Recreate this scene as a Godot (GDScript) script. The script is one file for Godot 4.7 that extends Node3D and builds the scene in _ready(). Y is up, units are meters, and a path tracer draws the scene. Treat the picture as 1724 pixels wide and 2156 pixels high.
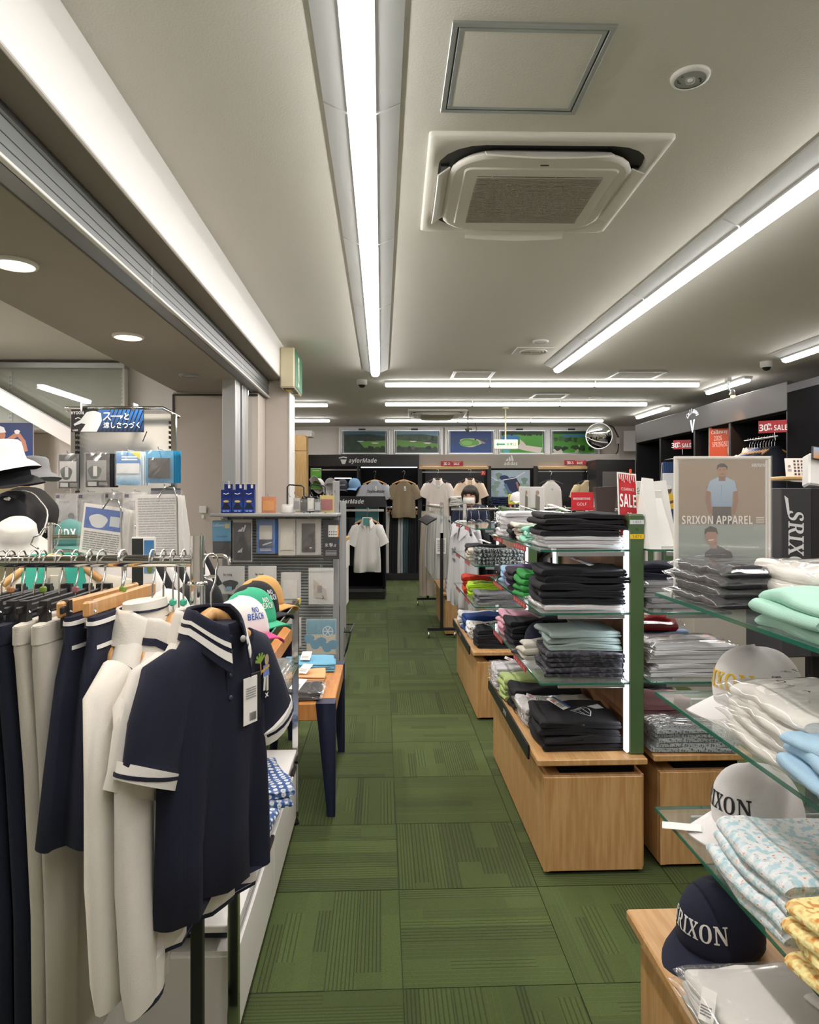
extends Node3D

var M := {}
var TX := {}
var names := {}
var fonts := {}
var letters := {}
var rng := RandomNumberGenerator.new()
const YAW := -0.0399   # the far end of the shop is built square to this bearing


func _ready() -> void:
	rng.seed = 7
	view_and_light()
	materials()
	room()
	lamps()
	ceiling_fittings()
	left_room()
	gondolas()
	near_left()
	far_wall()
	right_wall()
	middle_racks()
	garments_right()
	garments_near_right()
	slat_gondola()
	hat_corner()


func view_and_light() -> void:
	var cam := Camera3D.new()
	cam.name = "camera"
	cam.projection = Camera3D.PROJECTION_FRUSTUM
	cam.near = 0.05
	cam.far = 60.0
	cam.size = 2156.0 / 1453.0 * 0.05
	cam.frustum_offset = Vector2(0, -28.0 / 1453.0 * 0.05)
	cam.position = Vector3(0, 1.4, 0)
	cam.rotation.y = YAW
	cam.current = true
	add_child(cam)
	var e := Environment.new()
	e.background_mode = Environment.BG_COLOR
	e.background_color = Color(0.55, 0.58, 0.62)
	e.background_energy_multiplier = 0.25
	e.tonemap_mode = Environment.TONE_MAPPER_LINEAR
	e.tonemap_exposure = 1.14
	e.sdfgi_enabled = true
	e.ssao_enabled = true
	e.ssil_enabled = true
	var we := WorldEnvironment.new()
	we.name = "environment"
	we.environment = e
	add_child(we)


# ---------------------------------------------------------------- helpers
func V(x: float, y: float, z: float) -> Vector3:
	return Vector3(x, y, z)


func hx(s: String) -> Color:
	return Color.html(s)


func numbered(n: String, p: Node) -> String:
	var k := str(p.get_instance_id()) + n
	if not names.has(k):
		names[k] = 0
		return n
	names[k] += 1
	return "%s_%03d" % [n, names[k]]


func tag(o: Node3D, label: String, cat: String, group := "") -> Node3D:
	o.set_meta("label", label)
	o.set_meta("category", cat)
	if group != "":
		o.set_meta("group", group)
	return o


func thing(n: String, label: String, cat: String, at := Vector3.ZERO, turn := 0.0, group := "") -> Node3D:
	var o := Node3D.new()
	o.name = numbered(n, self)
	add_child(o)
	o.position = at
	o.rotation.y = turn
	return tag(o, label, cat, group)


func T() -> SurfaceTool:
	var st := SurfaceTool.new()
	st.begin(Mesh.PRIMITIVE_TRIANGLES)
	return st


func done(st: SurfaceTool) -> ArrayMesh:
	st.generate_normals()
	return st.commit()


func put(mesh, n: String, m: Material, parent: Node = null, xf := Transform3D.IDENTITY) -> MeshInstance3D:
	if parent == null:
		parent = self
	var o := MeshInstance3D.new()
	o.name = numbered(n, parent)
	o.mesh = done(mesh) if mesh is SurfaceTool else mesh
	o.material_override = m
	o.transform = xf
	parent.add_child(o)
	return o


func struct(st, n: String, m: Material, parent: Node = null) -> MeshInstance3D:
	var o := put(st, n, m, parent)
	if parent == null:
		o.set_meta("kind", "structure")
	return o


func at(p: Vector3, yaw := 0.0, pitch := 0.0, roll := 0.0) -> Transform3D:
	return Transform3D(Basis.from_euler(Vector3(pitch, yaw, roll)), p)


func q(st: SurfaceTool, a: Vector3, b: Vector3, c: Vector3, d: Vector3) -> void:
	for v in [a, c, b, a, d, c]:
		st.add_vertex(v)


func tri(st: SurfaceTool, a: Vector3, b: Vector3, c: Vector3) -> void:
	st.add_vertex(a)
	st.add_vertex(c)
	st.add_vertex(b)


func box(st: SurfaceTool, c: Vector3, s: Vector3, b := 0.0, xf := Transform3D.IDENTITY) -> SurfaceTool:
	st.set_smooth_group(-1)
	b = minf(b, minf(s.x, minf(s.y, s.z)) * 0.45)
	var h := s / 2.0
	var pt := func(ax: int, sg: Vector3) -> Vector3:
		var p := Vector3(h.x - b, h.y - b, h.z - b)
		p[ax] = h[ax]
		return xf * (c + p * sg)
	for ax in 3:
		var u := (ax + 1) % 3
		var w := (ax + 2) % 3
		for sg: float in [1.0, -1.0]:
			var pp := []
			for k in [[-1, -1], [1, -1], [1, 1], [-1, 1]]:
				var g: Vector3 = Vector3.ONE * sg
				g[u] = k[0]
				g[w] = k[1]
				pp.append(pt.call(ax, g))
			if sg > 0:
				q(st, pp[0], pp[1], pp[2], pp[3])
			else:
				q(st, pp[3], pp[2], pp[1], pp[0])
		if b > 0.0:
			for su in [1.0, -1.0]:
				for sw in [1.0, -1.0]:
					var g0 := Vector3.ONE
					g0[u] = su
					g0[w] = sw
					var g1 := g0
					g0[ax] = -1.0
					g1[ax] = 1.0
					var pa: Vector3 = pt.call(u, g0)
					var pb: Vector3 = pt.call(u, g1)
					var pc: Vector3 = pt.call(w, g1)
					var pd: Vector3 = pt.call(w, g0)
					if su * sw > 0:
						q(st, pa, pd, pc, pb)
					else:
						q(st, pa, pb, pc, pd)
	if b > 0.0:
		for x in [1.0, -1.0]:
			for y in [1.0, -1.0]:
				for z in [1.0, -1.0]:
					var g := Vector3(x, y, z)
					if x * y * z > 0:
						tri(st, pt.call(0, g), pt.call(1, g), pt.call(2, g))
					else:
						tri(st, pt.call(0, g), pt.call(2, g), pt.call(1, g))
	return st


func bx(c: Vector3, s: Vector3, b := 0.002, xf := Transform3D.IDENTITY) -> SurfaceTool:
	return box(T(), c, s, b, xf)


func mm(lo: Vector3, hi: Vector3, b := 0.002) -> SurfaceTool:
	return box(T(), (lo + hi) / 2.0, (hi - lo).abs(), b)


func loft(st: SurfaceTool, rings: Array, cap0 := true, cap1 := true, flatcap := true) -> SurfaceTool:
	st.set_smooth_group(0)
	var n: int = rings[0].size()
	for i in rings.size() - 1:
		for j in n:
			var k := (j + 1) % n
			q(st, rings[i][j], rings[i][k], rings[i + 1][k], rings[i + 1][j])
	if flatcap:
		st.set_smooth_group(1)
	for e in 2:
		if (e == 0 and not cap0) or (e == 1 and not cap1):
			continue
		var r = rings[0] if e == 0 else rings[-1]
		var c := Vector3.ZERO
		for p in r:
			c += p
		c /= n
		for j in n:
			var k := (j + 1) % n
			if e == 1:
				tri(st, c, r[j], r[k])
			else:
				tri(st, c, r[k], r[j])
	return st


func tube(st: SurfaceTool, pts: Array, r, n := 8) -> SurfaceTool:
	var rings := []
	var up := Vector3.UP
	for i in pts.size():
		var d: Vector3 = (pts[mini(i + 1, pts.size() - 1)] - pts[maxi(i - 1, 0)]).normalized()
		if i == 0 and absf(d.y) > 0.9:
			up = Vector3.RIGHT
		var sx := up.cross(d).normalized()
		up = d.cross(sx).normalized()
		var rr: float = r[i] if r is Array else r
		var ring := PackedVector3Array()
		for j in n:
			var a := TAU * j / n
			ring.append(pts[i] + (sx * cos(a) + up * sin(a)) * rr)
		rings.append(ring)
	return loft(st, rings)


func lathe(st: SurfaceTool, prof: Array, n := 20, xf := Transform3D.IDENTITY) -> SurfaceTool:
	st.set_smooth_group(0)
	for i in prof.size() - 1:
		for j in n:
			var a := TAU * j / n
			var b := TAU * (j + 1) / n
			var p = prof[i]
			var k = prof[i + 1]
			q(st, xf * Vector3(p.x * cos(a), p.y, p.x * sin(a)), xf * Vector3(k.x * cos(a), k.y, k.x * sin(a)), xf * Vector3(k.x * cos(b), k.y, k.x * sin(b)), xf * Vector3(p.x * cos(b), p.y, p.x * sin(b)))
	return st


func sheet(st: SurfaceTool, nu: int, nv: int, f: Callable, t := 0.002) -> SurfaceTool:
	var g := []
	for i in nu + 1:
		var row := PackedVector3Array()
		for j in nv + 1:
			row.append(f.call(float(i) / nu, float(j) / nv))
		g.append(row)
	var fr := []
	var bk := []
	for i in nu + 1:
		var a := PackedVector3Array()
		var b := PackedVector3Array()
		for j in nv + 1:
			var du: Vector3 = g[mini(i + 1, nu)][j] - g[maxi(i - 1, 0)][j]
			var dv: Vector3 = g[i][mini(j + 1, nv)] - g[i][maxi(j - 1, 0)]
			var nn := du.cross(dv).normalized() * t / 2.0
			a.append(g[i][j] + nn)
			b.append(g[i][j] - nn)
		fr.append(a)
		bk.append(b)
	st.set_smooth_group(0)
	for i in nu:
		for j in nv:
			q(st, fr[i][j], fr[i + 1][j], fr[i + 1][j + 1], fr[i][j + 1])
	st.set_smooth_group(1)
	for i in nu:
		for j in nv:
			q(st, bk[i][j], bk[i][j + 1], bk[i + 1][j + 1], bk[i + 1][j])
	st.set_smooth_group(-1)
	for i in nu:
		q(st, bk[i][0], bk[i + 1][0], fr[i + 1][0], fr[i][0])
		q(st, fr[i][nv], fr[i + 1][nv], bk[i + 1][nv], bk[i][nv])
	for j in nv:
		q(st, fr[0][j], fr[0][j + 1], bk[0][j + 1], bk[0][j])
		q(st, bk[nu][j], bk[nu][j + 1], fr[nu][j + 1], fr[nu][j])
	return st


func prism(st: SurfaceTool, pts: PackedVector2Array, d: float, xf := Transform3D.IDENTITY) -> SurfaceTool:
	st.set_smooth_group(-1)
	if Geometry2D.is_polygon_clockwise(pts):
		pts.reverse()
	var ix := Geometry2D.triangulate_polygon(pts)
	var h := d / 2.0
	for k in range(0, ix.size(), 3):
		var a := pts[ix[k]]
		var b := pts[ix[k + 1]]
		var c := pts[ix[k + 2]]
		if (b - a).cross(c - a) < 0:
			var s := b
			b = c
			c = s
		tri(st, xf * V(a.x, a.y, h), xf * V(b.x, b.y, h), xf * V(c.x, c.y, h))
		tri(st, xf * V(a.x, a.y, -h), xf * V(c.x, c.y, -h), xf * V(b.x, b.y, -h))
	for i in pts.size():
		var a := pts[i]
		var b := pts[(i + 1) % pts.size()]
		q(st, xf * V(a.x, a.y, -h), xf * V(b.x, b.y, -h), xf * V(b.x, b.y, h), xf * V(a.x, a.y, h))
	return st


# ---- lettering and flat print
func text_points(s: String, bold: bool, serif: bool) -> PackedVector3Array:
	var key := s + str(bold) + str(serif)
	if not letters.has(key):
		var fk := str(bold) + str(serif)
		if not fonts.has(fk):
			var f := SystemFont.new()
			f.font_names = PackedStringArray(["Droid Serif" if serif else "Droid Sans"])
			f.font_weight = 700 if bold else 400
			fonts[fk] = f
		var tm := TextMesh.new()
		tm.text = s
		tm.font = fonts[fk]
		tm.font_size = 64
		tm.pixel_size = 1.0 / 46.0
		tm.depth = 0.0
		tm.curve_step = 3.0
		var out := PackedVector3Array()
		if tm.get_surface_count() > 0:
			var ar := tm.surface_get_arrays(0)
			var vs: PackedVector3Array = ar[Mesh.ARRAY_VERTEX]
			var ids: PackedInt32Array = ar[Mesh.ARRAY_INDEX] if ar[Mesh.ARRAY_INDEX] != null else PackedInt32Array(range(vs.size()))
			for k in range(0, ids.size() - 2, 3):
				var a := vs[ids[k]]
				var b := vs[ids[k + 1]]
				var c := vs[ids[k + 2]]
				if (b - a).cross(c - a).z < 0:
					out.append_array([a, c, b])
				else:
					out.append_array([a, b, c])
		# put the baseline box at a cap height of one
		letters[key] = out
	return letters[key]


# s centred on the origin of xf, capitals h high, faces +z; bend is an optional warp
func txt(st: SurfaceTool, s: String, h: float, xf: Transform3D, bold := true, serif := false, lean := 0.0, squeeze := 1.0, bend = null) -> SurfaceTool:
	st.set_smooth_group(-1)
	var pp := text_points(s, bold, serif)
	var o := PackedVector3Array()
	for p in pp:
		var v := V((p.x + p.y * lean) * squeeze * h, p.y * h, 0)
		o.append(bend.call(v) if bend != null else xf * v)
	for k in range(0, o.size(), 3):
		tri(st, o[k], o[k + 1], o[k + 2])
	return st


class Ink:
	var st: SurfaceTool
	var z := 0.0004
	var xf := Transform3D.IDENTITY
	var warp = null

	func at3(v: Vector3) -> Vector3:
		return warp.call(xf * v) if warp != null else xf * v


func ink(xf := Transform3D.IDENTITY) -> Ink:
	var p := Ink.new()
	p.st = T()
	p.xf = xf
	return p


func i_poly(p: Ink, pts, c: Color, c2 = null) -> void:
	var a := PackedVector2Array(pts)
	if Geometry2D.is_polygon_clockwise(a):
		a.reverse()
	p.st.set_smooth_group(-1)
	var ix := Geometry2D.triangulate_polygon(a)
	var lo := a[0].y
	var hi := a[0].y
	for k in a:
		lo = minf(lo, k.y)
		hi = maxf(hi, k.y)
	for k in range(0, ix.size(), 3):
		var t := [a[ix[k]], a[ix[k + 1]], a[ix[k + 2]]]
		if (t[1] - t[0]).cross(t[2] - t[0]) < 0:
			t = [t[0], t[2], t[1]]
		for j in [0, 2, 1]:
			var cc := c if c2 == null else c.lerp(c2, (t[j].y - lo) / maxf(hi - lo, 0.00001))
			p.st.set_color(cc.srgb_to_linear())
			p.st.add_vertex(p.at3(V(t[j].x, t[j].y, p.z)))
	p.z += 0.00012


func i_rect(p: Ink, x: float, y: float, w: float, h: float, c: Color, c2 = null) -> void:
	i_poly(p, [Vector2(x - w / 2, y - h / 2), Vector2(x + w / 2, y - h / 2), Vector2(x + w / 2, y + h / 2), Vector2(x - w / 2, y + h / 2)], c, c2)


func i_ell(p: Ink, x: float, y: float, rx: float, ry: float, c: Color, wob := 0.0, n := 20, sd := 0) -> void:
	var a := []
	for k in n:
		var t := TAU * k / n
		var r := 1.0 + wob * (sin(t * 3.0 + sd) * 0.6 + sin(t * 5.0 + sd * 2.3) * 0.4)
		a.append(Vector2(x + cos(t) * rx * r, y + sin(t) * ry * r))
	i_poly(p, a, c)


func i_line(p: Ink, pts: Array, w: float, c: Color) -> void:
	p.st.set_smooth_group(-1)
	p.st.set_color(c.srgb_to_linear())
	for k in pts.size() - 1:
		var a: Vector2 = pts[k]
		var b: Vector2 = pts[k + 1]
		var d := (b - a).normalized() * w / 2
		var nn := Vector2(-d.y, d.x)
		a -= d * 0.5
		b += d * 0.5
		var z := p.z + k * 0.00001
		q(p.st, p.at3(V(a.x - nn.x, a.y - nn.y, z)), p.at3(V(b.x - nn.x, b.y - nn.y, z)), p.at3(V(b.x + nn.x, b.y + nn.y, z)), p.at3(V(a.x + nn.x, a.y + nn.y, z)))
	p.z += 0.00012


func i_txt(p: Ink, s: String, x: float, y: float, h: float, c: Color, bold := true, serif := false, lean := 0.0, sq := 1.0, turn := 0.0) -> void:
	p.st.set_color(c.srgb_to_linear())
	var m := at(V(x, y, p.z), 0, 0, turn)
	txt(p.st, s, h, p.xf * m, bold, serif, lean, sq, null if p.warp == null else func(v): return p.at3(m * v))
	p.z += 0.00012


func i_small(p: Ink, x: float, y: float, w: float, h: float, rows: int, c: Color) -> void:   # unreadably small lines of print
	for r in rows:
		var yy := y + h / 2 - (r + 0.5) * h / rows
		var xx := x - w / 2
		while xx < x + w / 2:
			var l := w * rng.randf_range(0.06, 0.2)
			l = minf(l, x + w / 2 - xx)
			i_line(p, [Vector2(xx, yy), Vector2(xx + l, yy)], h / rows * 0.5, c)
			p.z -= 0.00012
			xx += l + w * 0.03
	p.z += 0.00012


func i_put(p: Ink, parent: Node, n := "print", gloss := 0.45) -> MeshInstance3D:
	return put(p.st, n, M.gloss_print if gloss < 0.4 else M.print, parent)


# ---------------------------------------------------------------- materials
func mt(c: Color, rough := 0.6, metal := 0.0) -> StandardMaterial3D:
	var m := StandardMaterial3D.new()
	m.albedo_color = c
	m.roughness = rough
	m.metallic = metal
	return m


func glow(c: Color, e: float) -> StandardMaterial3D:
	var m := mt(c, 0.6)
	m.emission_enabled = true
	m.emission = c
	m.emission_energy_multiplier = e
	return m


func pane(c: Color, a: float, r := 0.03) -> StandardMaterial3D:
	var m := mt(Color(c, a), r)
	m.transparency = BaseMaterial3D.TRANSPARENCY_ALPHA
	return m


func tri_map(m: StandardMaterial3D, s: Vector3, world := false) -> StandardMaterial3D:
	m.uv1_triplanar = true
	m.uv1_world_triplanar = world
	m.uv1_scale = s
	return m


func itex(im: Image) -> ImageTexture:
	im.generate_mipmaps()
	return ImageTexture.create_from_image(im)


func noise_img(sd: int, freq: float, size := 256, oct := 3) -> Image:
	var n := FastNoiseLite.new()
	n.seed = sd
	n.frequency = freq
	n.fractal_octaves = oct
	return n.get_seamless_image(size, size)


func cloth(c: Color, rough := 0.9, key := "") -> StandardMaterial3D:
	var k := "cloth" + c.to_html() + key
	if M.has(k):
		return M[k]
	var m := mt(c, rough)
	m.rim_enabled = true
	m.rim = 0.08
	m.rim_tint = 0.6
	m.normal_enabled = true
	m.normal_scale = 0.5
	if key == "":
		m.normal_texture = TX.weave
		tri_map(m, Vector3.ONE * 14.0)
	else:
		m.normal_texture = TX.weave
		m.albedo_texture = TX[key]
		tri_map(m, Vector3.ONE * (5.0 if key != "floral" else 7.0))
	M[k] = m
	return m


func pattern(key: String, size: int, f: Callable) -> void:
	var im := Image.create(size, size, false, Image.FORMAT_RGB8)
	for y in size:
		for x in size:
			im.set_pixel(x, y, f.call(x, y))
	TX[key] = itex(im)


func materials() -> void:
	var wv := noise_img(3, 0.25, 128, 2)
	var wn := Image.create(128, 128, false, Image.FORMAT_RGB8)
	for y in 128:
		for x in 128:
			var g := wv.get_pixel(x, y).r * 0.6 + 0.2 * (0.5 + 0.5 * sin(TAU * x / 4.0)) + 0.2 * (0.5 + 0.5 * sin(TAU * y / 4.0))
			wn.set_pixel(x, y, Color(g, g, g))
	wn.bump_map_to_normal_map(3.0)
	TX.weave = itex(wn)
	# timber veneer: long soft grain, running up the y axis of the texture
	var g1 := noise_img(11, 0.02, 256, 3)
	var g2 := noise_img(12, 0.08, 256, 2)
	for v in [["oak", hx("cfa673"), hx("bb8d59")], ["oak_dark", hx("a07550"), hx("855b3a")], ["orange_wood", hx("c68a48"), hx("b4743a")], ["pale_wood", hx("d6b47c"), hx("c79f66")], ["hanger_wood", hx("d3a56c"), hx("c08c52")]]:
		var a: Color = v[1]
		var b: Color = v[2]
		pattern(v[0], 256, func(x, y):
			var k := g1.get_pixel((x * 5) % 256, int(y * 0.5) % 256).r * 0.6 + g2.get_pixel((x * 7) % 256, (y / 4) % 256).r * 0.4
			return a.lerp(b, clampf((k - 0.3) * 2.2, 0.0, 1.0)))
		var m := mt(Color.WHITE, 0.42)
		m.albedo_texture = TX[v[0]]
		tri_map(m, V(1.1, 1.1, 1.1))
		M[v[0]] = m
	# plaster and wallpaper
	var pn := noise_img(21, 0.12, 256, 3)
	pn.bump_map_to_normal_map(1.2)
	TX.plaster = itex(pn)
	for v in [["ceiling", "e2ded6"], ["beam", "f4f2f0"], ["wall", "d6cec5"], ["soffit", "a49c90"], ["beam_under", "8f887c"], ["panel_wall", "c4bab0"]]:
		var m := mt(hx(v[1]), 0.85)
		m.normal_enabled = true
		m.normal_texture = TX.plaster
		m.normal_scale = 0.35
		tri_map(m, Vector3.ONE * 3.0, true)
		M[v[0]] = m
	# ribbed carpet tiles in six weaves
	var sp := noise_img(31, 0.3, 256, 2)
	for v in 6:
		var r := RandomNumberGenerator.new()
		r.seed = 100 + v
		var im := Image.create(256, 256, false, Image.FORMAT_RGB8)
		var bm := Image.create(256, 256, false, Image.FORMAT_RGB8)
		var base := hx("4a582c").lerp(hx("414e25"), r.randf())
		for x in 256:
			for y in 256:
				var n := sp.get_pixel((x * 3) % 256, (y * 3) % 256).r
				im.set_pixel(x, y, base * (0.86 + 0.28 * n))
				bm.set_pixel(x, y, Color.WHITE * (0.5 + 0.35 * n))
		# bands of fine dark and light ribs that start and stop
		var x0 := 0
		while x0 < 250:
			var wd := r.randi_range(14, 46)
			var kind := r.randi_range(0, 4)
			var y0 := 0 if r.randf() < 0.55 else r.randi_range(20, 130)
			var y1 := 256 if r.randf() < 0.55 else r.randi_range(140, 240)
			var tone := r.randf_range(0.9, 1.12)
			for x in range(x0, mini(x0 + wd, 256)):
				var rib := 1.0
				var dark := 1.0
				if kind < 3 and (x - x0) % (6 + kind) < 2:
					rib = 0.45
					dark = 0.74
				elif kind == 3 and (x - x0) % 9 == 0:
					rib = 1.3
					dark = 1.14
				for y in range(y0, y1):
					im.set_pixel(x, y, im.get_pixel(x, y) * tone * dark)
					bm.set_pixel(x, y, bm.get_pixel(x, y) * rib)
			x0 += wd
		bm.bump_map_to_normal_map(2.0)
		var m := mt(Color.WHITE, 0.95)
		m.albedo_texture = itex(im)
		m.normal_enabled = true
		m.normal_texture = itex(bm)
		m.normal_scale = 0.7
		M["carpet%d" % v] = m
	# cloth patterns
	var fa := noise_img(41, 0.05, 128, 2)
	var fb := noise_img(42, 0.11, 128, 1)
	pattern("floral", 128, func(x, y):
		var k := fa.get_pixel(x, y).r
		var c := hx("dfe3e4").lerp(hx("a9cbd2"), clampf((k - 0.5) * 6.0, 0, 1))
		if fb.get_pixel(x, y).r > 0.9:
			c = hx("d8783c")
		return c)
	pattern("yellow_floral", 128, func(x, y): return hx("f0e3a0").lerp(hx("cf8a3e"), clampf((fb.get_pixel(x, y).r - 0.6) * 7.0, 0, 1)))
	pattern("blue_floral", 128, func(x, y):
		var cx: float = (x % 16) - 8 + 3 * fa.get_pixel(x, y).r
		var cy: float = ((y + (8 if (x / 16) % 2 == 0 else 0)) % 16) - 8
		var d := sqrt(cx * cx + cy * cy)
		return hx("e4e6ea") if d < 5.2 and d > 1.6 else (hx("b9b7a4") if d < 1.6 else hx("33558c")))
	pattern("zebra", 128, func(x, y): return hx("9ea7a4") if sin(x * 0.39 + 5.0 * fa.get_pixel(x, y).r + 4.0 * fb.get_pixel(y, x).r) > 0.35 else hx("1c2024"))
	pattern("camo", 128, func(x, y): return hx("23252a") if fa.get_pixel(x, y).r < 0.55 else hx("4a4650"))
	pattern("speck", 128, func(x, y): return Color.WHITE * (0.72 + 0.4 * fb.get_pixel((x * 5) % 128, (y * 5) % 128).r))
	pattern("graphic", 128, func(x, y): return Color.WHITE if fb.get_pixel((x * 2) % 128, y).r < 0.72 else hx("3a3c40"))
	pattern("tan_print", 128, func(x, y): return hx("a8977a").lerp(hx("6f6350"), clampf((fb.get_pixel((x * 3) % 128, (y * 2) % 128).r - 0.3) * 2.0, 0, 1)))
	pattern("marl", 128, func(x, y): return Color.WHITE * (0.55 + 0.6 * fb.get_pixel((x * 7) % 128, (y * 3) % 128).r))
	# plain stuff
	M.chrome = mt(hx("d8d8d6"), 0.1, 1.0)
	M.steel = mt(hx("c2c4c4"), 0.3, 0.6)
	M.track = mt(hx("7e8181"), 0.35, 0.5)
	M.alu = mt(hx("b9bcbd"), 0.38, 0.85)
	M.white_paint = mt(hx("e4e2de"), 0.4)
	M.fixture = mt(hx("d9dadb"), 0.35)
	M.black = mt(hx("1b1b1d"), 0.45)
	M.black_matt = mt(hx("0d0d0f"), 0.85)
	M.black_matt.metallic_specular = 0.25
	M.dark_grey = mt(hx("3a3a3d"), 0.55)
	M.grey_metal = mt(hx("a0a2a2"), 0.45, 0.15)
	M.navy_paint = mt(hx("1d2240"), 0.5)
	M.green_paint = mt(hx("4a6440"), 0.45)
	M.cream = mt(hx("d9cfae"), 0.45)
	M.ac_white = mt(hx("e6e2da"), 0.5)
	M.ac_grille = mt(hx("b3ada2"), 0.6)
	M.ac_dark = mt(hx("2a2825"), 0.6)
	M.card = mt(hx("eceae6"), 0.6)
	M.red = mt(hx("b3222c"), 0.45)
	M.glass = pane(hx("dff3ea"), 0.06)
	M.glass_edge = pane(hx("0c6b55"), 0.7, 0.1)
	M.bag = pane(Color.WHITE, 0.05, 0.09)
	M.clear = pane(Color.WHITE, 0.06, 0.05)
	M.mirror = mt(hx("e6e8e8"), 0.02, 1.0)
	M.led = glow(hx("f4f8ff"), 1.2)
	M.lamp = glow(hx("fffdf8"), 18.0)
	M.lamp_warm = glow(hx("fff2d8"), 4.0)
	M.print = mt(Color.WHITE, 0.5)
	M.gloss_print = mt(Color.WHITE, 0.25)
	for k in [M.print, M.gloss_print]:
		k.vertex_color_use_as_albedo = true
	M.exit_glow = glow(hx("e8e2c8"), 0.2)
	M.fascia = mt(hx("4a4845"), 0.5)
	M.emblem = glow(hx("f4f6ff"), 0.9)
	M.spot = glow(hx("ffa860"), 6.0)
	M.screen = mt(Color.WHITE, 0.3)
	M.sign_green = mt(hx("1f7a4d"), 0.35)
	M.skin = mt(hx("d0a084"), 0.6)
	M.hair = mt(hx("2a211c"), 0.7)

# ---------------------------------------------------------------- the shop itself
func BK() -> Transform3D:
	return Transform3D(Basis(Vector3.UP, YAW), V(0, 1.4, 0))


func bt(n: String, label: String, cat: String, p: Vector3, group := "") -> Node3D:
	var o := thing(n, label, cat, Vector3.ZERO, 0.0, group)
	o.transform = BK() * Transform3D(Basis.IDENTITY, p)
	return o


func room() -> void:
	var fl := struct(mm(V(-5, -0.12, 2.2), V(6.6, -0.008, -14)), "floor", mt(hx("3c4a2a"), 0.95))
	var k := 0
	var tiles := []
	for v in 6:
		var st := T()
		st.set_smooth_group(-1)
		var h := 0.2485
		st.set_uv(Vector2(0, 0))
		box(st, V(0, -0.005, 0), V(h * 2, 0.008, h * 2), 0.0)
		# the walked-on face carries the weave
		st.set_smooth_group(-1)
		var c := [V(-h, 0.0, h), V(h, 0.0, h), V(h, 0.0, -h), V(-h, 0.0, -h)]
		var uv := [Vector2(0, 0), Vector2(1, 0), Vector2(1, 1), Vector2(0, 1)]
		for j in [0, 2, 1, 0, 3, 2]:
			st.set_uv(uv[j])
			st.add_vertex(c[j])
		st.generate_normals()
		st.generate_tangents()
		tiles.append(st.commit())
	for i in 10:
		for j in 24:
			var turn := 0.0 if (i + j) % 2 == 0 else PI / 2
			k = rng.randi_range(0, 5)
			if rng.randf() < 0.5:
				turn += PI
			put(tiles[k], "carpet_tile", M["carpet%d" % k], fl, at(V(-1.69 + 0.5 * i, 0.0, -0.72 - 0.5 * j), turn))
	struct(mm(V(-1.0, 2.8, 2.2), V(6.6, 2.95, -14)), "ceiling", M.ceiling)
	struct(mm(V(-4.2, 2.8, -6.65), V(-1.0, 2.95, -14)), "ceiling", M.ceiling)
	struct(mm(V(6.5, -0.1, 2.2), V(6.7, 2.9, -14)), "wall_right", M.wall)
	struct(mm(V(-5, -0.1, 2.2), V(6.7, 2.95, 2.4)), "wall_front", M.wall)
	struct(mm(V(-5, -0.1, 2.4), V(-4.8, 2.95, -6.8)), "wall_left", M.wall)
	struct(mm(V(-4.2, -0.1, -6.9), V(-4.0, 2.95, -14)), "wall_left", M.wall)
	var wb := struct(bx(V(0.6, -0.05, -13.45), V(10.5, 2.95, 0.2)), "wall_back", M.wall)
	wb.transform = BK()
	# beam along the old shop front, its soffit and the shutter track
	struct(mm(V(-1.2, 2.48, 2.2), V(-0.9, 2.8, -6.6), 0.004), "trim_1", M.beam)
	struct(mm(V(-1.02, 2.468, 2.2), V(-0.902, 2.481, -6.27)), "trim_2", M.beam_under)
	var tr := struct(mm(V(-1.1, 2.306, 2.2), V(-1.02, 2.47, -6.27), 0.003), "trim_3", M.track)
	put(mm(V(-1.025, 2.43, 2.2), V(-1.012, 2.446, -6.27), 0.004), "track_rib", M.track, tr)
	put(mm(V(-1.022, 2.385, 2.2), V(-1.017, 2.391, -6.27), 0.001), "track_rib", M.track, tr)
	put(mm(V(-1.022, 2.352, 2.2), V(-1.017, 2.358, -6.27), 0.001), "track_rib", M.track, tr)
	put(mm(V(-1.03, 2.306, 2.2), V(-1.006, 2.318, -6.27), 0.002), "track_lip", M.white_paint, tr)
	for z in [-3.1, -5.1]:
		put(mm(V(-1.0195, 2.318, z), V(-1.0185, 2.425, z - 0.006), 0.0), "track_joint", M.white_paint, tr)
	# pillar at the end of the beam
	var pl := struct(mm(V(-1.05, 0, -6.27), V(-0.835, 2.48, -6.6), 0.004), "wall_pillar", M.panel_wall)
	put(mm(V(-0.842, 0, -6.262), V(-0.828, 2.44, -6.6), 0.003), "corner_bead", M.white_paint, pl)
	put(bx(V(-0.832, 2.41, -6.258), V(0.012, 0.035, 0.006)), "hook", M.black, pl)
	# parked steel door leaves beside the pillar
	var dr := struct(mm(V(-1.2, 0, -5.24), V(-1.1, 2.306, -5.32), 0.004), "door_1", M.steel)
	put(mm(V(-1.17, 0, -5.42), V(-1.13, 2.306, -5.5), 0.0), "track_gap", M.black, dr)
	for z in [[-5.33, -5.42], [-5.5, -5.62], [-5.64, -5.74]]:
		put(mm(V(-1.19, 0, z[0]), V(-1.1, 2.306, z[1]), 0.004), "stile", M.steel, dr)
	put(mm(V(-1.16, 0, -5.74), V(-1.1, 2.306, -6.0), 0.002), "glass_leaf", M.mirror, dr)
	put(mm(V(-1.14, 0, -6.0), V(-1.06, 2.306, -6.26), 0.004), "stile", M.alu, dr)


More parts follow.
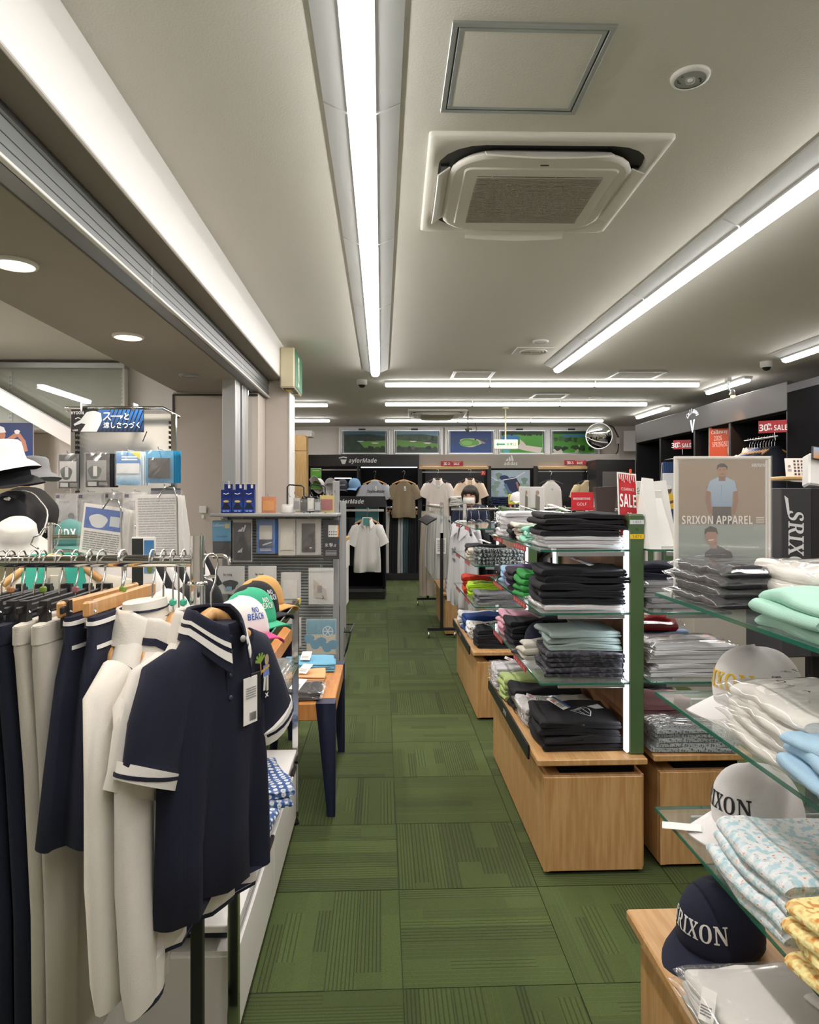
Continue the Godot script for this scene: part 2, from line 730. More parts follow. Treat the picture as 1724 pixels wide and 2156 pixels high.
# ---------------------------------------------------------------- lamps
func strip_lamp(c: Vector3, l: float, along_x: bool, label: String, energy: float, wide := true, group := "") -> void:
	var t := thing("ceiling_light", label, "ceiling light", V(c.x, 2.8, c.z), (PI / 2 + YAW) if along_x else 0.0, group)
	var st := T()
	var pr := [[0.135, -0.012], [0.05, -0.05], [0.05, -0.06], [-0.05, -0.06], [-0.05, -0.05], [-0.135, -0.012], [-0.135, 0.0], [0.135, 0.0]]
	if not wide:
		pr = [[0.05, -0.02], [0.03, -0.035], [-0.03, -0.035], [-0.05, -0.02], [-0.05, 0.0], [0.05, 0.0]]
	var pp := PackedVector2Array()
	for p in pr:
		pp.append(Vector2(p[0], p[1]))
	prism(st, pp, l - 0.012)
	put(st, "reflector", M.fixture, t)
	var w := 0.041 if wide else 0.03
	var y := -0.06 if wide else -0.035
	st = T()
	var rings := []
	for e in 5:
		var z: float = [-1.0, -0.985, 0.0, 0.985, 1.0][e] * (l / 2 - 0.008)
		var sc := 0.75 if e == 0 or e == 4 else 1.0
		var ring := PackedVector3Array()
		for j in 12:
			var a := TAU * j / 12.0
			ring.append(V(cos(a) * w * sc, y - 0.012 + sin(a) * 0.022 * sc, z))
		rings.append(ring)
	loft(st, rings)
	put(st, "lamp_tube", M.lamp, t)
	var li := AreaLight3D.new()
	li.name = "tube_light"
	li.area_size = Vector2(w * 2, l - 0.03)
	li.light_energy = energy
	li.light_color = hx("fff5f3")
	li.shadow_enabled = true
	li.set("area_range", 20.0)
	li.position = V(0, y - 0.04, 0)
	li.rotation.x = -PI / 2
	t.add_child(li)


func lamps() -> void:
	var e := 0.7
	for k in 7:
		strip_lamp(V(-0.07, 0, 0.7 - 1.25 * k), 1.25, false, "white tube light in the row over the aisle, " + ["behind the camera", "first before the camera", "second of the row", "middle of the row", "third from the far end", "next to the far end", "at the far end"][k], e, true, "tube lights over the aisle")
	for k in 7:
		strip_lamp(V(1.82, 0, 1.02 - 1.25 * k), 1.25, false, "white tube light in the right row above the shelves, " + ["behind the camera", "beside the camera", "nearest in view", "second in view", "third in view", "next to the far end", "at the far end"][k], e, true, "tube lights over the shelves")
	var rows := [[815.0, [810.0, 1472.0], "first crosswise row"], [855.0, [810.0, 1362.0], "second crosswise row"], [889.0, [810.0, 1270.0], "last crosswise row by the windows"]]
	for r in rows:
		var d: float = 1453.0 * 1.33 / (1050.0 - r[0])
		var x0: float = (r[1][0] - 862.0) / 1453.0 * d
		var x1: float = (r[1][1] - 862.0) / 1453.0 * d
		var l := (x1 - x0) / 3.0
		for k in 3:
			var p := BK() * V(x0 + l * (k + 0.5), 0, -d)
			strip_lamp(p, l, true, "white tube light in the " + r[2] + ", " + ["left one", "middle one", "right one"][k], e, false, "crosswise tube lights")
	for v in [[V(-1.231,2.735,-10.057), "first of two seen past the pillar"], [V(-1.353,2.73,-12.064), "second of two seen past the pillar"]]:
		strip_lamp(v[0], 0.9, true, "white tube light at the far left, " + v[1], e, false)
	strip_lamp(V(4.176,2.77,-8.204), 1.0, false, "white tube light above the dark fascia, near the spotlight", e, false)
	strip_lamp(V(4.272,2.77,-10.776), 1.25, false, "white tube light above the lit emblem of the dark fascia", e, false)
	strip_lamp(V(3.878,2.76,-5.875), 1.25, false, "white tube light cut by the right edge of the picture", e, true)


func ring_of(w: float, h: float, r: float, z: float, n := 6) -> PackedVector3Array:
	var o := PackedVector3Array()
	for c in 4:
		var cx := (w / 2 - r) * (1 if c == 0 or c == 3 else -1)
		var cy := (h / 2 - r) * (1 if c < 2 else -1)
		for k in n:
			var a := PI / 2 * (c + float(k) / (n - 1))
			o.append(V(cx + cos(a) * r, cy + sin(a) * r, z))
	return o


func frame4(st: SurfaceTool, w: float, h: float, b: float, d: float, bev := 0.002, xf := Transform3D.IDENTITY) -> SurfaceTool:
	box(st, V(0, h / 2 - b / 2, 0), V(w, b, d), bev, xf)
	box(st, V(0, -h / 2 + b / 2, 0), V(w, b, d), bev, xf)
	box(st, V(-w / 2 + b / 2, 0, 0), V(b, h - 2 * b, d), bev, xf)
	box(st, V(w / 2 - b / 2, 0, 0), V(b, h - 2 * b, d), bev, xf)
	return st


func cassette(p: Vector3, label: String, yaw: float) -> void:
	# local x to the right, y away from the camera, z down from the ceiling
	var t := thing("air_conditioner", label, "air conditioner", p)
	t.transform = Transform3D(Basis(Vector3.UP, yaw) * Basis(Vector3.RIGHT, PI / 2), p)
	var st := T()
	loft(st, [ring_of(0.95, 0.95, 0.02, 0.0), ring_of(0.95, 0.95, 0.02, 0.012), ring_of(0.93, 0.93, 0.03, 0.02), ring_of(0.86, 0.86, 0.18, 0.03), ring_of(0.84, 0.84, 0.18, 0.0)], false, false)
	put(st, "outer_panel", M.ac_white, t)
	put(loft(T(), [ring_of(0.845, 0.845, 0.18, 0.006), ring_of(0.845, 0.845, 0.18, 0.008)]), "air_slot", M.ac_dark, t)
	put(loft(T(), [ring_of(0.7, 0.7, 0.15, 0.008), ring_of(0.75, 0.75, 0.16, 0.03), ring_of(0.76, 0.76, 0.17, 0.042), ring_of(0.72, 0.72, 0.15, 0.05)]), "centre_panel", M.ac_white, t)
	put(loft(T(), [ring_of(0.64, 0.58, 0.03, 0.05), ring_of(0.63, 0.57, 0.03, 0.056)]), "grille_frame", M.ac_white, t)
	put(bx(V(0, -0.01, 0.056), V(0.53, 0.47, 0.002)), "grille_well", M.ac_dark, t)
	st = T()
	for k in 38:
		box(st, V(0, -0.24 + 0.0124 * k, 0.059), V(0.53, 0.0075, 0.006), 0.0)
	for k in 4:
		box(st, V(-0.2 + 0.133 * k, -0.01, 0.0585), V(0.006, 0.47, 0.004), 0.0)
	var g := put(st, "grille", M.ac_grille, t)
	g.set_meta("kind", "stuff")
	for k in 4:
		var a := PI / 2 * k
		var b := Basis(Vector3.BACK, a)
		st = T()
		var tilt := 0.035 if k != 1 else 0.02
		sheet(st, 10, 4, func(u: float, v: float):
			var x := lerpf(-0.25, 0.25, u)
			var bow := 0.012 * (1.0 - pow(u * 2 - 1, 2.0))
			return V(x, -0.378 - 0.05 * v, 0.03 + tilt * v + bow * v), 0.006)
		put(st, "louvre", M.ac_white, t, Transform3D(b, Vector3.ZERO))
		put(bx(V(0, -0.398, 0.012), V(0.46, 0.034, 0.012)), "outlet", M.black, t, Transform3D(b, Vector3.ZERO))
	put(bx(V(0, 0.315, 0.052), V(0.035, 0.006, 0.003)), "badge", M.dark_grey, t)
	put(lathe(T(), [Vector2(0.0, 0.01), Vector2(0.018, 0.012), Vector2(0.02, 0.022), Vector2(0.0, 0.026)], 12, Transform3D(Basis(Vector3.RIGHT, PI / 2), V(-0.4, -0.42, 0.0))), "sensor", M.alu, t)


func hatch(p: Vector3, w: float, h: float, label: String) -> void:
	var t := thing("ceiling_hatch", label, "hatch", p)
	t.transform = Transform3D(Basis(Vector3.UP, YAW * 0.2) * Basis(Vector3.RIGHT, PI / 2), p)
	put(frame4(T(), w, h, 0.018, 0.012), "outer_frame", M.alu, t)
	put(frame4(T(), w - 0.044, h - 0.044, 0.016, 0.009), "inner_frame", M.alu, t)
	put(bx(V(0, 0, 0.001), V(w - 0.07, h - 0.07, 0.004)), "panel", M.ceiling, t)
	put(bx(V(0, 0, 0.0), V(w - 0.03, h - 0.03, 0.002)), "gap", M.black, t)


func round_fit(n: String, p: Vector3, label: String, cat: String, r: float, col: Material, face: Material, rf: float) -> Node3D:
	var t := thing(n, label, cat, p)
	put(lathe(T(), [Vector2(rf, -0.014), Vector2(r * 0.96, -0.012), Vector2(r, -0.004), Vector2(r, 0.0)], 24), "rim", col, t)
	put(lathe(T(), [Vector2(0.0, -0.0135), Vector2(rf, -0.012)], 20), "face", face, t)
	return t


func ceiling_fittings() -> void:
	cassette(V(0.664, 2.8, -3.084), "white square air conditioner with slatted grille above the aisle, nearest", -0.02)
	cassette(BK() * V(0.45, 1.4, -11.3), "white square air conditioner above the far windows, small and distant", YAW)
	hatch(V(0.453, 2.797, -2.245), 0.49, 0.47, "square ceiling hatch with double metal frame, nearest the camera")
	hatch(V(1.02, 2.797, -7.75), 0.47, 0.45, "small distant ceiling hatch left of the round vent")
	hatch(V(2.87, 2.797, -7.7), 0.56, 0.45, "small distant ceiling hatch above the first crosswise tubes, right one")
	hatch(BK() * V(1.9, 1.397, -9.4), 0.47, 0.4, "small distant ceiling hatch between the crosswise tube rows")
	var t := round_fit("emergency_light", V(1.02, 2.8, -2.247), "round white emergency downlight with printed marks beside the hatch", "downlight", 0.063, M.white_paint, M.alu, 0.05)
	put(lathe(T(), [Vector2(0.0, -0.026), Vector2(0.014, -0.022), Vector2(0.017, -0.012)], 14), "lens", M.clear, t)
	put(lathe(T(), [Vector2(0.0, -0.02), Vector2(0.008, -0.016), Vector2(0.009, -0.012)], 10), "bulb", M.card, t)
	var p := ink(Transform3D(Basis(Vector3.RIGHT, PI / 2), V(0, -0.0135, 0)))
	i_line(p, [Vector2(-0.04, -0.005), Vector2(-0.034, -0.018), Vector2(-0.022, -0.022)], 0.005, hx("6a6d60"))
	i_line(p, [Vector2(-0.036, 0.012), Vector2(-0.03, 0.018)], 0.004, hx("6a6d60"))
	i_line(p, [Vector2(0.024, 0.012), Vector2(0.034, 0.006), Vector2(0.038, -0.008)], 0.006, hx("4a4d52"))
	i_put(p, t)
	t = thing("ceiling_vent", "square white ceiling vent with round louvred centre before the crosswise tubes", "vent", V(1.43, 2.8, -6.47))
	put(bx(V(0, -0.004, 0), V(0.36, 0.012, 0.3)), "plate", M.white_paint, t)
	for r in [0.13, 0.1, 0.07, 0.04]:
		put(lathe(T(), [Vector2(r - 0.018, -0.014), Vector2(r - 0.006, -0.022), Vector2(r, -0.01)], 24), "vent_ring", M.ac_white, t)
	round_fit("smoke_detector", V(1.407,2.8,-6.076), "small round white smoke detector beside the round louvred vent", "smoke detector", 0.07, M.white_paint, M.card, 0.05)
	round_fit("smoke_detector", V(2.949,2.8,-9.44), "small round white smoke detector between two crosswise tube rows", "smoke detector", 0.09, M.white_paint, M.card, 0.06)
	for v in [[V(-0.235, 2.8, -8.153), "white dome camera on the ceiling left of the crosswise tubes"], [V(3.925, 2.8, -6.9), "white dome camera on the ceiling above the dark fascia"]]:
		t = thing("security_camera", v[1], "camera", v[0])
		put(lathe(T(), [Vector2(0.045, -0.06), Vector2(0.06, -0.05), Vector2(0.062, 0.0)], 18), "housing", M.white_paint, t)
		put(lathe(T(), [Vector2(0.0, -0.095), Vector2(0.03, -0.085), Vector2(0.044, -0.06)], 18), "dome", M.black, t)
	# the lit exit box at the end of the beam
	t = thing("exit_sign", "cream exit light box with green face at the end of the white beam", "exit sign", V(-0.835, 2.56, -6.4))
	put(bx(V(0, 0, 0), V(0.13, 0.36, 0.56), 0.012), "case", M.cream, t)
	put(bx(V(0.067, 0, 0), V(0.006, 0.33, 0.52), 0.002), "green_face", M.sign_green, t)
	put(bx(V(0.01, -0.182, 0.1), V(0.1, 0.01, 0.3), 0.003), "lower_lens", M.dark_grey, t)
	put(bx(V(0.0, -0.187, 0.12), V(0.05, 0.008, 0.18), 0.002), "yellow_label", mt(hx("e0c020"), 0.5), t)
	p = ink(Transform3D(Basis(Vector3.UP, PI / 2), V(0.0705, 0, 0)))
	i_rect(p, -0.02, 0, 0.09, 0.27, hx("e8e4cc"))
	i_ell(p, -0.01, 0.08, 0.02, 0.02, hx("1f7a4d"))
	i_line(p, [Vector2(-0.01, 0.05), Vector2(-0.03, -0.02), Vector2(-0.05, -0.1)], 0.03, hx("1f7a4d"))
	i_line(p, [Vector2(-0.03, -0.02), Vector2(0.01, -0.1)], 0.025, hx("1f7a4d"))
	i_put(p, t)
	# small spotlight by the dark fascia
	t = thing("spotlight", "small clip spotlight with warm lit bulb hanging before the dark fascia", "spotlight", V(3.999,2.8,-7.824))
	put(bx(V(0, -0.02, 0), V(0.05, 0.04, 0.08), 0.006), "mount", M.white_paint, t)
	put(tube(T(), [V(0, -0.04, 0), V(0, -0.12, 0), V(0.02, -0.17, 0.02)], 0.008), "stem", M.alu, t)
	put(lathe(T(), [Vector2(0.0, 0.06), Vector2(0.02, 0.05), Vector2(0.035, 0.0), Vector2(0.03, -0.01)], 14, at(V(0.03, -0.2, 0.03), 0, 0.4)), "shade", M.alu, t)
	put(lathe(T(), [Vector2(0.0, -0.035), Vector2(0.022, -0.025), Vector2(0.028, 0.0), Vector2(0.0, 0.01)], 12, at(V(0.035, -0.21, 0.04), 0, 0.3)), "bulb", M.spot, t)
	var s := SpotLight3D.new()
	s.name = "spot_beam"
	s.light_energy = 0.6
	s.light_color = hx("ffb070")
	s.spot_angle = 50
	s.light_size = 0.02
	s.shadow_enabled = true
	s.spot_range = 12.0
	s.position = V(0.035, -0.26, 0.05)
	s.rotation = Vector3(-0.9, 0, 0)
	t.add_child(s)


func left_room() -> void:
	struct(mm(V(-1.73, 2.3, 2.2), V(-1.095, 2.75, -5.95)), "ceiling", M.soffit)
	struct(mm(V(-4.8, 2.7, 2.2), V(-1.73, 2.85, -6.8)), "ceiling", M.ceiling)
	struct(mm(V(-4.8, -0.1, -6.7), V(-1.76, 2.7, -6.9)), "wall_back_left", M.beam)
	var pw := struct(mm(V(-1.76, -0.1, -5.9), V(-1.05, 2.3, -6.7)), "wall_panel", M.panel_wall)
	put(mm(V(-1.765, 0, -5.89), V(-1.75, 2.28, -5.905)), "panel_edge", M.dark_grey, pw)
	put(mm(V(-1.76, 2.27, -5.885), V(-1.05, 2.285, -5.9)), "panel_edge", M.dark_grey, pw)
	for v in [[-2.689, "nearest, at the left edge"], [-3.871, "second one, midway along the soffit"], [-1.5, "first one, out of the picture above the rack"]]:
		var t := round_fit("downlight", V(-1.4, 2.3, v[0]), "round lit downlight in the low soffit, " + v[1], "downlight", 0.085, M.white_paint, M.lamp_warm, 0.072)
		var s := SpotLight3D.new()
		s.name = "down_beam"
		s.light_energy = 2.4
		s.light_color = hx("fff0dc")
		s.spot_angle = 62
		s.light_size = 0.07
		s.spot_range = 12.0
		s.shadow_enabled = true
		s.position.y = -0.02
		s.rotation.x = -PI / 2
		t.add_child(s)
	round_fit("smoke_detector", V(-1.4, 2.3, -5.07), "flat round grey smoke detector at the far end of the soffit", "smoke detector", 0.07, M.grey_metal, M.grey_metal, 0.05)
	for k in 3:
		strip_lamp(V(-3.7, 0, -0.5 - 2.2 * k), 1.25, false, "white tube light in the left room, " + ["nearest row", "middle row", "far row"][k], 3.8, true)
	for o in get_children():
		if o.has_meta("label") and "in the left room" in o.get_meta("label"):
			o.position.y = 2.7
	# glazed wall cabinet at the back of the left room
	var c := thing("glass_cabinet", "tall glass-fronted wall cabinet reflecting tube lights behind the hats", "cabinet", V(-3.05, 0, -6.6))
	put(mm(V(-1.0, 2.06, -0.08), V(0.63, 2.66, -0.06)), "back_board", mt(hx("b5b8aa"), 0.6), c)
	put(mm(V(-1.0, 2.06, 0.02), V(0.62, 2.62, 0.026)), "glass_front", pane(hx("e8f2ea"), 0.22, 0.02), c)
	put(mm(V(-1.0, 2.62, -0.08), V(0.64, 2.67, 0.04)), "top_rail", M.alu, c)
	put(mm(V(0.62, 2.0, -0.06), V(0.64, 2.63, 0.03)), "side_rail", M.white_paint, c)
	put(mm(V(-1.0, 2.02, -0.06), V(0.64, 2.06, 0.03)), "lower_rail", M.white_paint, c)
	for x in [-0.46, 0.58]:
		var sl := put(mm(V(x, 0.2, -0.06), V(x + 0.03, 2.6, -0.04)), "slotted_upright", M.alu, c)
		var st := T()
		for k in 60:
			box(st, V(x + 0.009, 0.3 + 0.038 * k, -0.039), V(0.006, 0.018, 0.002), 0.0)
			box(st, V(x + 0.021, 0.3 + 0.038 * k, -0.039), V(0.006, 0.018, 0.002), 0.0)
		put(st, "slots", M.black, sl).set_meta("kind", "stuff")
	put(mm(V(-1.0, 0.1, -0.09), V(0.64, 2.02, -0.075)), "lower_board", M.wall, c)
	# white sloping stair string
	var sb := thing("stair_beam", "white sloping beam crossing the glass cabinet above the hats", "beam", V(-3.029,2.131,-6.126))
	sb.rotation = Vector3(0, YAW, -0.52)
	put(bx(V(0, 0, 0), V(2.6, 0.125, 0.12), 0.004), "beam", M.beam, sb)
	put(bx(V(0, 0.066, 0.0), V(2.6, 0.012, 0.13), 0.002), "edge_strip", M.grey_metal, sb)

# ---------------------------------------------------------------- shelf islands
func glass_shelf(lo: Vector3, hi: Vector3, label: String, lip: String, group := "glass shelves of the islands") -> void:
	# lo and hi span the plate in x and z; the aisle edge is the low x side
	var c := (lo + hi) / 2.0
	var t := thing("glass_shelf", label, "glass shelf", c, 0.0, group)
	var w := absf(hi.x - lo.x)
	var l := absf(hi.z - lo.z)
	var pl := put(bx(Vector3.ZERO, V(w, 0.008, l), 0.0012), "glass_plate", M.glass, t)
	var st := T()
	for s in [-1.0, 1.0]:
		box(st, V(s * (w / 2 + 0.0008), 0, 0), V(0.0016, 0.0076, l), 0.0)
		box(st, V(0, 0, s * (l / 2 + 0.0008)), V(w, 0.0076, 0.0016), 0.0)
	put(st, "polished_edge", M.glass_edge, pl)
	for s in [-1.0, 1.0]:
		put(bx(V(0.03, -0.014, s * (l / 2 - 0.03)), V(w - 0.08, 0.018, 0.008), 0.002), "bracket", M.alu, t)
	if lip != "":
		for k in 2:
			var p := ink(at(V(-w / 2 - 0.003, -0.012, l * (0.18 - 0.45 * k)), -PI / 2))
			var lp := put(bx(V(-w / 2 - 0.0015, -0.012, l * (0.18 - 0.45 * k)), V(0.002, 0.022, 0.26), 0.0), "price_strip", M.red, t)
			for j in 5:
				i_txt(p, lip, -0.1 + 0.05 * j, 0, 0.012, hx("e6b9b4"), true, false, 0.0, 0.9)
			i_put(p, lp)


func base_cabinet(x0: float, x1: float, z0: float, z1: float, where: String, strip: bool) -> void:
	# z0 is the end near the camera; body, dark gap and a projecting top
	var t := thing("display_cabinet", "low maple display cabinet with projecting top, " + where, "cabinet", V((x0 + x1) / 2, 0, (z0 + z1) / 2))
	var w := x1 - x0
	var l := z0 - z1
	put(bx(V(0, 0.02, 0), V(w - 0.04, 0.04, l - 0.04), 0.0), "plinth", M.black_matt, t)
	put(bx(V(0, 0.195, 0), V(w - 0.03, 0.34, l - 0.03), 0.002), "carcass", M.oak, t)
	put(bx(V(0, 0.1895, l / 2 - 0.008), V(w - 0.024, 0.35, 0.016), 0.0025), "end_panel", M.oak, t)
	put(bx(V(-w / 2 + 0.012, 0.1895, l / 2 - 0.0075), V(0.022, 0.351, 0.0175), 0.002), "edge_post", M.oak, t)
	put(bx(V(0, 0.1895, -l / 2 + 0.008), V(w - 0.024, 0.35, 0.016), 0.0025), "end_panel", M.oak, t)
	for s in [-1.0, 1.0]:
		for k in 2:
			put(bx(V(s * (w / 2 - 0.008), 0.1895, (l / 2 - 0.018) - (l - 0.036) * (0.3 if k == 0 else 0.8)), V(0.016, 0.35, (l - 0.042) * (0.6 if k == 0 else 0.4)), 0.0025), "side_panel", M.oak, t)
	put(bx(V(0.02, 0.386, 0), V(w - 0.1, 0.045, l - 0.08), 0.0), "gap_rail", M.black_matt, t)
	put(bx(V(-0.01, 0.42, 0), V(w + 0.03, 0.025, l + 0.015), 0.004), "top", M.oak, t)
	if strip:
		var b := put(bx(V(-w / 2 - 0.031, 0.415, -0.03), V(0.008, 0.055, l * 0.85), 0.001), "sign_strip", M.black, t)
		var p := ink(at(V(-w / 2 - 0.0352, 0.415, -0.03), -PI / 2))
		i_txt(p, "SPORT", 0.0, 0.0, 0.022, hx("cfd0d0"), true, false, 0.1, 0.8)
		i_put(p, b)


func island(z0: float, z1: float, name_: String, right_side: bool, tag_near: bool) -> void:
	base_cabinet(0.6, 0.985, z0, z1, "aisle side of the " + name_, true)
	var t := thing("island_frame", "green steel island frame with timber back and lit strip posts, " + name_, "display frame", V(0.962, 0, (z0 + z1) / 2))
	var l := z0 - z1
	for s in [-1.0, 1.0]:
		var po := put(bx(V(0.0, 0.887, s * (l / 2 - 0.06)), V(0.056, 0.906, 0.06), 0.004), "post", M.green_paint, t)
		put(bx(V(0.0, 1.335, s * (l / 2 - 0.06)), V(0.052, 0.014, 0.056), 0.003), "post_cap", M.green_paint, po)
		var led := put(bx(V(-0.036, 0.86, s * (l / 2 - 0.045)), V(0.014, 0.84, 0.03), 0.004), "led_strip", M.led, t)
		var li := AreaLight3D.new()
		li.name = "led_light"
		li.area_size = Vector2(0.03, 0.8)
		li.light_energy = 0.05
		li.light_color = hx("eef4ff")
		li.shadow_enabled = true
		li.set("area_range", 12.0)
		li.position = V(-0.05, 0.86, s * (l / 2 - 0.045))
		li.rotation.y = PI / 2
		t.add_child(li)
		if tag_near and s > 0:
			var p := ink(at(V(0, 1.3, l / 2 - 0.0298)))
			i_rect(p, 0, 0.012, 0.054, 0.016, hx("d6dbde"))
			i_txt(p, "1433", 0.0, 0.012, 0.009, hx("6f7b86"), false, false, 0, 1.2)
			i_ell(p, 0, -0.016, 0.006, 0.006, hx("3a5234"))
			i_rect(p, 0, -0.043, 0.054, 0.018, hx("e8c21e"))
			i_txt(p, "1471", 0.0, -0.043, 0.01, hx("9a7c10"), true, false, 0, 1.2)
			i_put(p, po)
	put(bx(V(0, 0.867, 0), V(0.02, 0.866, l - 0.18), 0.001), "back_board", M.oak_dark, t)
	put(bx(V(0, 1.315, 0), V(0.03, 0.03, l - 0.18), 0.003), "top_rail", M.green_paint, t)
	var lev := [0.716, 0.974, 1.208]
	for k in 3:
		var nm: String = ["lowest glass shelf", "middle glass shelf", "top glass shelf"][k]
		glass_shelf(V(0.585, lev[k], z0 + 0.02), V(0.917, lev[k], z1 - 0.02), "clear %s on the aisle side of the %s" % [nm, name_], "SALE")
		if right_side:
			glass_shelf(V(1.3, lev[k], z0 + 0.02), V(0.996, lev[k], z1 - 0.02), "clear %s on the far side of the %s" % [nm, name_], "")
	if right_side:
		base_cabinet(1.05, 1.4, z0 - 0.03, z1, "far side of the " + name_, false)


func gondolas() -> void:
	island(-2.54, -3.72, "nearest full island", true, true)
	island(-4.34, -5.55, "second island", false, true)
	base_cabinet(0.646, 1.1, -7.04, -8.25, "under the far clothes rail", false)
	# the island beside the camera: only its aisle side is in view
	base_cabinet(0.6, 1.0, -0.35, -1.6, "lower right corner of the picture", false)
	var t := thing("island_frame", "green steel island frame with timber back behind the nearest folded shirts", "display frame", V(1.02, 0, -0.98))
	for s in [-1.0, 1.0]:
		put(bx(V(0.06, 0.78, s * 0.55), V(0.05, 0.69, 0.06), 0.004), "post", M.green_paint, t)
	put(bx(V(0.08, 0.7, 0), V(0.02, 0.5, 1.06), 0.001), "back_board", M.oak_dark, t)
	var lev := [0.671, 0.943, 1.176]
	for k in 3:
		glass_shelf(V(0.643, lev[k], -1.6), V(1.05, lev[k], -0.35), "clear %s at the right edge, nearest the camera" % ["lowest glass shelf", "middle glass shelf", "top glass shelf"][k], "")
	# things standing on top of the nearest full island
	t = thing("sale_sign", "red clearance sale sign on a white easel atop the nearest full island", "sign", V(0.95, 1.213, -2.62), 0.42)
	t.rotation.z = -0.07
	var lean := Transform3D(Basis(Vector3.RIGHT, -0.12), Vector3.ZERO)
	put(bx(V(0, 0.145, 0), V(0.098, 0.29, 0.004), 0.001), "board", M.card, t, lean)
	var p := ink(lean * at(V(0, 0.145, 0.0021)))
	i_rect(p, 0, 0, 0.088, 0.278, hx("b4232e"), hx("c02a34"))
	for k in 9:
		i_line(p, [Vector2(-0.04 + 0.01 * k, 0.137), Vector2(-0.036 + 0.01 * k, 0.119 - 0.006 * (k % 3))], 0.004, hx("efe9e6"))
	i_txt(p, "CLEARANCE", 0, 0.08, 0.011, hx("f2dfdc"), false, false, 0, 0.85)
	i_txt(p, "SALE", 0, 0.034, 0.05, Color.WHITE, true, false, 0, 0.55)
	i_txt(p, "30", 0.005, -0.02, 0.018, hx("f2dfdc"), true)
	i_small(p, 0, -0.075, 0.06, 0.02, 3, hx("e9c9c6"))
	i_put(p, t, "print", 0.2)
	put(prism(T(), PackedVector2Array([Vector2(0, 0), Vector2(-0.09, 0), Vector2(-0.03, 0.27)]), 0.06, Transform3D(Basis(Vector3.UP, -PI / 2), V(0.046, 0, 0.0)).rotated_local(Vector3.UP, PI)), "easel_leg", M.card, t)
	put(bx(V(0.02, 0.295, -0.035), V(0.01, 0.02, 0.01), 0.003), "peg", mt(hx("d8602a"), 0.5), t)
	t = thing("cardboard_easel", "blank white back of a cardboard easel sign beside the green post", "sign", V(1.09, 1.213, -2.7), 0.08)
	put(prism(T(), PackedVector2Array([Vector2(-0.055, 0), Vector2(0.085, 0), Vector2(0.045, 0.262), Vector2(-0.06, 0.25)]), 0.004, at(V(0, 0, 0), 0, -0.05)), "board", M.card, t)
	put(prism(T(), PackedVector2Array([Vector2(-0.03, 0), Vector2(0.05, 0), Vector2(0.02, 0.2), Vector2(-0.02, 0.2)]), 0.003, at(V(0, 0, 0.05), 0, -0.28)), "easel_leg", M.card, t)
	put(bx(V(0, 0.2, 0.0), V(0.045, 0.04, 0.003), 0.001, at(V(0, 0, 0.005), 0, -0.05)), "tape", mt(hx("dcdad6"), 0.3), t)
	t = thing("brand_box", "red open card block with white letter emblem standing on the green island rail", "sign block", V(0.972, 1.345, -3.3), -0.42)
	put(bx(V(0, 0.043, 0), V(0.1, 0.086, 0.1), 0.001), "block", mt(hx("c2202c"), 0.4), t)
	p = ink(at(V(0, 0.043, 0.0505)))
	i_txt(p, "BRIDGESTONE", 0, 0.012, 0.01, hx("f3e3e2"), true, false, 0.1, 0.85)
	i_txt(p, "GOLF", 0, -0.014, 0.014, hx("f3e3e2"), false)
	i_put(p, t, "print", 0.2)
	p = ink(at(V(0.0505, 0.043, 0), PI / 2))
	i_poly(p, [Vector2(-0.03, -0.03), Vector2(0.0, 0.03), Vector2(0.026, 0.03), Vector2(0.03, 0.02), Vector2(0.026, 0.006), Vector2(0.018, 0.001), Vector2(0.024, -0.004), Vector2(0.024, -0.018), Vector2(0.014, -0.03)], Color.WHITE)
	i_poly(p, [Vector2(0.002, 0.02), Vector2(0.02, 0.02), Vector2(0.018, 0.008), Vector2(0.004, 0.008)], hx("c2202c"))
	i_poly(p, [Vector2(-0.006, -0.006), Vector2(0.014, -0.006), Vector2(0.012, -0.02), Vector2(-0.012, -0.02)], hx("c2202c"))
	i_line(p, [Vector2(-0.006, -0.035), Vector2(0.01, 0.035)], 0.006, hx("c2202c"))
	i_put(p, t, "print", 0.2)
	t = thing("display_stand", "dark brown flaring card stand between the red block and sale sign", "stand", V(0.972, 1.331, -2.98), 0.1)
	put(prism(T(), PackedVector2Array([Vector2(-0.035, 0), Vector2(0.04, 0), Vector2(0.055, 0.125), Vector2(-0.05, 0.118)]), 0.02, at(V(0, 0.0, 0))), "board", mt(hx("3b2c2a"), 0.4), t)
	t = thing("photo_card", "tall clear stand of white fashion photo cards on the second island", "photo card", V(1.0, 1.22, -4.6), 0.25)
	for k in 2:
		var w := 0.12
		put(bx(V(-0.07 + 0.1 * k, 0.13, 0.0), V(w, 0.26, 0.004), 0.001, at(V(0, 0, 0), 0.5 - 0.9 * k)), "card", M.card, t)
		p = ink(at(V(0, 0, 0), 0.5 - 0.9 * k) * at(V(-0.07 + 0.1 * k, 0.13, 0.0022)))
		i_rect(p, 0, 0, 0.115, 0.25, hx("d5d3d1"))
		i_poly(p, [Vector2(0.0, 0.08), Vector2(0.03, 0.06), Vector2(0.026, -0.11), Vector2(-0.004, -0.11)], hx("7d776f"))
		i_ell(p, 0.013, 0.09, 0.012, 0.016, hx("a88c78"))
		i_rect(p, -0.03, -0.09, 0.03, 0.03, hx("5c6168"))
		i_put(p, t)
	# the big portrait poster in its clear stand
	t = thing("poster_stand", "large apparel poster of two standing men in white frame, clear stand", "poster", V(0.795, 1.18, -1.585), YAW - 0.03)
	put(frame4(T(), 0.222, 0.322, 0.006, 0.008, 0.001, at(V(0, 0.158, 0))), "frame", mt(hx("e3ded2"), 0.4), t)
	put(bx(V(0, 0.158, -0.002), V(0.212, 0.312, 0.003), 0.0), "backing", M.card, t)
	p = ink(at(V(0, 0.158, 0)))
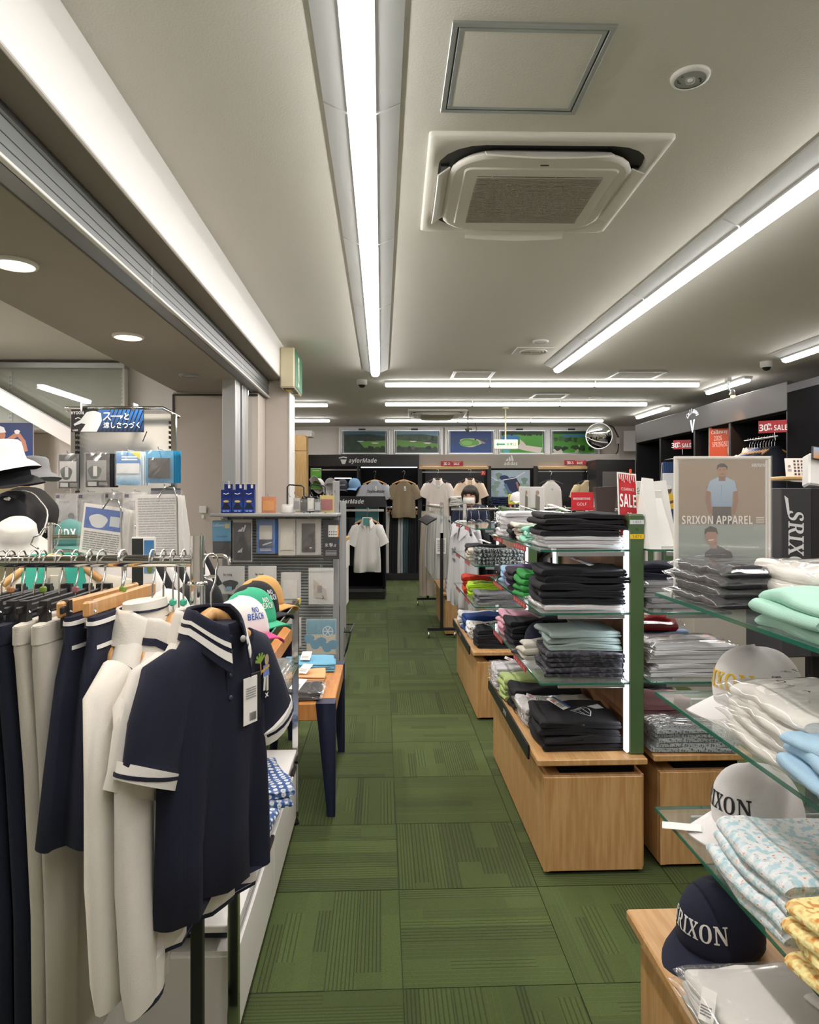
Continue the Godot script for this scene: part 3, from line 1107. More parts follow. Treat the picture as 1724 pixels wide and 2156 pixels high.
	i_rect(p, 0, 0.0775, 0.2, 0.15, hx("97826a"), hx("a08a72"))
	i_rect(p, 0, -0.075, 0.2, 0.155, hx("7f8a82"), hx("98a39a"))
	# standing man, pale blue shirt
	var flat := p.xf
	p.xf = flat * Transform3D(Basis.from_scale(V(0.95, 0.81, 1)), V(0, 0.029, 0))
	i_poly(p, [Vector2(-0.022, 0.03), Vector2(0.022, 0.03), Vector2(0.024, -0.033), Vector2(-0.026, -0.033)], hx("423630"))
	i_line(p, [Vector2(-0.033, 0.075), Vector2(-0.035, 0.035), Vector2(-0.028, 0.0)], 0.011, hx("93664a"))
	i_line(p, [Vector2(0.032, 0.075), Vector2(0.034, 0.035), Vector2(0.027, 0.0)], 0.011, hx("93664a"))
	i_poly(p, [Vector2(-0.012, 0.102), Vector2(-0.03, 0.092), Vector2(-0.038, 0.064), Vector2(-0.027, 0.06), Vector2(-0.025, 0.018), Vector2(0.024, 0.018), Vector2(0.026, 0.06), Vector2(0.037, 0.064), Vector2(0.03, 0.092), Vector2(0.012, 0.102)], hx("8aa3b8"), hx("a9c0d4"))
	i_rect(p, 0.0, 0.1, 0.016, 0.016, hx("8b5f45"))
	i_ell(p, 0.0, 0.121, 0.0115, 0.017, hx("a87a5c"))
	i_poly(p, [Vector2(-0.013, 0.122), Vector2(-0.012, 0.137), Vector2(-0.004, 0.143), Vector2(0.006, 0.142), Vector2(0.013, 0.134), Vector2(0.013, 0.122), Vector2(0.009, 0.132), Vector2(-0.008, 0.132)], hx("201915"))
	i_line(p, [Vector2(-0.004, 0.112), Vector2(0.005, 0.112)], 0.0016, hx("6b3f30"))
	for x in [-0.005, 0.005]:
		i_line(p, [Vector2(x - 0.002, 0.1235), Vector2(x + 0.002, 0.1235)], 0.0015, hx("2a1c16"))
	i_line(p, [Vector2(-0.002, 0.08), Vector2(-0.003, 0.04)], 0.001, hx("7d93a6"))
	# second man below, dark shirt, leaning
	p.xf = flat * Transform3D(Basis.from_scale(V(1.15, 1.15, 1)), V(0, 0.035, 0))
	i_poly(p, [Vector2(-0.012, -0.07), Vector2(-0.034, -0.085), Vector2(-0.036, -0.11), Vector2(-0.028, -0.15), Vector2(0.016, -0.15), Vector2(0.03, -0.12), Vector2(0.018, -0.085)], hx("2f2d31"), hx("3a383c"))
	i_line(p, [Vector2(0.016, -0.128), Vector2(0.03, -0.134)], 0.008, hx("b0793e"))
	i_rect(p, -0.018, -0.07, 0.014, 0.016, hx("8b5f45"))
	i_ell(p, -0.022, -0.053, 0.0115, 0.016, hx("a87a5c"))
	i_poly(p, [Vector2(-0.036, -0.05), Vector2(-0.034, -0.038), Vector2(-0.024, -0.032), Vector2(-0.012, -0.036), Vector2(-0.008, -0.05), Vector2(-0.014, -0.044), Vector2(-0.03, -0.044)], hx("201915"))
	i_line(p, [Vector2(-0.027, -0.061), Vector2(-0.018, -0.06)], 0.002, hx("e6d8cf"))
	p.xf = flat
	i_txt(p, "SRIXON APPAREL", -0.012, 0.012, 0.019, hx("efe9e0"), true, false, 0, 0.76)
	i_small(p, 0.087, 0.012, 0.018, 0.016, 4, hx("ded6ca"))
	i_txt(p, "SRIXON", 0.083, 0.14, 0.007, hx("e8eaec"), true, true, 0.2, 0.8)
	i_put(p, t)
	put(mm(V(-0.11, -0.004, 0.03), V(0.11, 0.0, -0.05)), "stand_foot", M.clear, t)
	put(mm(V(-0.112, 0.0, 0.006), V(0.112, 0.32, 0.008), 0.0), "cover_sheet", M.clear, t)
	# upright dark banner box behind it
	t = thing("banner_box", "dark grey upright box with white vertical lettering at the right edge", "banner box", V(1.484,1.149,-2.293), YAW + 0.12)
	put(bx(V(0, 0.0, -0.1), V(0.27, 0.575, 0.2), 0.003), "box_body", M.dark_grey, t)
	put(bx(V(0.06, -0.575, -0.1), V(0.04, 0.575, 0.04), 0.002), "post", M.black, t)
	put(bx(V(0.055, 0.0, 0.0008), V(0.16, 0.572, 0.002), 0.0), "dark_side", mt(hx("262324"), 0.55), t)
	p = ink(at(V(-0.083, 0.0, 0.0008)))
	i_txt(p, "SRIXON", 0.0, 0.085, 0.056, hx("dcdddd"), true, true, 0.16, 0.8, -PI / 2)
	i_poly(p, [Vector2(-0.042, 0.262), Vector2(-0.028, 0.252), Vector2(-0.022, 0.2), Vector2(-0.03, 0.196)], hx("dcdddd"))
	i_put(p, t)
	t = thing("acrylic_tray", "pale wooden shelf bracket above the dark banner box", "shelf", V(1.645,1.478,-2.636), YAW)
	put(bx(V(0, 0, 0), V(0.25, 0.014, 0.16), 0.003), "board", M.pale_wood, t)
	put(prism(T(), PackedVector2Array([Vector2(0.12, 0), Vector2(0.12, -0.03), Vector2(0.04, -0.012), Vector2(-0.08, -0.006), Vector2(-0.1, 0)]), 0.012, at(V(0, -0.007, 0.07))), "bracket", M.white_paint, t)
	t = thing("colour_chart", "white fabric colour chart card with rows of swatches on pale shelf", "card", V(1.612,1.521,-2.638), YAW)
	put(bx(V(0, 0, 0), V(0.07, 0.075, 0.006), 0.001, at(V(0, 0, 0), 0, -0.15, 0.0)), "card", M.card, t)
	p = ink(at(V(0, 0, 0.0035), 0, -0.15))
	for r in 5:
		for k in 3:
			i_rect(p, 0.0 + 0.014 * k, 0.026 - 0.013 * r, 0.008, 0.008, [hx("4a4a50"), hx("6b4a40"), hx("7a6a58"), hx("50404a")][(r + k) % 4])
	i_ell(p, -0.022, 0.006, 0.005, 0.005, hx("8a8a8a"))
	i_small(p, -0.022, -0.01, 0.014, 0.01, 2, hx("9a9a9a"))
	i_put(p, t)
	t = thing("framed_picture", "small framed picture on a white stand at the right edge", "picture", V(1.568,1.512,-2.439), YAW)
	put(bx(V(0, -0.01, -0.02), V(0.09, 0.12, 0.05), 0.006, at(V(0.02, 0, 0), 0, -0.25, -0.15)), "stand", M.white_paint, t)
	put(bx(V(0, 0.045, 0.02), V(0.09, 0.05, 0.006), 0.002, at(V(0.02, 0, 0), 0, -0.25, -0.15)), "frame", M.dark_grey, t)
	p = ink(at(V(0.02, 0, 0), 0, -0.25, -0.15) * at(V(0, 0.045, 0.0235)))
	i_rect(p, 0, 0.0, 0.08, 0.042, hx("c98a3a"), hx("8fb0d0"))
	i_put(p, t)

# ---------------------------------------------------------------- garments
var MESH := {}


func ns(x: float, y: float, sd: int) -> float:   # smooth repeatable wobble, about -1 to 1
	var f := float(sd)
	return 0.5 * sin(x * 1.7 + f * 1.3 + 1.1 * sin(y * 1.3 + f)) + 0.3 * sin(y * 2.3 + f * 2.1 + x * 0.9) + 0.2 * sin(x * 4.1 - y * 3.3 + f * 0.7)


var FOLD := {}


# a print lying on the top of a folded shirt, following its waves
func lie(t: Node3D, xf: Transform3D) -> Ink:
	var p := ink(xf)
	var f: Array = FOLD[t]
	var th: float = f[1].y
	p.warp = func(v: Vector3) -> Vector3: return V(v.x, th + ns(v.x * 14.0, v.z * 14.0, f[0]) * th * 0.27 * 1.35 + v.y + f[2], v.z)
	return p


func folded_mesh(w: float, l: float, t: float, sd: int) -> ArrayMesh:
	var key := "fold%.3f_%.3f_%.3f_%d" % [w, l, t, sd]
	if MESH.has(key):
		return MESH[key]
	var g := t * 0.05
	var prof := []
	var h := w / 2
	var r := t / 2
	for k in 5:
		prof.append(Vector2(lerpf(-h + r, h, k / 4.0), 0))
	prof.append(Vector2(h + 0.004, r * 0.5))
	prof.append(Vector2(h, r - g))
	prof.append(Vector2(h * 0.2, r - g))
	prof.append(Vector2(-h + r * 1.6, r))
	prof.append(Vector2(h * 0.2, r + g))
	prof.append(Vector2(h - 0.004, r + g))
	prof.append(Vector2(h, r * 1.5))
	for k in 8:
		prof.append(Vector2(lerpf(h - 0.004, -h + r, k / 7.0), t))
	for k in range(1, 6):
		var a := PI / 2 + PI * k / 6.0
		prof.append(Vector2(-h + r + cos(a) * r, r + sin(a) * r))
	var rings := []
	var zs := [-0.5, -0.485, -0.45, -0.3, -0.15, 0.0, 0.15, 0.3, 0.45, 0.485, 0.5]
	for z in zs:
		var edge: float = absf(z) * 2.0
		var sq := 1.0 if edge < 0.91 else (0.93 if edge < 0.98 else 0.7)
		var ring := PackedVector3Array()
		for p in prof:
			var zz: float = z * l
			var lift: float = ns(p.x * 14.0, zz * 14.0, sd) * t * 0.27
			var yy: float = r + (p.y - r) * sq + lift * (0.35 + p.y / t)
			var xx: float = p.x + ns(zz * 16.0, p.y * 30.0, sd + 5) * 0.009
			ring.append(V(xx, maxf(yy, 0.0005), zz + ns(p.x * 15.0, p.y * 60.0, sd + 9) * 0.004))
		rings.append(ring)
	MESH[key] = done(loft(T(), rings))
	return MESH[key]


func bag_mesh(w: float, l: float, t: float, sd: int) -> ArrayMesh:
	var key := "bag%.3f_%.3f_%.3f_%d" % [w, l, t, sd]
	if MESH.has(key):
		return MESH[key]
	var rings := []
	for i in 15:
		var z := (i / 14.0 - 0.5)
		var e := 1.0 - pow(absf(z) * 2.0, 6.0)
		var ring := PackedVector3Array()
		for j in 28:
			var a := TAU * j / 28.0
			var x := signf(cos(a)) * pow(absf(cos(a)), 0.35) * w / 2
			var y := signf(sin(a)) * pow(absf(sin(a)), 0.55) * t / 2 * (0.12 + 0.88 * e)
			var cr := ns(x * 60.0, z * l * 60.0, sd) * 0.0035 + ns(x * 150.0 + z * 60.0, z * l * 90.0, sd + 3) * 0.0018
			ring.append(V(x + cr, t / 2 + 0.001 + y + (cr if y > 0 else cr * 0.2), z * l))
		rings.append(ring)
	MESH[key] = done(loft(T(), rings))
	return MESH[key]


func price_tag(par: Node, xf: Transform3D, red := true, w := 0.04, h := 0.055, extra := "") -> void:
	var c := put(bx(Vector3.ZERO, V(w, h, 0.0012), 0.0003), "price_tag", M.card, par, xf)
	c.set_meta("label", "white printed price tag")
	var p := ink(at(V(0, 0, 0.0004)))
	if red:
		i_txt(p, "30%", 0, h * 0.22, h * 0.2, hx("c83238"), true, false, 0, 0.9)
	if extra == "blue":
		i_rect(p, w * 0.36, 0, w * 0.28, h, hx("2b62b5"))
		i_rect(p, w * 0.16, 0, w * 0.14, h, hx("e6bf2c"))
	i_small(p, -w * 0.05, -h * 0.18, w * 0.7, h * 0.35, 4, hx("7a7a80"))
	i_put(p, c)


const ORD := ["topmost", "second from top", "third from top", "fourth from top", "fifth from top", "sixth from top"]


# o: turn, bag, tag, sd, yaw jitter, key (cloth pattern), slip
func stack(n: int, base: Vector3, size: Vector3, col: String, desc: String, where: String, o := {}) -> float:
	var m: Material = cloth(hx(col), 0.9, o.get("key", ""))
	var y := base.y
	var turn: float = o.get("turn", 0.0)
	var top: Node3D
	for k in n:
		var od: String = ORD[mini(n - 1 - k, 5)] if n > 1 else "single one"
		if k == 0 and n > 1:
			od = "lowest"
		var sd := rng.randi_range(0, 3)
		var kind := "shirt"
		for w in ["towel", "sock", "top", "blouse", "jacket", "polo"]:
			if w in desc.split(",")[0]:
				kind = w
				break
		var t := thing("folded_" + ("garment" if kind == "top" else kind), "%s, %s, %s" % [desc, od, where], "socks" if kind == "sock" else kind, V(base.x + rng.randf_range(-1, 1) * o.get("slip", 0.009), y, base.z + rng.randf_range(-1, 1) * 0.006), turn + rng.randf_range(-1, 1) * o.get("jit", 0.065), "folded garments, " + where)
		var th := size.y
		put(folded_mesh(size.x, size.z, th, sd + int(o.get("sd", 0))), "shirt_body", m, t)
		if o.get("trim", "") != "" and k == n - 1:
			put(folded_mesh(size.x * 0.3, size.z * 0.4, th * 0.25, sd), "collar", cloth(hx(o.trim)), t, at(V(size.x * 0.24, th, 0)))
		if o.get("bag", false):
			put(bag_mesh(size.x + 0.03, size.z + 0.03, th + 0.006, sd), "plastic_bag", M.bag, t)
		y += th * 0.985
		top = t
		FOLD[t] = [sd + int(o.get("sd", 0)), size, 0.006 if not o.get("bag", false) else 0.011]
	if o.has("tag"):
		var g: Array = o.tag
		price_tag(top, at(V(g[0], size.y * 1.3 + 0.014, g[1]), g[2], -PI / 2 + 0.32), g[3] if g.size() > 3 else true, 0.052, 0.085, g[4] if g.size() > 4 else "")
	return y


# ---- caps and hats
func crown_pt(phi: float, v: float, s := 1.0, lean := 0.0) -> Vector3:
	var a := v * PI / 2
	var r := pow(maxf(cos(a), 0.0), 0.72)
	var y := pow(maxf(sin(a), 0.0), 0.92)
	var seam := 1.0 - 0.014 * exp(-pow(sin(phi * 3.0) / 0.22, 2.0)) * (1.0 - v * 0.4)
	var front := maxf(cos(phi), 0.0)
	return V(sin(phi) * 0.084 * r * seam, y * (0.118 + 0.01 * front), cos(phi) * (0.096 * r + 0.012 * front * v * (1.0 - v) * 4.0) * seam) * s


func cap(label: String, p: Vector3, rot: Vector3, m: Material, word := "", wm: Material = null, wh := 0.03, brim_m: Material = null, group := "", s := 1.0, under: Material = null, serif := false) -> Node3D:
	var t := thing("cap", label, "cap", p, 0.0, group)
	t.rotation = rot
	if not MESH.has("crown"):
		var rings := []
		for i in 13:
			var ring := PackedVector3Array()
			for j in 48:
				ring.append(crown_pt(-TAU * j / 48.0 + PI / 2, minf(i / 12.0, 0.995)))
			rings.append(ring)
		for i in range(12, -1, -1):
			var ring := PackedVector3Array()
			for v in rings[i]:
				ring.append(v * 0.97)
			if i > 0:
				rings.append(ring)
			else:
				rings.append(ring)
		rings.insert(0, rings[-1])
		MESH.crown = done(loft(T(), rings, false, false))
		MESH.brim = done(sheet(T(), 16, 6, func(u: float, v: float):
			var a := lerpf(-1.15, 1.15, u)
			var b := crown_pt(a, 0.02)
			var e := V(sin(a * 0.86) * 0.088, -0.002, 0.088 + cos(a * 0.95) * 0.078)
			var o := b.lerp(e, v)
			o.y += -0.024 * pow(absf(a) / 1.15, 2.0) * v + 0.004 * v * (1 - v)
			return o, 0.0035))
		MESH.button = done(lathe(T(), [Vector2(0.008, -0.002), Vector2(0.007, 0.003), Vector2(0, 0.005)], 10, at(V(0, 0.118, 0))))
	var sc := Transform3D(Basis.from_scale(Vector3.ONE * s), Vector3.ZERO)
	put(MESH.crown, "crown", m, t, sc)
	put(MESH.brim, "brim", brim_m if brim_m else m, t, sc)
	put(MESH.button, "top_button", m, t, sc)
	if word != "":
		var st := T()
		txt(st, word, wh, Transform3D.IDENTITY, true, serif, 0.0, 1.0, func(v): return crown_pt(v.x / 0.088, 0.3 + v.y / 0.14, s * 1.013))
		put(st, "lettering", wm, t)
	return t


func bucket(label: String, p: Vector3, rot: Vector3, m: Material, inside: Material, s := 1.0, rim: Material = null) -> Node3D:
	var t := thing("bucket_hat", label, "hat", p)
	t.rotation = rot
	var f := func(pr: Array, sd: int) -> SurfaceTool:
		var rings := []
		for q_ in pr:
			var ring := PackedVector3Array()
			for j in 36:
				var a := -TAU * j / 36.0
				var w: float = 1.0 + 0.03 * sin(a * 3.0 + sd) + 0.02 * sin(a * 7.0 + q_.y * 60.0)
				ring.append(V(cos(a) * q_.x * w, q_.y + (0.012 * sin(a * 2.0 + sd) * clampf((q_.x - 0.09) * 16.0, 0, 1)), sin(a) * q_.x * w * 1.1) * s)
			rings.append(ring)
		return loft(T(), rings, false, pr[-1].x < 0.03)
	put(f.call([Vector2(0.155, -0.045), Vector2(0.125, -0.016), Vector2(0.096, 0.0), Vector2(0.09, 0.03), Vector2(0.08, 0.08), Vector2(0.066, 0.094), Vector2(0.02, 0.1)], 1), "hat_body", m, t)
	put(f.call([Vector2(0.153, -0.047), Vector2(0.123, -0.02), Vector2(0.094, -0.003), Vector2(0.087, 0.03), Vector2(0.077, 0.077), Vector2(0.02, 0.095)], 1), "lining", inside, t)
	if rim:
		var pts := []
		for j in 37:
			var a := -TAU * j / 36.0
			var w := 1.0 + 0.03 * sin(a * 3.0 + 1) + 0.02 * sin(a * 7.0 - 0.045 * 60.0)
			pts.append(V(cos(a) * 0.155 * w, -0.046 + 0.012 * sin(a * 2.0 + 1), sin(a) * 0.155 * w * 1.1) * s)
		put(tube(T(), pts, 0.004), "rim", rim, t)
	return t


# ---- hanging things
func drape(st: SurfaceTool, pr: Array, folds: float, sd: int, n := 36) -> SurfaceTool:
	# pr rows from the hem up: height, half width, half thickness, fold depth, shift in x
	var rings := []
	for r in pr:
		var ring := PackedVector3Array()
		for j in n:
			var a := TAU * j / n
			var x: float = signf(cos(a)) * pow(absf(cos(a)), 0.75) * r[1]
			var z: float = -signf(sin(a)) * pow(absf(sin(a)), 0.7) * r[2]
			var u: float = x / maxf(r[1], 0.001)
			z += r[3] * (sin(u * folds + sd + r[0] * 1.5) + 0.5 * sin(u * folds * 1.9 + sd * 2.0))
			ring.append(V(x + (r[4] if r.size() > 4 else 0.0), r[0] + 0.3 * r[3] * sin(u * folds * 0.5 + sd), z))
		rings.append(ring)
	return loft(st, rings)


func limb(st: SurfaceTool, pts: Array, r1: Array, r2: Array, sd: int, i0 := 0, n := 18) -> SurfaceTool:
	var rings := []
	for i in pts.size():
		var d: Vector3 = (pts[mini(i + 1, pts.size() - 1)] - pts[maxi(i - 1, 0)]).normalized()
		var e2 := V(0, 0, 1)
		var e1 := e2.cross(d).normalized()
		e2 = d.cross(e1).normalized()
		var ring := PackedVector3Array()
		for j in n:
			var a := TAU * j / n
			var k := 1.0 + 0.07 * sin(a * 3.0 + (i0 if i0 > 0 else i) * 1.7 + sd)
			ring.append(pts[i] + e1 * cos(a) * r1[i] * k + e2 * sin(a) * r2[i] * k)
		rings.append(ring)
	return loft(st, rings)


func collar_pt(u: float, v: float, s: float) -> Vector3:
	var a := lerpf(0.4, TAU - 0.4, u) + PI / 2
	var f := maxf(0.0, sin(a))
	var r := (1.0 + 0.42 * v * v) * s
	var y := 0.03 + 0.014 * sin(v * PI) - (0.062 + 0.045 * f * f) * v * v - 0.035 * f
	return V(cos(a) * 0.068 * r, y, sin(a) * 0.05 * r + 0.014 * f)


func shirt_meshes(kind: String, sd: int) -> Dictionary:
	var key := "shirt" + kind + str(sd)
	if MESH.has(key):
		return MESH[key]
	var o := {}
	var L := -0.62 if kind != "long" else -0.64
	o.body = done(drape(T(), [[L, 0.205, 0.03, 0.02], [L + 0.004, 0.212, 0.034, 0.02], [L + 0.14, 0.208, 0.036, 0.016], [-0.34, 0.2, 0.042, 0.009], [-0.22, 0.192, 0.046, 0.005], [-0.15, 0.186, 0.045, 0.002], [-0.095, 0.168, 0.042, 0.0], [-0.05, 0.126, 0.038, 0.0], [-0.018, 0.086, 0.04, 0.0], [0.0, 0.066, 0.04, 0.0]], 7.0, sd))
	for s in [-1.0, 1.0]:
		var nm := "l" if s < 0 else "r"
		if kind == "long":
			o[nm] = done(limb(T(), [V(s * 0.125, -0.085, 0), V(s * 0.175, -0.13, 0.0), V(s * 0.215, -0.25, 0.01), V(s * 0.24, -0.42, 0.02), V(s * 0.245, -0.58, 0.03), V(s * 0.24, -0.63, 0.03)], [0.06, 0.09, 0.075, 0.062, 0.052, 0.046], [0.03, 0.036, 0.03, 0.028, 0.026, 0.024], sd))
		elif kind == "vest":
			o[nm] = null
		else:
			o[nm] = done(limb(T(), [V(s * 0.12, -0.075, 0), V(s * 0.165, -0.115, 0.0), V(s * 0.216, -0.205, 0.006), V(s * 0.243, -0.266, 0.0095), V(s * 0.255, -0.295, 0.01)], [0.055, 0.09, 0.088, 0.086, 0.0845], [0.03, 0.04, 0.036, 0.0365, 0.0355], sd))
			o["c" + nm] = done(limb(T(), [V(s * 0.243, -0.266, 0.0095), V(s * 0.256, -0.298, 0.01)], [0.092, 0.0905], [0.043, 0.041], sd, 4))
	# a turned down collar
	if kind == "polo" or kind == "long":
		o.collar = done(sheet(T(), 28, 6, func(u: float, v: float): return collar_pt(u, v, 1.0), 0.004))
		o.band = done(sheet(T(), 28, 1, func(u: float, v: float): return collar_pt(u, 0.9 - 0.1 * v, 1.03), 0.005))
		o.band2 = done(sheet(T(), 28, 1, func(u: float, v: float): return collar_pt(u, 0.74 - 0.07 * v, 1.03), 0.005))
	else:
		o.collar = done(limb(T(), [V(0, -0.012, 0.006), V(0, 0.012 if kind != "vest" else 0.0, 0.0)], [0.074, 0.062], [0.05, 0.04], 0))
	o.placket = done(bx(V(0.0, -0.09, 0.0445), V(0.026, 0.13, 0.005), 0.002))
	MESH[key] = o
	return o


# a shirt whose collar sits at p, its front towards local +z; o may hold trim, scale, key, stretch
func hang_shirt(label: String, p: Vector3, turn: float, col: String, kind := "tee", o := {}) -> Node3D:
	var t := thing("hanging_shirt" if kind != "vest" else "hanging_vest", label, "shirt", p, turn, o.get("group", ""))
	if o.get("view", false):
		t.transform = BK() * at(p, turn)
	var m: Material = cloth(hx(col), 0.9, o.get("key", ""))
	var g := shirt_meshes(kind, o.get("sd", rng.randi_range(0, 2)))
	var sc: Vector3 = o.get("scale", Vector3.ONE)
	var xf := Transform3D(Basis.from_scale(sc), Vector3.ZERO)
	put(g.body, "body", m, t, xf)
	for s in ["l", "r"]:
		if g[s]:
			put(g[s], "sleeve", m, t, xf)
			if g.has("c" + s) and o.get("cuff", "") != "":
				put(g["c" + s], "cuff", cloth(hx(o.cuff)), t, xf)
	put(g.collar, "collar", cloth(hx(o.get("trim", col))) if o.get("trim", "") != "" else m, t, xf)
	if kind == "polo" or kind == "long":
		put(g.placket, "placket", m, t, xf)
	if o.has("tag"):
		price_tag(t, at(V(0.02, -0.12, 0.055), 0, 0, 0.05), false, 0.035, 0.08)
	return t


func hanger(label: String, p: Vector3, turn: float, m: Material, o := {}) -> Node3D:
	# p is the middle of the rail; the bar hangs below it across local x
	var t := thing("clothes_hanger", label, "hanger", p, turn, o.get("group", ""))
	if o.get("view", false):
		t.transform = BK() * at(p, turn)
	var dr: float = o.get("drop", 0.11)
	var w: float = o.get("wide", 0.19)
	var key := "hook%.3f" % dr
	if not MESH.has(key):
		var pts := []
		for k in 9:
			var a := PI * 1.08 - PI * 1.3 * k / 8.0
			pts.append(V(cos(a) * 0.021, 0.004 + sin(a) * 0.021, 0))
		pts.append_array([V(0.012, -0.035, 0), V(0.0, -0.055, 0), V(0, -dr, 0)])
		MESH[key] = done(tube(T(), pts, 0.0022, 6))
	# the hook lies across the rail, so it is turned a quarter against the bar
	put(MESH[key], "hook", M.chrome, t)
	var kb := "bar%.2f" % w
	if not MESH.has(kb):
		var pts := []
		var rr := []
		for k in 13:
			var u := k / 6.0 - 1.0
			pts.append(V(u * w, -0.006 - 0.07 * pow(absf(u), 1.5), 0.03 * u * u))
			rr.append(0.014 - 0.004 * absf(u))
		MESH[kb] = done(tube(T(), pts, rr, 10))
	put(MESH[kb], "bar", m, t, at(V(0, -dr, 0)))
	if o.has("clip"):
		put(bx(V(0, -dr + 0.028, 0), V(0.02, 0.014, 0.012), 0.003), "size_clip", mt(hx(o.clip), 0.4), t)
	return t


func slab_mesh(kind: String, sd: int) -> ArrayMesh:
	var key := kind + str(sd)
	if not MESH.has(key):
		var r := []
		match kind:
			"trousers":
				r = [[-0.98, 0.1, 0.016, 0.008], [-0.975, 0.105, 0.02, 0.008], [-0.6, 0.115, 0.024, 0.008], [-0.3, 0.14, 0.028, 0.005], [-0.06, 0.17, 0.026, 0.002], [-0.05, 0.172, 0.024, 0.0], [0.0, 0.175, 0.02, 0.0]]
			"skirt":
				r = [[-0.435, 0.225, 0.03, 0.016], [-0.43, 0.23, 0.034, 0.016], [-0.3, 0.21, 0.032, 0.012], [-0.12, 0.185, 0.026, 0.005], [-0.05, 0.168, 0.022, 0.0], [0.0, 0.165, 0.02, 0.0]]
			"pleats":
				r = [[-0.9, 0.11, 0.02, 0.016], [-0.5, 0.11, 0.02, 0.014], [-0.1, 0.09, 0.018, 0.009], [0.0, 0.085, 0.016, 0.004]]
		MESH[key] = done(drape(T(), r, 9.0 if kind != "pleats" else 16.0, sd, 44))
	return MESH[key]


func hang_slab(n: String, label: String, cat: String, p: Vector3, turn: float, kind: String, col: String, o := {}) -> Node3D:
	var t := thing(n, label, cat, p, turn, o.get("group", ""))
	if o.get("view", false):
		t.transform = BK() * at(p, turn)
	var sc: Vector3 = o.get("scale", Vector3.ONE)
	var xf := Transform3D(Basis.from_scale(sc), Vector3.ZERO)
	put(slab_mesh(kind, o.get("sd", 0)), "cloth", cloth(hx(col), 0.9, o.get("key", "")), t, xf)
	if kind == "skirt":
		for y in o.get("stripes", []):
			put(drape(T(), [[y - 0.004, 0.1675, 0.0245, 0.0], [y + 0.004, 0.167, 0.0242, 0.0]], 9.0, 0, 40), "stripe", cloth(hx("e6e4e0")), t, xf)
	elif kind == "trousers":
		put(drape(T(), [[-0.036, 0.1755, 0.0245, 0.0], [-0.002, 0.1765, 0.0225, 0.0]], 9.0, 0, 40), "waistband", cloth(hx(col)), t, xf)
	return t

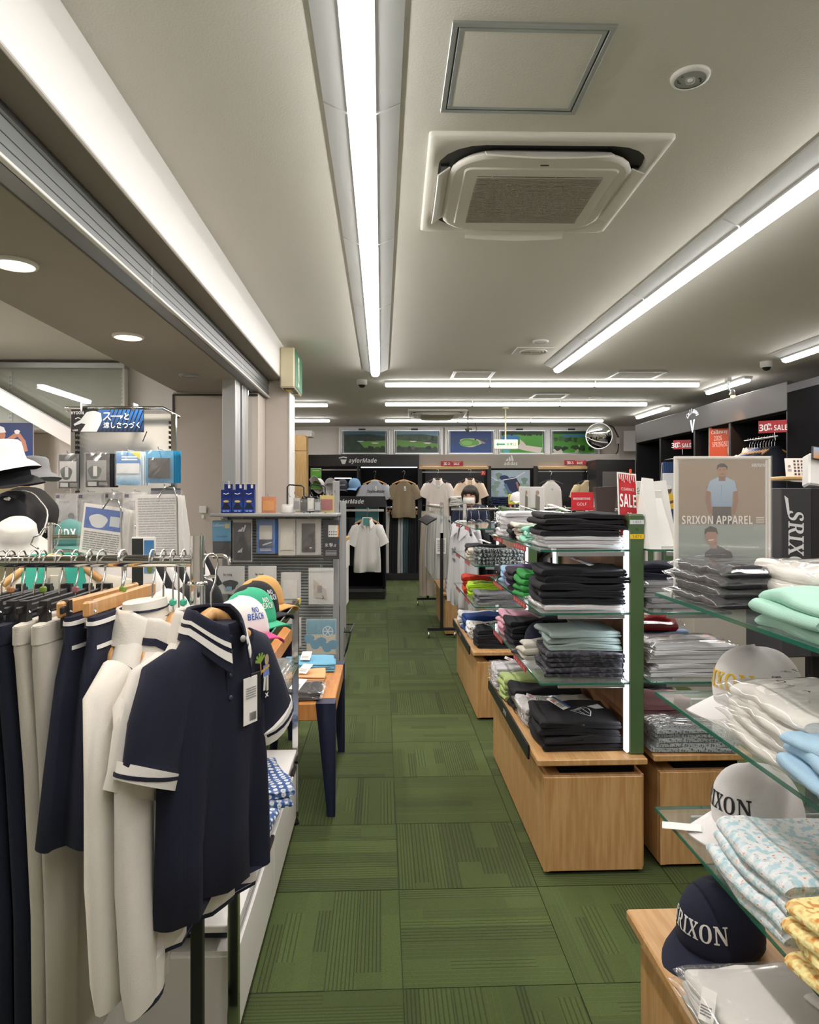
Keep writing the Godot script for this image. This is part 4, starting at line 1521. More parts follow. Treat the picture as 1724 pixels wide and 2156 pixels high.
# ---------------------------------------------------------------- the rail and racks at lower left
func near_left() -> void:
	var Y := 1.262
	var Z := -1.55
	var t := thing("clothes_rack", "chrome clothes rail with round post and black lower legs at lower left", "clothes rack", V(-0.409, 0, Z))
	put(tube(T(), [V(-1.2, Y, 0), V(-0.012, Y, 0)], 0.0135, 14), "rail", M.chrome, t)
	put(tube(T(), [V(0, 0.72, 0), V(0, 1.318, 0)], 0.0165, 16), "post", M.chrome, t)
	put(lathe(T(), [Vector2(0.0165, -0.004), Vector2(0.0215, -0.003), Vector2(0.0215, 0.004), Vector2(0.0165, 0.005)], 18, at(V(0, 1.212, 0))), "collar_ring", M.chrome, t)
	put(bx(V(0.0, 0.36, 0.0), V(0.026, 0.72, 0.026), 0.003), "lower_leg", M.black, t)
	put(bx(V(-0.55, 0.04, 0.0), V(1.1, 0.026, 0.026), 0.003), "foot_bar", M.black, t)
	put(bx(V(-1.13, 0.65, 0.0), V(0.026, 1.3, 0.026), 0.003), "lower_leg", M.black, t)
	put(tube(T(), [V(0.014, Y + 0.012, 0), V(0.055, Y + 0.012, 0), V(0.068, Y + 0.006, 0), V(0.07, Y - 0.01, 0)], 0.004), "face_out_arm", M.chrome, t)
	put(tube(T(), [V(0.014, Y - 0.035, 0), V(0.04, Y - 0.035, 0)], 0.004), "face_out_arm", M.chrome, t)
	# navy polo on the arm
	var px := V(-0.34, 1.15, -1.405)
	hanger("wooden hanger holding the navy polo shirt at the rail's end", V(-0.35, Y + 0.0, -1.43), 1.06, M.hanger_wood, {"drop": 0.092, "wide": 0.1})
	var po := hang_shirt("navy polo shirt with white striped collar and cuffs hanging at the rail's end", px, 1.06, "0a1027", "polo", {"cuff": "dcdad4", "scale": V(0.7, 0.87, 0.95), "sd": 1})
	var g := shirt_meshes("polo", 1)
	put(g.band2, "collar_stripe", cloth(hx("dcdad4")), po, Transform3D(Basis.from_scale(V(0.7, 0.87, 0.95)), Vector3.ZERO))
	put(g.band, "collar_stripe", cloth(hx("dcdad4")), po, Transform3D(Basis.from_scale(V(0.7, 0.87, 0.95)), Vector3.ZERO))
	for s in [-1.0, 1.0]:
		put(limb(T(), [V(s * 0.1745, -0.2415, 0.009), V(s * 0.1768, -0.248, 0.0092)], [0.0668, 0.0662], [0.0418, 0.0412], 1, 4), "cuff_line", cloth(hx("0a1027")), po)
	for y in [-0.055, -0.1, -0.145]:
		put(lathe(T(), [Vector2(0.0055, 0.0), Vector2(0.0055, 0.0015), Vector2(0.0, 0.002)], 10, at(V(0.0, y, 0.046), 0, PI / 2)), "button", mt(hx("3a4050"), 0.3), po)
	put(lathe(T(), [Vector2(0.007, 0.0), Vector2(0.007, 0.002), Vector2(0.0, 0.003)], 12, at(V(0.012, -0.028, 0.066), 0, PI / 2)), "button", M.grey_metal, po)
	var tg := put(bx(V(0.045, -0.16, 0.058), V(0.042, 0.095, 0.0014), 0.0003), "swing_tag", M.card, po)
	tg.set_meta("label", "pale swing tag with barcode")
	put(bx(V(0.066, -0.156, 0.054), V(0.03, 0.095, 0.004), 0.0005), "swing_tag", M.black, po)
	put(tube(T(), [V(0.02, -0.035, 0.066), V(0.045, -0.08, 0.063), V(0.045, -0.113, 0.059)], 0.0008, 5), "tag_string", M.black, tg)
	var p := ink(at(V(0.045, -0.16, 0.0588)))
	i_rect(p, 0.006, -0.033, 0.02, 0.016, hx("cfcdc8"))
	for k in 8:
		i_rect(p, -0.0025 + 0.0025 * k, -0.033, 0.0013, 0.016, hx("333338"))
	i_small(p, 0, 0.016, 0.03, 0.024, 5, hx("9a9a9a"))
	i_put(p, tg)
	# embroidered golfer and palm on the chest
	p = ink(at(V(0.1, -0.118, 0.048), 0.12))
	for k in 5:
		var a := 0.5 + 0.65 * k
		i_line(p, [Vector2(-0.014, 0.026), Vector2(-0.014 + cos(a) * 0.018, 0.03 + sin(a) * 0.014)], 0.006, hx("7fa23a"))
	i_line(p, [Vector2(-0.014, 0.026), Vector2(-0.012, 0.0)], 0.004, hx("b98a4a"))
	i_ell(p, 0.01, 0.026, 0.008, 0.012, hx("b9a184"))
	i_poly(p, [Vector2(-0.004, 0.016), Vector2(0.016, 0.016), Vector2(0.02, -0.008), Vector2(-0.004, -0.01)], hx("6f86c4"))
	i_line(p, [Vector2(0.002, -0.01), Vector2(0.0, -0.035)], 0.008, hx("d8d5cc"))
	i_line(p, [Vector2(0.012, -0.01), Vector2(0.012, -0.038)], 0.008, hx("d8d5cc"))
	i_line(p, [Vector2(-0.01, 0.005), Vector2(0.018, 0.012)], 0.006, hx("c9a23e"))
	i_line(p, [Vector2(0.004, -0.044), Vector2(0.014, -0.052)], 0.0025, Color.WHITE)
	i_line(p, [Vector2(0.014, -0.044), Vector2(0.004, -0.052)], 0.0025, Color.WHITE)
	i_put(p, po, "embroidery")
	var wp := hang_shirt("white polo with navy hem line directly behind the navy polo", V(-0.375, 1.14, -1.44), 1.06, "d8d4cc", "polo", {"scale": V(0.72, 0.95, 0.8), "sd": 1})
	put(drape(T(), [[-0.596, 0.1495, 0.0255, 0.0158], [-0.588, 0.1505, 0.0265, 0.0158]], 7.0, 1), "hem_line", cloth(hx("141a30")), wp)
	# the row of garments on the rail: x, kind, colour, label, options
	var row := [
		[-0.457, "long", "d6d2ca", "white long sleeved polo shirt with navy collar stripe next to the navy polo", {"stripe": "141a30", "scale": V(1.0, 1.0, 1.0)}],
		[-0.5, "long", "10162a", "navy knit top squeezed behind the white long sleeved polo", {"scale": V(0.86, 0.97, 0.6)}],
		[-0.515, "cable", "dedad0", "white cable knit cardigan with navy striped neck on the rail", {"scale": V(0.96, 1.02, 1.0)}],
	]
	for r in row:
		var kind: String = "long"
		var top := 1.115 if r[1] == "long" else 1.13
		var s := hang_shirt(r[3], V(r[0], top, Z + 0.03), 1.52, r[2], kind, {"scale": r[4].scale, "key": "", "sd": 2})
		if r[4].has("stripe"):
			put(shirt_meshes("long", 2).band, "collar_stripe", cloth(hx("141a30")), s)
			put(limb(T(), [V(-0.2165, -0.634, 0.03), V(-0.216, -0.641, 0.03)], [0.047, 0.0465], [0.0275, 0.027], 2, 5), "cuff_line", cloth(hx("141a30")), s)
			put(limb(T(), [V(-0.2175, -0.56, 0.0285), V(-0.216, -0.632, 0.03)], [0.053, 0.0475], [0.03, 0.027], 2, 5), "cuff", cloth(hx("dcd8d0")), s)
		if r[1] == "cable":
			for k in 2:
				put(limb(T(), [V(0, 0.012 + 0.02 * k, 0.0), V(0, 0.016 + 0.02 * k, 0.0)], [0.0665, 0.0665], [0.0465, 0.0465], 0), "neck_line", cloth(hx("141a30")), s)
			put(limb(T(), [V(0, -0.02, 0.004), V(0, 0.05, -0.002)], [0.07, 0.062], [0.05, 0.042], 0), "roll_neck", cloth(hx("dedad0")), s)
			for sx in [-0.12, -0.06, 0.06, 0.12]:
				var pts := []
				for k in 22:
					pts.append(V(sx + 0.008 * sin(k * 1.5), -0.08 - 0.024 * k, 0.052 + 0.004 * cos(k * 1.5)))
				put(tube(T(), pts, 0.007, 6), "cable", cloth(hx("dedad0")), s)
			var pts := []
			for k in 24:
				pts.append(V(-0.205 - 0.0017 * k, -0.15 - 0.02 * k, 0.036 + 0.006 * sin(k * 1.4)))
			put(tube(T(), pts, 0.008, 6), "cable", cloth(hx("dedad0")), s)
	var wood := [[-0.44, "3fb89a", "teal size clip, nearest the post"], [-0.463, "3fb89a", "teal size clip, second from the post"], [-0.484, "e0cf30", "yellow size clip, third from the post"], [-0.508, "e0cf30", "yellow size clip, fourth from the post"], [-0.575, "e0cf30", "yellow size clip above the cable knit"]]
	for w in wood:
		hanger("wooden hanger with " + w[2], V(w[0], Y, Z), PI / 2, M.hanger_wood, {"drop": 0.12, "wide": 0.13, "clip": w[1]})
	var rest := [
		[-0.575, "skirt", "151a30", "navy skirt with two white waist stripes, nearer one on the rail"],
		[-0.62, "skirt", "141a2e", "navy skirt with two white waist stripes, farther one on the rail"],
		[-0.665, "trousers", "bdb8ae", "pale grey trousers hanging between the navy skirts and navy trousers"],
		[-0.7, "trousers", "c2bdb2", "pale grey creased trousers hanging second behind the navy skirts"],
		[-0.735, "trousers", "11172a", "navy trousers on the rail, nearest pair at the left edge"],
		[-0.775, "trousers", "10162a", "navy trousers on the rail, second pair at the left edge"],
		[-0.82, "trousers", "10152a", "navy trousers on the rail, third pair at the left edge"],
		[-0.87, "trousers", "14182a", "dark trousers at the hidden end of the rail"],
	]
	var k := 0
	for r in rest:
		var sk: bool = r[1] == "skirt"
		hang_slab("hanging_skirt" if sk else "hanging_trousers", r[3], "skirt" if sk else "trousers", V(r[0], 1.165 if sk else 1.155, Z), PI / 2, r[1], r[2], {"sd": k, "scale": V(1.0 if sk else 1.15, 1.0, 0.9), "stripes": [-0.012, -0.06]})
		k += 1
	var hooks := [[-0.572, 0], [-0.618, 0], [-0.645, 1], [-0.675, 1], [-0.71, 1], [-0.745, 1], [-0.765, 1], [-0.79, 1], [-0.815, 1], [-0.835, 1], [-0.86, 1]]
	k = 0
	for h in hooks:
		clip_hanger("%s clip hanger on the rail, %s" % ["wooden" if h[1] == 0 else "black", ["nearest the cable knit", "above the nearer skirt", "third from the cable knit", "fourth from the cable knit", "fifth from the cable knit", "above the pale trousers", "seventh from the cable knit", "eighth from the cable knit", "ninth from the cable knit", "tenth from the cable knit", "last in view at left"][k]], V(h[0], Y, Z), PI / 2 + rng.randf_range(-0.12, 0.12), h[1] == 1, ["7b9a3a", "", "", "a06a70", "", "7b9a3a", "", "", "c08a5a", "", "7b9a3a"][k])
		k += 1
	low_cabinet()
	nest_tables()


func clip_hanger(label: String, p: Vector3, turn: float, dark: bool, clip: String) -> void:
	var t := thing("clip_hanger", label, "hanger", p, turn, "clip hangers on the rail")
	if not MESH.has("hook0.075"):
		var pts := []
		for k in 9:
			var a := PI * 1.08 - PI * 1.3 * k / 8.0
			pts.append(V(cos(a) * 0.021, 0.004 + sin(a) * 0.021, 0))
		pts.append_array([V(0.012, -0.035, 0), V(0.0, -0.055, 0), V(0, -0.075, 0)])
		MESH["hook0.075"] = done(tube(T(), pts, 0.0022, 6))
	put(MESH["hook0.075"], "hook", M.chrome, t)
	var m: Material = M.black if dark else M.clear
	put(bx(V(0, -0.082, 0), V(0.34, 0.014, 0.007), 0.002) if dark else bx(V(0, -0.082, 0), V(0.33, 0.032, 0.013), 0.004), "bar", m if dark else M.hanger_wood, t)
	for s in [-1.0, 1.0]:
		put(prism(T(), PackedVector2Array([Vector2(-0.012, -0.12), Vector2(0.012, -0.12), Vector2(0.009, -0.066), Vector2(-0.009, -0.066)]), 0.016, at(V(s * 0.14, 0, 0))), "clip", m, t)
		put(tube(T(), [V(s * 0.14, -0.09, -0.01), V(s * 0.14, -0.078, 0), V(s * 0.14, -0.09, 0.01)], 0.002, 6), "spring", M.chrome, t)
	if clip != "":
		put(bx(V(0, -0.062, 0), V(0.016, 0.014, 0.012), 0.003), "size_clip", mt(hx(clip), 0.4), t)


func low_cabinet() -> void:
	var t := thing("drawer_plinth", "low white open cabinet with drawer fronts behind the clothes rail", "cabinet", V(-0.62, 0, -2.36))
	put(bx(V(0, 0.02, 0), V(0.48, 0.04, 1.18), 0.0), "plinth", M.black_matt, t)
	put(bx(V(0, 0.318, 0), V(0.51, 0.018, 1.22), 0.002), "top", M.white_paint, t)
	put(bx(V(0, 0.245, 0), V(0.49, 0.012, 1.18), 0.001), "shelf_board", M.white_paint, t)
	put(bx(V(0, 0.14, 0.0), V(0.49, 0.2, 1.19), 0.002), "body", M.white_paint, t)
	for k in 2:
		put(bx(V(0.248, 0.148, 0.3 - 0.6 * k), V(0.014, 0.21, 0.592), 0.002), "drawer_front", M.white_paint, t)
		put(bx(V(0.2505, 0.256, 0.05 - 0.6 * k), V(0.012, 0.012, 0.09), 0.001), "grip_slot", M.black, t)
	put(bx(V(-0.24, 0.28, 0), V(0.012, 0.07, 1.19), 0.001), "side_rail", M.white_paint, t)
	put(bx(V(0.0, 0.283, -0.58), V(0.49, 0.06, 0.012), 0.001), "side_rail", M.white_paint, t)
	t = thing("folded_trousers", "dark folded trousers inside the open end of the white cabinet", "trousers", V(-0.5, 0.2515, -1.95))
	put(folded_mesh(0.2, 0.26, 0.03, 1), "cloth", cloth(hx("2c3038")), t)
	# chrome frame with cap tray and mid shelf
	t = thing("chrome_frame", "square chrome upright frame carrying the cap tray above the white cabinet", "display frame", V(-0.372, 0, -2.99))
	for x in [0.0, -0.5]:
		for z in [0.0, 1.24]:
			var po := put(bx(V(x, 0.5, z), V(0.028, 0.93, 0.02), 0.002), "post", M.chrome, t)
			put(lathe(T(), [Vector2(0.0, 0.0), Vector2(0.016, 0.0), Vector2(0.014, 0.012), Vector2(0.006, 0.03), Vector2(0.006, 0.05)], 10, at(V(x, 0, z))), "foot", M.black, po)
	t = thing("cap_tray", "black tray with chrome edge holding coloured caps", "tray", V(-0.62, 0.945, -2.36))
	put(bx(V(0, 0, 0), V(0.52, 0.012, 1.26), 0.002), "tray_board", M.black, t)
	put(bx(V(0.262, 0.006, 0), V(0.006, 0.032, 1.27), 0.001), "chrome_edge", M.chrome, t)
	put(bx(V(0.262, 0.012, -0.633), V(0.012, 0.026, 0.008), 0.001), "yellow_marker", mt(hx("dccb2a"), 0.5), t)
	glass_shelf(V(-0.87, 0.69, -1.75), V(-0.36, 0.69, -2.97), "clear glass shelf under the tray of coloured caps", "", "")
	var cc := [
		[V(-0.5, 0.95, -2.87), 1.0, "c79a5c", "", "", "tan cap with small black patch, farthest on the tray"],
		[V(-0.49, 0.95, -2.68), 0.9, "1c1c20", "BEACH", "dfe2e6", "black cap with pale lettering, between tan and green caps"],
		[V(-0.47, 0.95, -2.48), 0.85, "3aa981", "BEACH", "e8e6e0", "green cap with pale lettering, in front of black cap"],
		[V(-0.46, 0.95, -2.27), 0.75, "e6e4e0", "BEACH", "3a62b0", "white cap with blue lettering and pink brim beside the wooden hanger"],
		[V(-0.72, 0.95, -2.75), 1.1, "17181c", "", "", "plain black cap at the back of the tray"],
		[V(-0.74, 0.95, -2.2), 0.9, "1d1e22", "", "", "plain black cap behind the hanger hooks"],
		[V(-0.76, 0.95, -2.45), 1.0, "dedcd8", "", "", "plain white cap behind the hanger hooks"],
	]
	var i := 0
	for c in cc:
		var brim: Material = cloth(hx("d23a7e")) if i == 3 else null
		var o := cap(c[5], c[0], V(-0.12, c[1], 0), cloth(hx(c[2])), c[3], cloth(hx(c[4])) if c[4] != "" else null, 0.015, brim, "", 1.05)
		if i == 0:
			put(bx(V(0, 0.05, 0.101), V(0.05, 0.022, 0.004), 0.001, at(V(0, 0, 0), 0, -0.2)), "patch", M.black, o)
		if i in [1, 2, 3]:
			var st := T()
			var pu := ink()
			txt(st, "NO", 0.014, Transform3D.IDENTITY, true, false, 0, 1, func(v): return crown_pt(v.x / 0.088, 0.42 + v.y / 0.14, 1.064))
			put(st, "lettering", cloth(hx(c[4])), o)
		i += 1
	# blue print shirts on the cabinet
	stack(2, V(-0.47, 0.327, -2.55), V(0.22, 0.03, 0.34), "ffffff", "blue floral folded blouse", "on the white cabinet, far pile", {"key": "blue_floral", "turn": PI + 0.3, "jit": 0.1})
	stack(2, V(-0.47, 0.327, -2.15), V(0.22, 0.03, 0.34), "ffffff", "blue floral folded blouse", "on the white cabinet, near pile", {"key": "blue_floral", "turn": PI - 0.1, "jit": 0.1})
	stack(2, V(-0.5, 0.695, -2.75), V(0.22, 0.02, 0.3), "d8d8d4", "white bagged folded top", "on the glass shelf under caps, far pile", {"turn": PI, "bag": true})
	stack(3, V(-0.5, 0.695, -2.35), V(0.22, 0.022, 0.3), "d2d6d8", "white bagged folded top", "on the glass shelf under caps, near pile", {"turn": PI, "bag": true})


func taper_leg(m: Material, t: Node, x: float, z: float, h: float, sx: float, sz: float) -> void:
	# tapers on its inner sides only
	var rings := []
	for e in [[0.0, 0.034], [h, 0.085]]:
		var w: float = e[1]
		rings.append(PackedVector3Array([V(x, e[0], z), V(x - sx * w, e[0], z), V(x - sx * w, e[0], z - sz * w), V(x, e[0], z - sz * w)]))
	if sx * sz > 0:
		pass
	else:
		for r in rings:
			r.reverse()
	var st := T()
	for r in rings:
		r.reverse()
	loft(st, rings)
	var fl := T()
	fl.set_smooth_group(-1)
	put(st, "leg", m, t)


func nest_tables() -> void:
	var t := thing("nesting_table", "low orange timber table with tapered navy legs beside the aisle", "table", V(-0.41, 0, -3.45))
	put(bx(V(0, 0.46, 0), V(0.4, 0.075, 0.8), 0.003), "top", M.orange_wood, t)
	for sx in [-1.0, 1.0]:
		for sz in [-1.0, 1.0]:
			taper_leg(M.navy_paint, t, sx * 0.204, sz * 0.404, 0.499, sx, sz)
	t = thing("nesting_table", "taller orange timber table with navy legs behind the low one", "table", V(-0.72, 0, -3.5))
	put(bx(V(0, 0.63, 0), V(0.42, 0.075, 1.1), 0.003), "top", M.orange_wood, t)
	for sx in [-1.0, 1.0]:
		for sz in [-1.0, 1.0]:
			taper_leg(M.navy_paint, t, sx * 0.214, sz * 0.554, 0.669, sx, sz)
	stack(2, V(-0.38, 0.5, -3.7), V(0.2, 0.022, 0.26), "6aa6c4", "light blue folded sock pack", "on the low orange table, farthest", {"turn": -PI / 2 + 0.05, "tag": [0.0, 0.02, 1.4, false]})
	stack(2, V(-0.4, 0.5, -3.43), V(0.18, 0.02, 0.24), "d8a878", "peach printed folded towel", "on the low orange table, middle", {"turn": -PI / 2 - 0.04, "tag": [0.0, -0.02, 1.2, false]})
	stack(2, V(-0.41, 0.5, -3.18), V(0.18, 0.018, 0.25), "1c1c20", "black printed folded towel", "on the low orange table, nearest", {"turn": -PI / 2, "bag": true, "tag": [0.02, -0.02, 1.2, false]})
	stack(3, V(-0.72, 0.668, -3.3), V(0.24, 0.025, 0.3), "1a2340", "navy folded shirt", "on the taller orange table", {"turn": PI, "tag": [-0.05, 0, 0.4, false]})

# ---------------------------------------------------------------- the far wall, seen square on
func bslab(t: Node3D, n: String, m: Material, c: Vector3, s: Vector3, d := 0.02, b := 0.002) -> MeshInstance3D:
	return put(bx(Vector3.ZERO, V(s.x, s.y, d), b), n, m, t, at(t.transform.affine_inverse() * (BK() * c)))


func bink(t: Node3D, c: Vector3, dz := 0.0) -> Ink:
	return ink(at(t.transform.affine_inverse() * (BK() * (c + V(0, 0, dz)))))


func sale_card(c: Vector3, s: Vector3, label: String) -> void:
	var t := bt("sale_card", label, "sign", c)
	bslab(t, "card", M.red, c, s, 0.006, 0.001)
	var p := bink(t, c, 0.0032)
	var h := s.y
	i_txt(p, "30", -s.x * 0.3, -h * 0.05, h * 0.62, Color.WHITE, true, false, 0, 0.85)
	i_txt(p, "%", -s.x * 0.13, h * 0.12, h * 0.28, Color.WHITE)
	i_txt(p, "OFF", -s.x * 0.13, -h * 0.2, h * 0.22, Color.WHITE)
	i_txt(p, "SALE", s.x * 0.2, -h * 0.08, h * 0.5, Color.WHITE, true, false, 0, 0.8)
	i_small(p, s.x * 0.2, h * 0.36, s.x * 0.4, h * 0.12, 1, hx("e8c4c0"))
	i_put(p, t)


func landscape(p: Ink, w: float, h: float, k: int) -> void:
	var hw := w / 2
	var hh := h / 2
	var tree := func(n: int, y: float, r: float, a: Color, b: Color):
		for j in n:
			i_ell(p, clampf(rng.randf_range(-hw, hw), -hw + r, hw - r), y + rng.randf_range(-0.4, 0.4) * r, r * rng.randf_range(0.7, 1.0), r * rng.randf_range(0.6, 0.9), a.lerp(b, rng.randf()), 0.15, 11, j)
	match k:
		0, 1:
			i_rect(p, 0, 0, w, h, hx("6a8a9c") if k == 1 else hx("3c5a6a"))
			i_poly(p, [Vector2(-hw, -hh), Vector2(hw, -hh), Vector2(hw, hh * 0.55), Vector2(0.1 * w, hh * 0.75), Vector2(-hw, hh * 0.7)], hx("1c3324") if k == 0 else hx("33493c"))
			tree.call(18, hh * 0.35, h * 0.12, hx("16261c"), hx("2c4030") if k == 0 else hx("4a5c44"))
			i_poly(p, [Vector2(-hw * 0.3, hh * 0.1), Vector2(hw, hh * 0.18), Vector2(hw, -hh * 0.5), Vector2(0, -hh * 0.5)] if k == 0 else [Vector2(-hw, hh * 0.25), Vector2(hw * 0.2, hh * 0.1), Vector2(hw, -0.1 * hh), Vector2(hw, -hh * 0.5), Vector2(-hw, -hh * 0.35)], hx("5d8a3c"))
			i_ell(p, hw * 0.5, -hh * 0.05, w * 0.09, h * 0.035, hx("c9c2ae"), 0.2)
			i_ell(p, -hw * 0.2, hh * 0.1, w * 0.08, h * 0.03, hx("9fb4c4") if k == 0 else hx("d6cfbc"), 0.2)
			tree.call(12, -hh * 0.55, h * 0.13, hx("14221a"), hx("2f4a2a") if k == 0 else hx("5a5c50"))
			i_rect(p, 0, -hh * 0.9, w, h * 0.1, hx("1d3a1e") if k == 0 else hx("34484a"))
		2:
			i_rect(p, 0, 0, w, h, hx("22467e"), hx("1b3a70"))
			i_ell(p, -w * 0.02, h * 0.0, w * 0.27, h * 0.2, hx("b9b49a"), 0.12, 22, 1)
			i_ell(p, -w * 0.05, h * 0.0, w * 0.24, h * 0.17, hx("5f9a45"), 0.14, 22, 2)
			i_ell(p, -w * 0.1, -h * 0.02, w * 0.13, h * 0.11, hx("7db45a"), 0.08)
			tree.call(7, h * 0.14, h * 0.05, hx("1f3a22"), hx("4a5a3a"))
			i_poly(p, [Vector2(w * 0.22, h * 0.1), Vector2(w * 0.36, -h * 0.02), Vector2(w * 0.3, -h * 0.06), Vector2(w * 0.24, 0)], hx("9c8c80"))
		3:
			i_rect(p, 0, 0, w, h, hx("3a8a28"), hx("58a63c"))
			i_rect(p, 0, hh * 0.85, w, h * 0.15, hx("20381f"))
			i_ell(p, -hw * 0.55, hh * 0.4, w * 0.22, h * 0.14, hx("2f7fc0"), 0.06)
			i_poly(p, [Vector2(-hw * 0.1, hh * 0.3), Vector2(hw * 0.1, 0), Vector2(hw * 0.2, -hh * 0.25), Vector2(hw * 0.98, -hh * 0.45), Vector2(hw * 0.9, -hh * 0.95), Vector2(hw * 0.2, -hh * 0.75), Vector2(-hw * 0.3, -hh * 0.5), Vector2(-hw * 0.1, -hh * 0.1)], hx("d8ccc0"))
			i_ell(p, -hw * 0.75, -hh * 0.6, w * 0.11, h * 0.16, hx("4fa0a8"), 0.1)
			tree.call(14, hh * 0.72, h * 0.06, hx("15291a"), hx("2c4a26"))
		4:
			i_rect(p, 0, 0, w, h, hx("4a9a2c"), hx("3a8026"))
			i_rect(p, hw * 0.2, hh * 0.62, w * 0.75, h * 0.1, hx("2f6fae"))
			i_rect(p, 0, hh * 0.9, w, h * 0.12, hx("1c3320"))
			i_ell(p, -hw * 0.9 + w * 0.08, -hh * 0.75, w * 0.12, h * 0.16, hx("d6cabc"), 0.1)
			i_poly(p, [Vector2(0, -hh), Vector2(hw * 0.2, -hh), Vector2(hw * 0.3, -hh * 0.2), Vector2(hw * 0.22, -hh * 0.2)], hx("b9b4a4"))
			tree.call(26, hh * 0.25, h * 0.12, hx("1c3a16"), hx("4f8a2e"))
			tree.call(14, -hh * 0.5, h * 0.13, hx("122410"), hx("2a4a1c"))


func far_wall() -> void:
	var wx := [717.0, 827.0, 940.0, 1047.0, 1156.0]
	var names5 := ["dark tree-lined pond", "rocky shore and green", "island green in deep blue water", "bunker beside blue pond", "path through round trees"]
	for k in 5:
		var D := 13.3
		var cx: float = (wx[k] + 51.0 - 862.0) / 1453.0 * D
		var cy := 119.0 / 1453.0 * D
		var t := Node3D.new()
		t.name = "window_%d" % (k + 1)
		t.set_meta("kind", "structure")
		add_child(t)
		t.transform = BK() * at(V(cx, cy, -D))
		put(frame4(T(), 1.0, 0.56, 0.045, 0.07, 0.003), "frame", M.white_paint, t)
		put(frame4(T(), 0.9, 0.47, 0.03, 0.05, 0.003, at(V(0, 0, 0.03))), "sash", M.alu, t)
		put(bx(V(-0.05, 0.24, 0.06), V(0.13, 0.03, 0.03), 0.004), "latch", M.dark_grey, t)
		for s in [-1.0, 1.0]:
			put(bx(V(s * 0.43, -0.02, 0.058), V(0.014, 0.42, 0.014), 0.002), "stay", M.grey_metal, t)
		var po := bt("landscape_poster", "golf course poster in the high far window, showing " + names5[k], "poster", V(cx, cy - 0.01, -D + 0.035))
		put(bx(V(0, 0, 0), V(0.82, 0.44, 0.006), 0.001), "board", M.card, po)
		var p := ink(at(V(0, 0, 0.0035)))
		landscape(p, 0.8, 0.43, k)
		i_put(p, po)
	# black corner unit with white lettering
	var c1 := bt("shop_unit", "tall black wall unit with white brand lettering at the far end of aisle", "shop fitting", V(-0.78, -1.4, -12.3))
	bslab(c1, "fascia", M.black, V(-0.834,0.665,-12.000),V(1.999,0.206,0), 0.05, 0.004)
	bslab(c1, "back_board", M.black_matt, V(-0.847,-0.387,-12.500),V(2.263,2.065,0), 0.02)
	for r in [V(-0.890,-0.428,-12.200),V(0.034,1.998,0), V(0.164,-0.428,-12.200),V(0.042,1.998,0), V(-1.847,-0.428,-12.200),V(0.034,1.998,0)]:
		pass
	for x in [640.0, 755.0, 881.0]:
		bslab(c1, "divider", M.black, V((x - 862.0) / 1453.0 * 12.2, -0.42, -12.22), V(0.03, 1.98, 0), 0.5)
	bslab(c1, "plinth", M.black, V(-0.826,-1.342,-12.000),V(2.015,0.107,0), 0.3)
	for r in [[V(-0.356,0.546,-12.02), 0.98, "lit_rail"], [V(-1.175,0.361,-12.2), 0.3, "lit_rail"]]:
		bslab(c1, r[2], M.led, r[0], V(r[1], 0.018, 0), 0.02)
	bslab(c1, "top_rail", M.chrome, V(-1.220,0.504,-12.100),V(0.691,0.025,0), 0.02)
	bslab(c1, "upright", M.chrome, V(-0.912,0.312,-12.100),V(0.025,0.458,0), 0.02)
	bslab(c1, "trouser_rail", M.chrome, V(-0.116,-0.158,-12.050),V(0.597,0.033,0), 0.03)
	var p := bink(c1, V(-0.809,0.661,-12), 0.027)
	i_txt(p, "aylorMade", 0.0, 0.0, 0.075, hx("e4e4e4"), true, false, 0.2, 0.92)
	i_line(p, [Vector2(-0.41, 0.045), Vector2(-0.34, 0.062), Vector2(-0.28, 0.05)], 0.022, hx("e4e4e4"))
	i_poly(p, [Vector2(-0.39, 0.02), Vector2(-0.28, 0.02), Vector2(-0.31, -0.06), Vector2(-0.36, -0.06)], hx("e4e4e4"))
	i_put(p, c1, "lettering")
	# grey unit with three bar emblem
	var c2 := bt("shop_unit", "grey headed wall unit with white three bar emblem and black recesses", "shop fitting", V(1.85, -1.4, -12.3))
	bslab(c2, "fascia", mt(hx("a39c94"), 0.7), V(1.907,0.651,-12.050),V(3.483,0.241,0), 0.08, 0.003)
	bslab(c2, "back_board", mt(hx("242325"), 0.7), V(1.877,-0.412,-12.600),V(3.408,2.038,0), 0.02)
	for r in [[V(0.768,0.533,-12), 1.2], [V(2.833,0.533,-12), 1.18]]:
		bslab(c2, "timber_lip", M.pale_wood, r[0], V(r[1], 0.045, 0), 0.12, 0.003)
	for x in [884.0, 1027.0, 1123.0, 1262.0]:
		bslab(c2, "divider", M.black, V((x - 862.0) / 1453.0 * 12.2, -0.42, -12.25), V(0.07, 1.98, 0), 0.5)
	for r in [[V(0.774,0.466,-12.1), 1.12], [V(2.781,0.475,-12.1), 1.05]]:
		bslab(c2, "pegged_rail", M.steel, r[0], V(r[1], 0.016, 0), 0.02)
	bslab(c2, "plinth", M.black, V(1.758,-1.348,-12.050),V(3.151,0.108,0), 0.3)
	for r in [[V(0.781,-0.118,-12.2), 1.1], [V(2.804,0.042,-12.2), 1.1], [V(1.788,-0.017,-12.2), 0.75]]:
		bslab(c2, "shelf", M.black, r[0], V(r[1], 0.025, 0), 0.4)
	p = bink(c2, V(1.759,0.661,-12), 0.012)
	for k in 3:
		var x := -0.06 + 0.05 * k
		var h := 0.035 + 0.03 * k
		i_poly(p, [Vector2(x - 0.03, -0.005), Vector2(x + 0.012, -0.005), Vector2(x + 0.012 - h * 0.5 + 0.02, h), Vector2(x - 0.03 - h * 0.5 + 0.02 + 0.02, h)], hx("f0efed"))
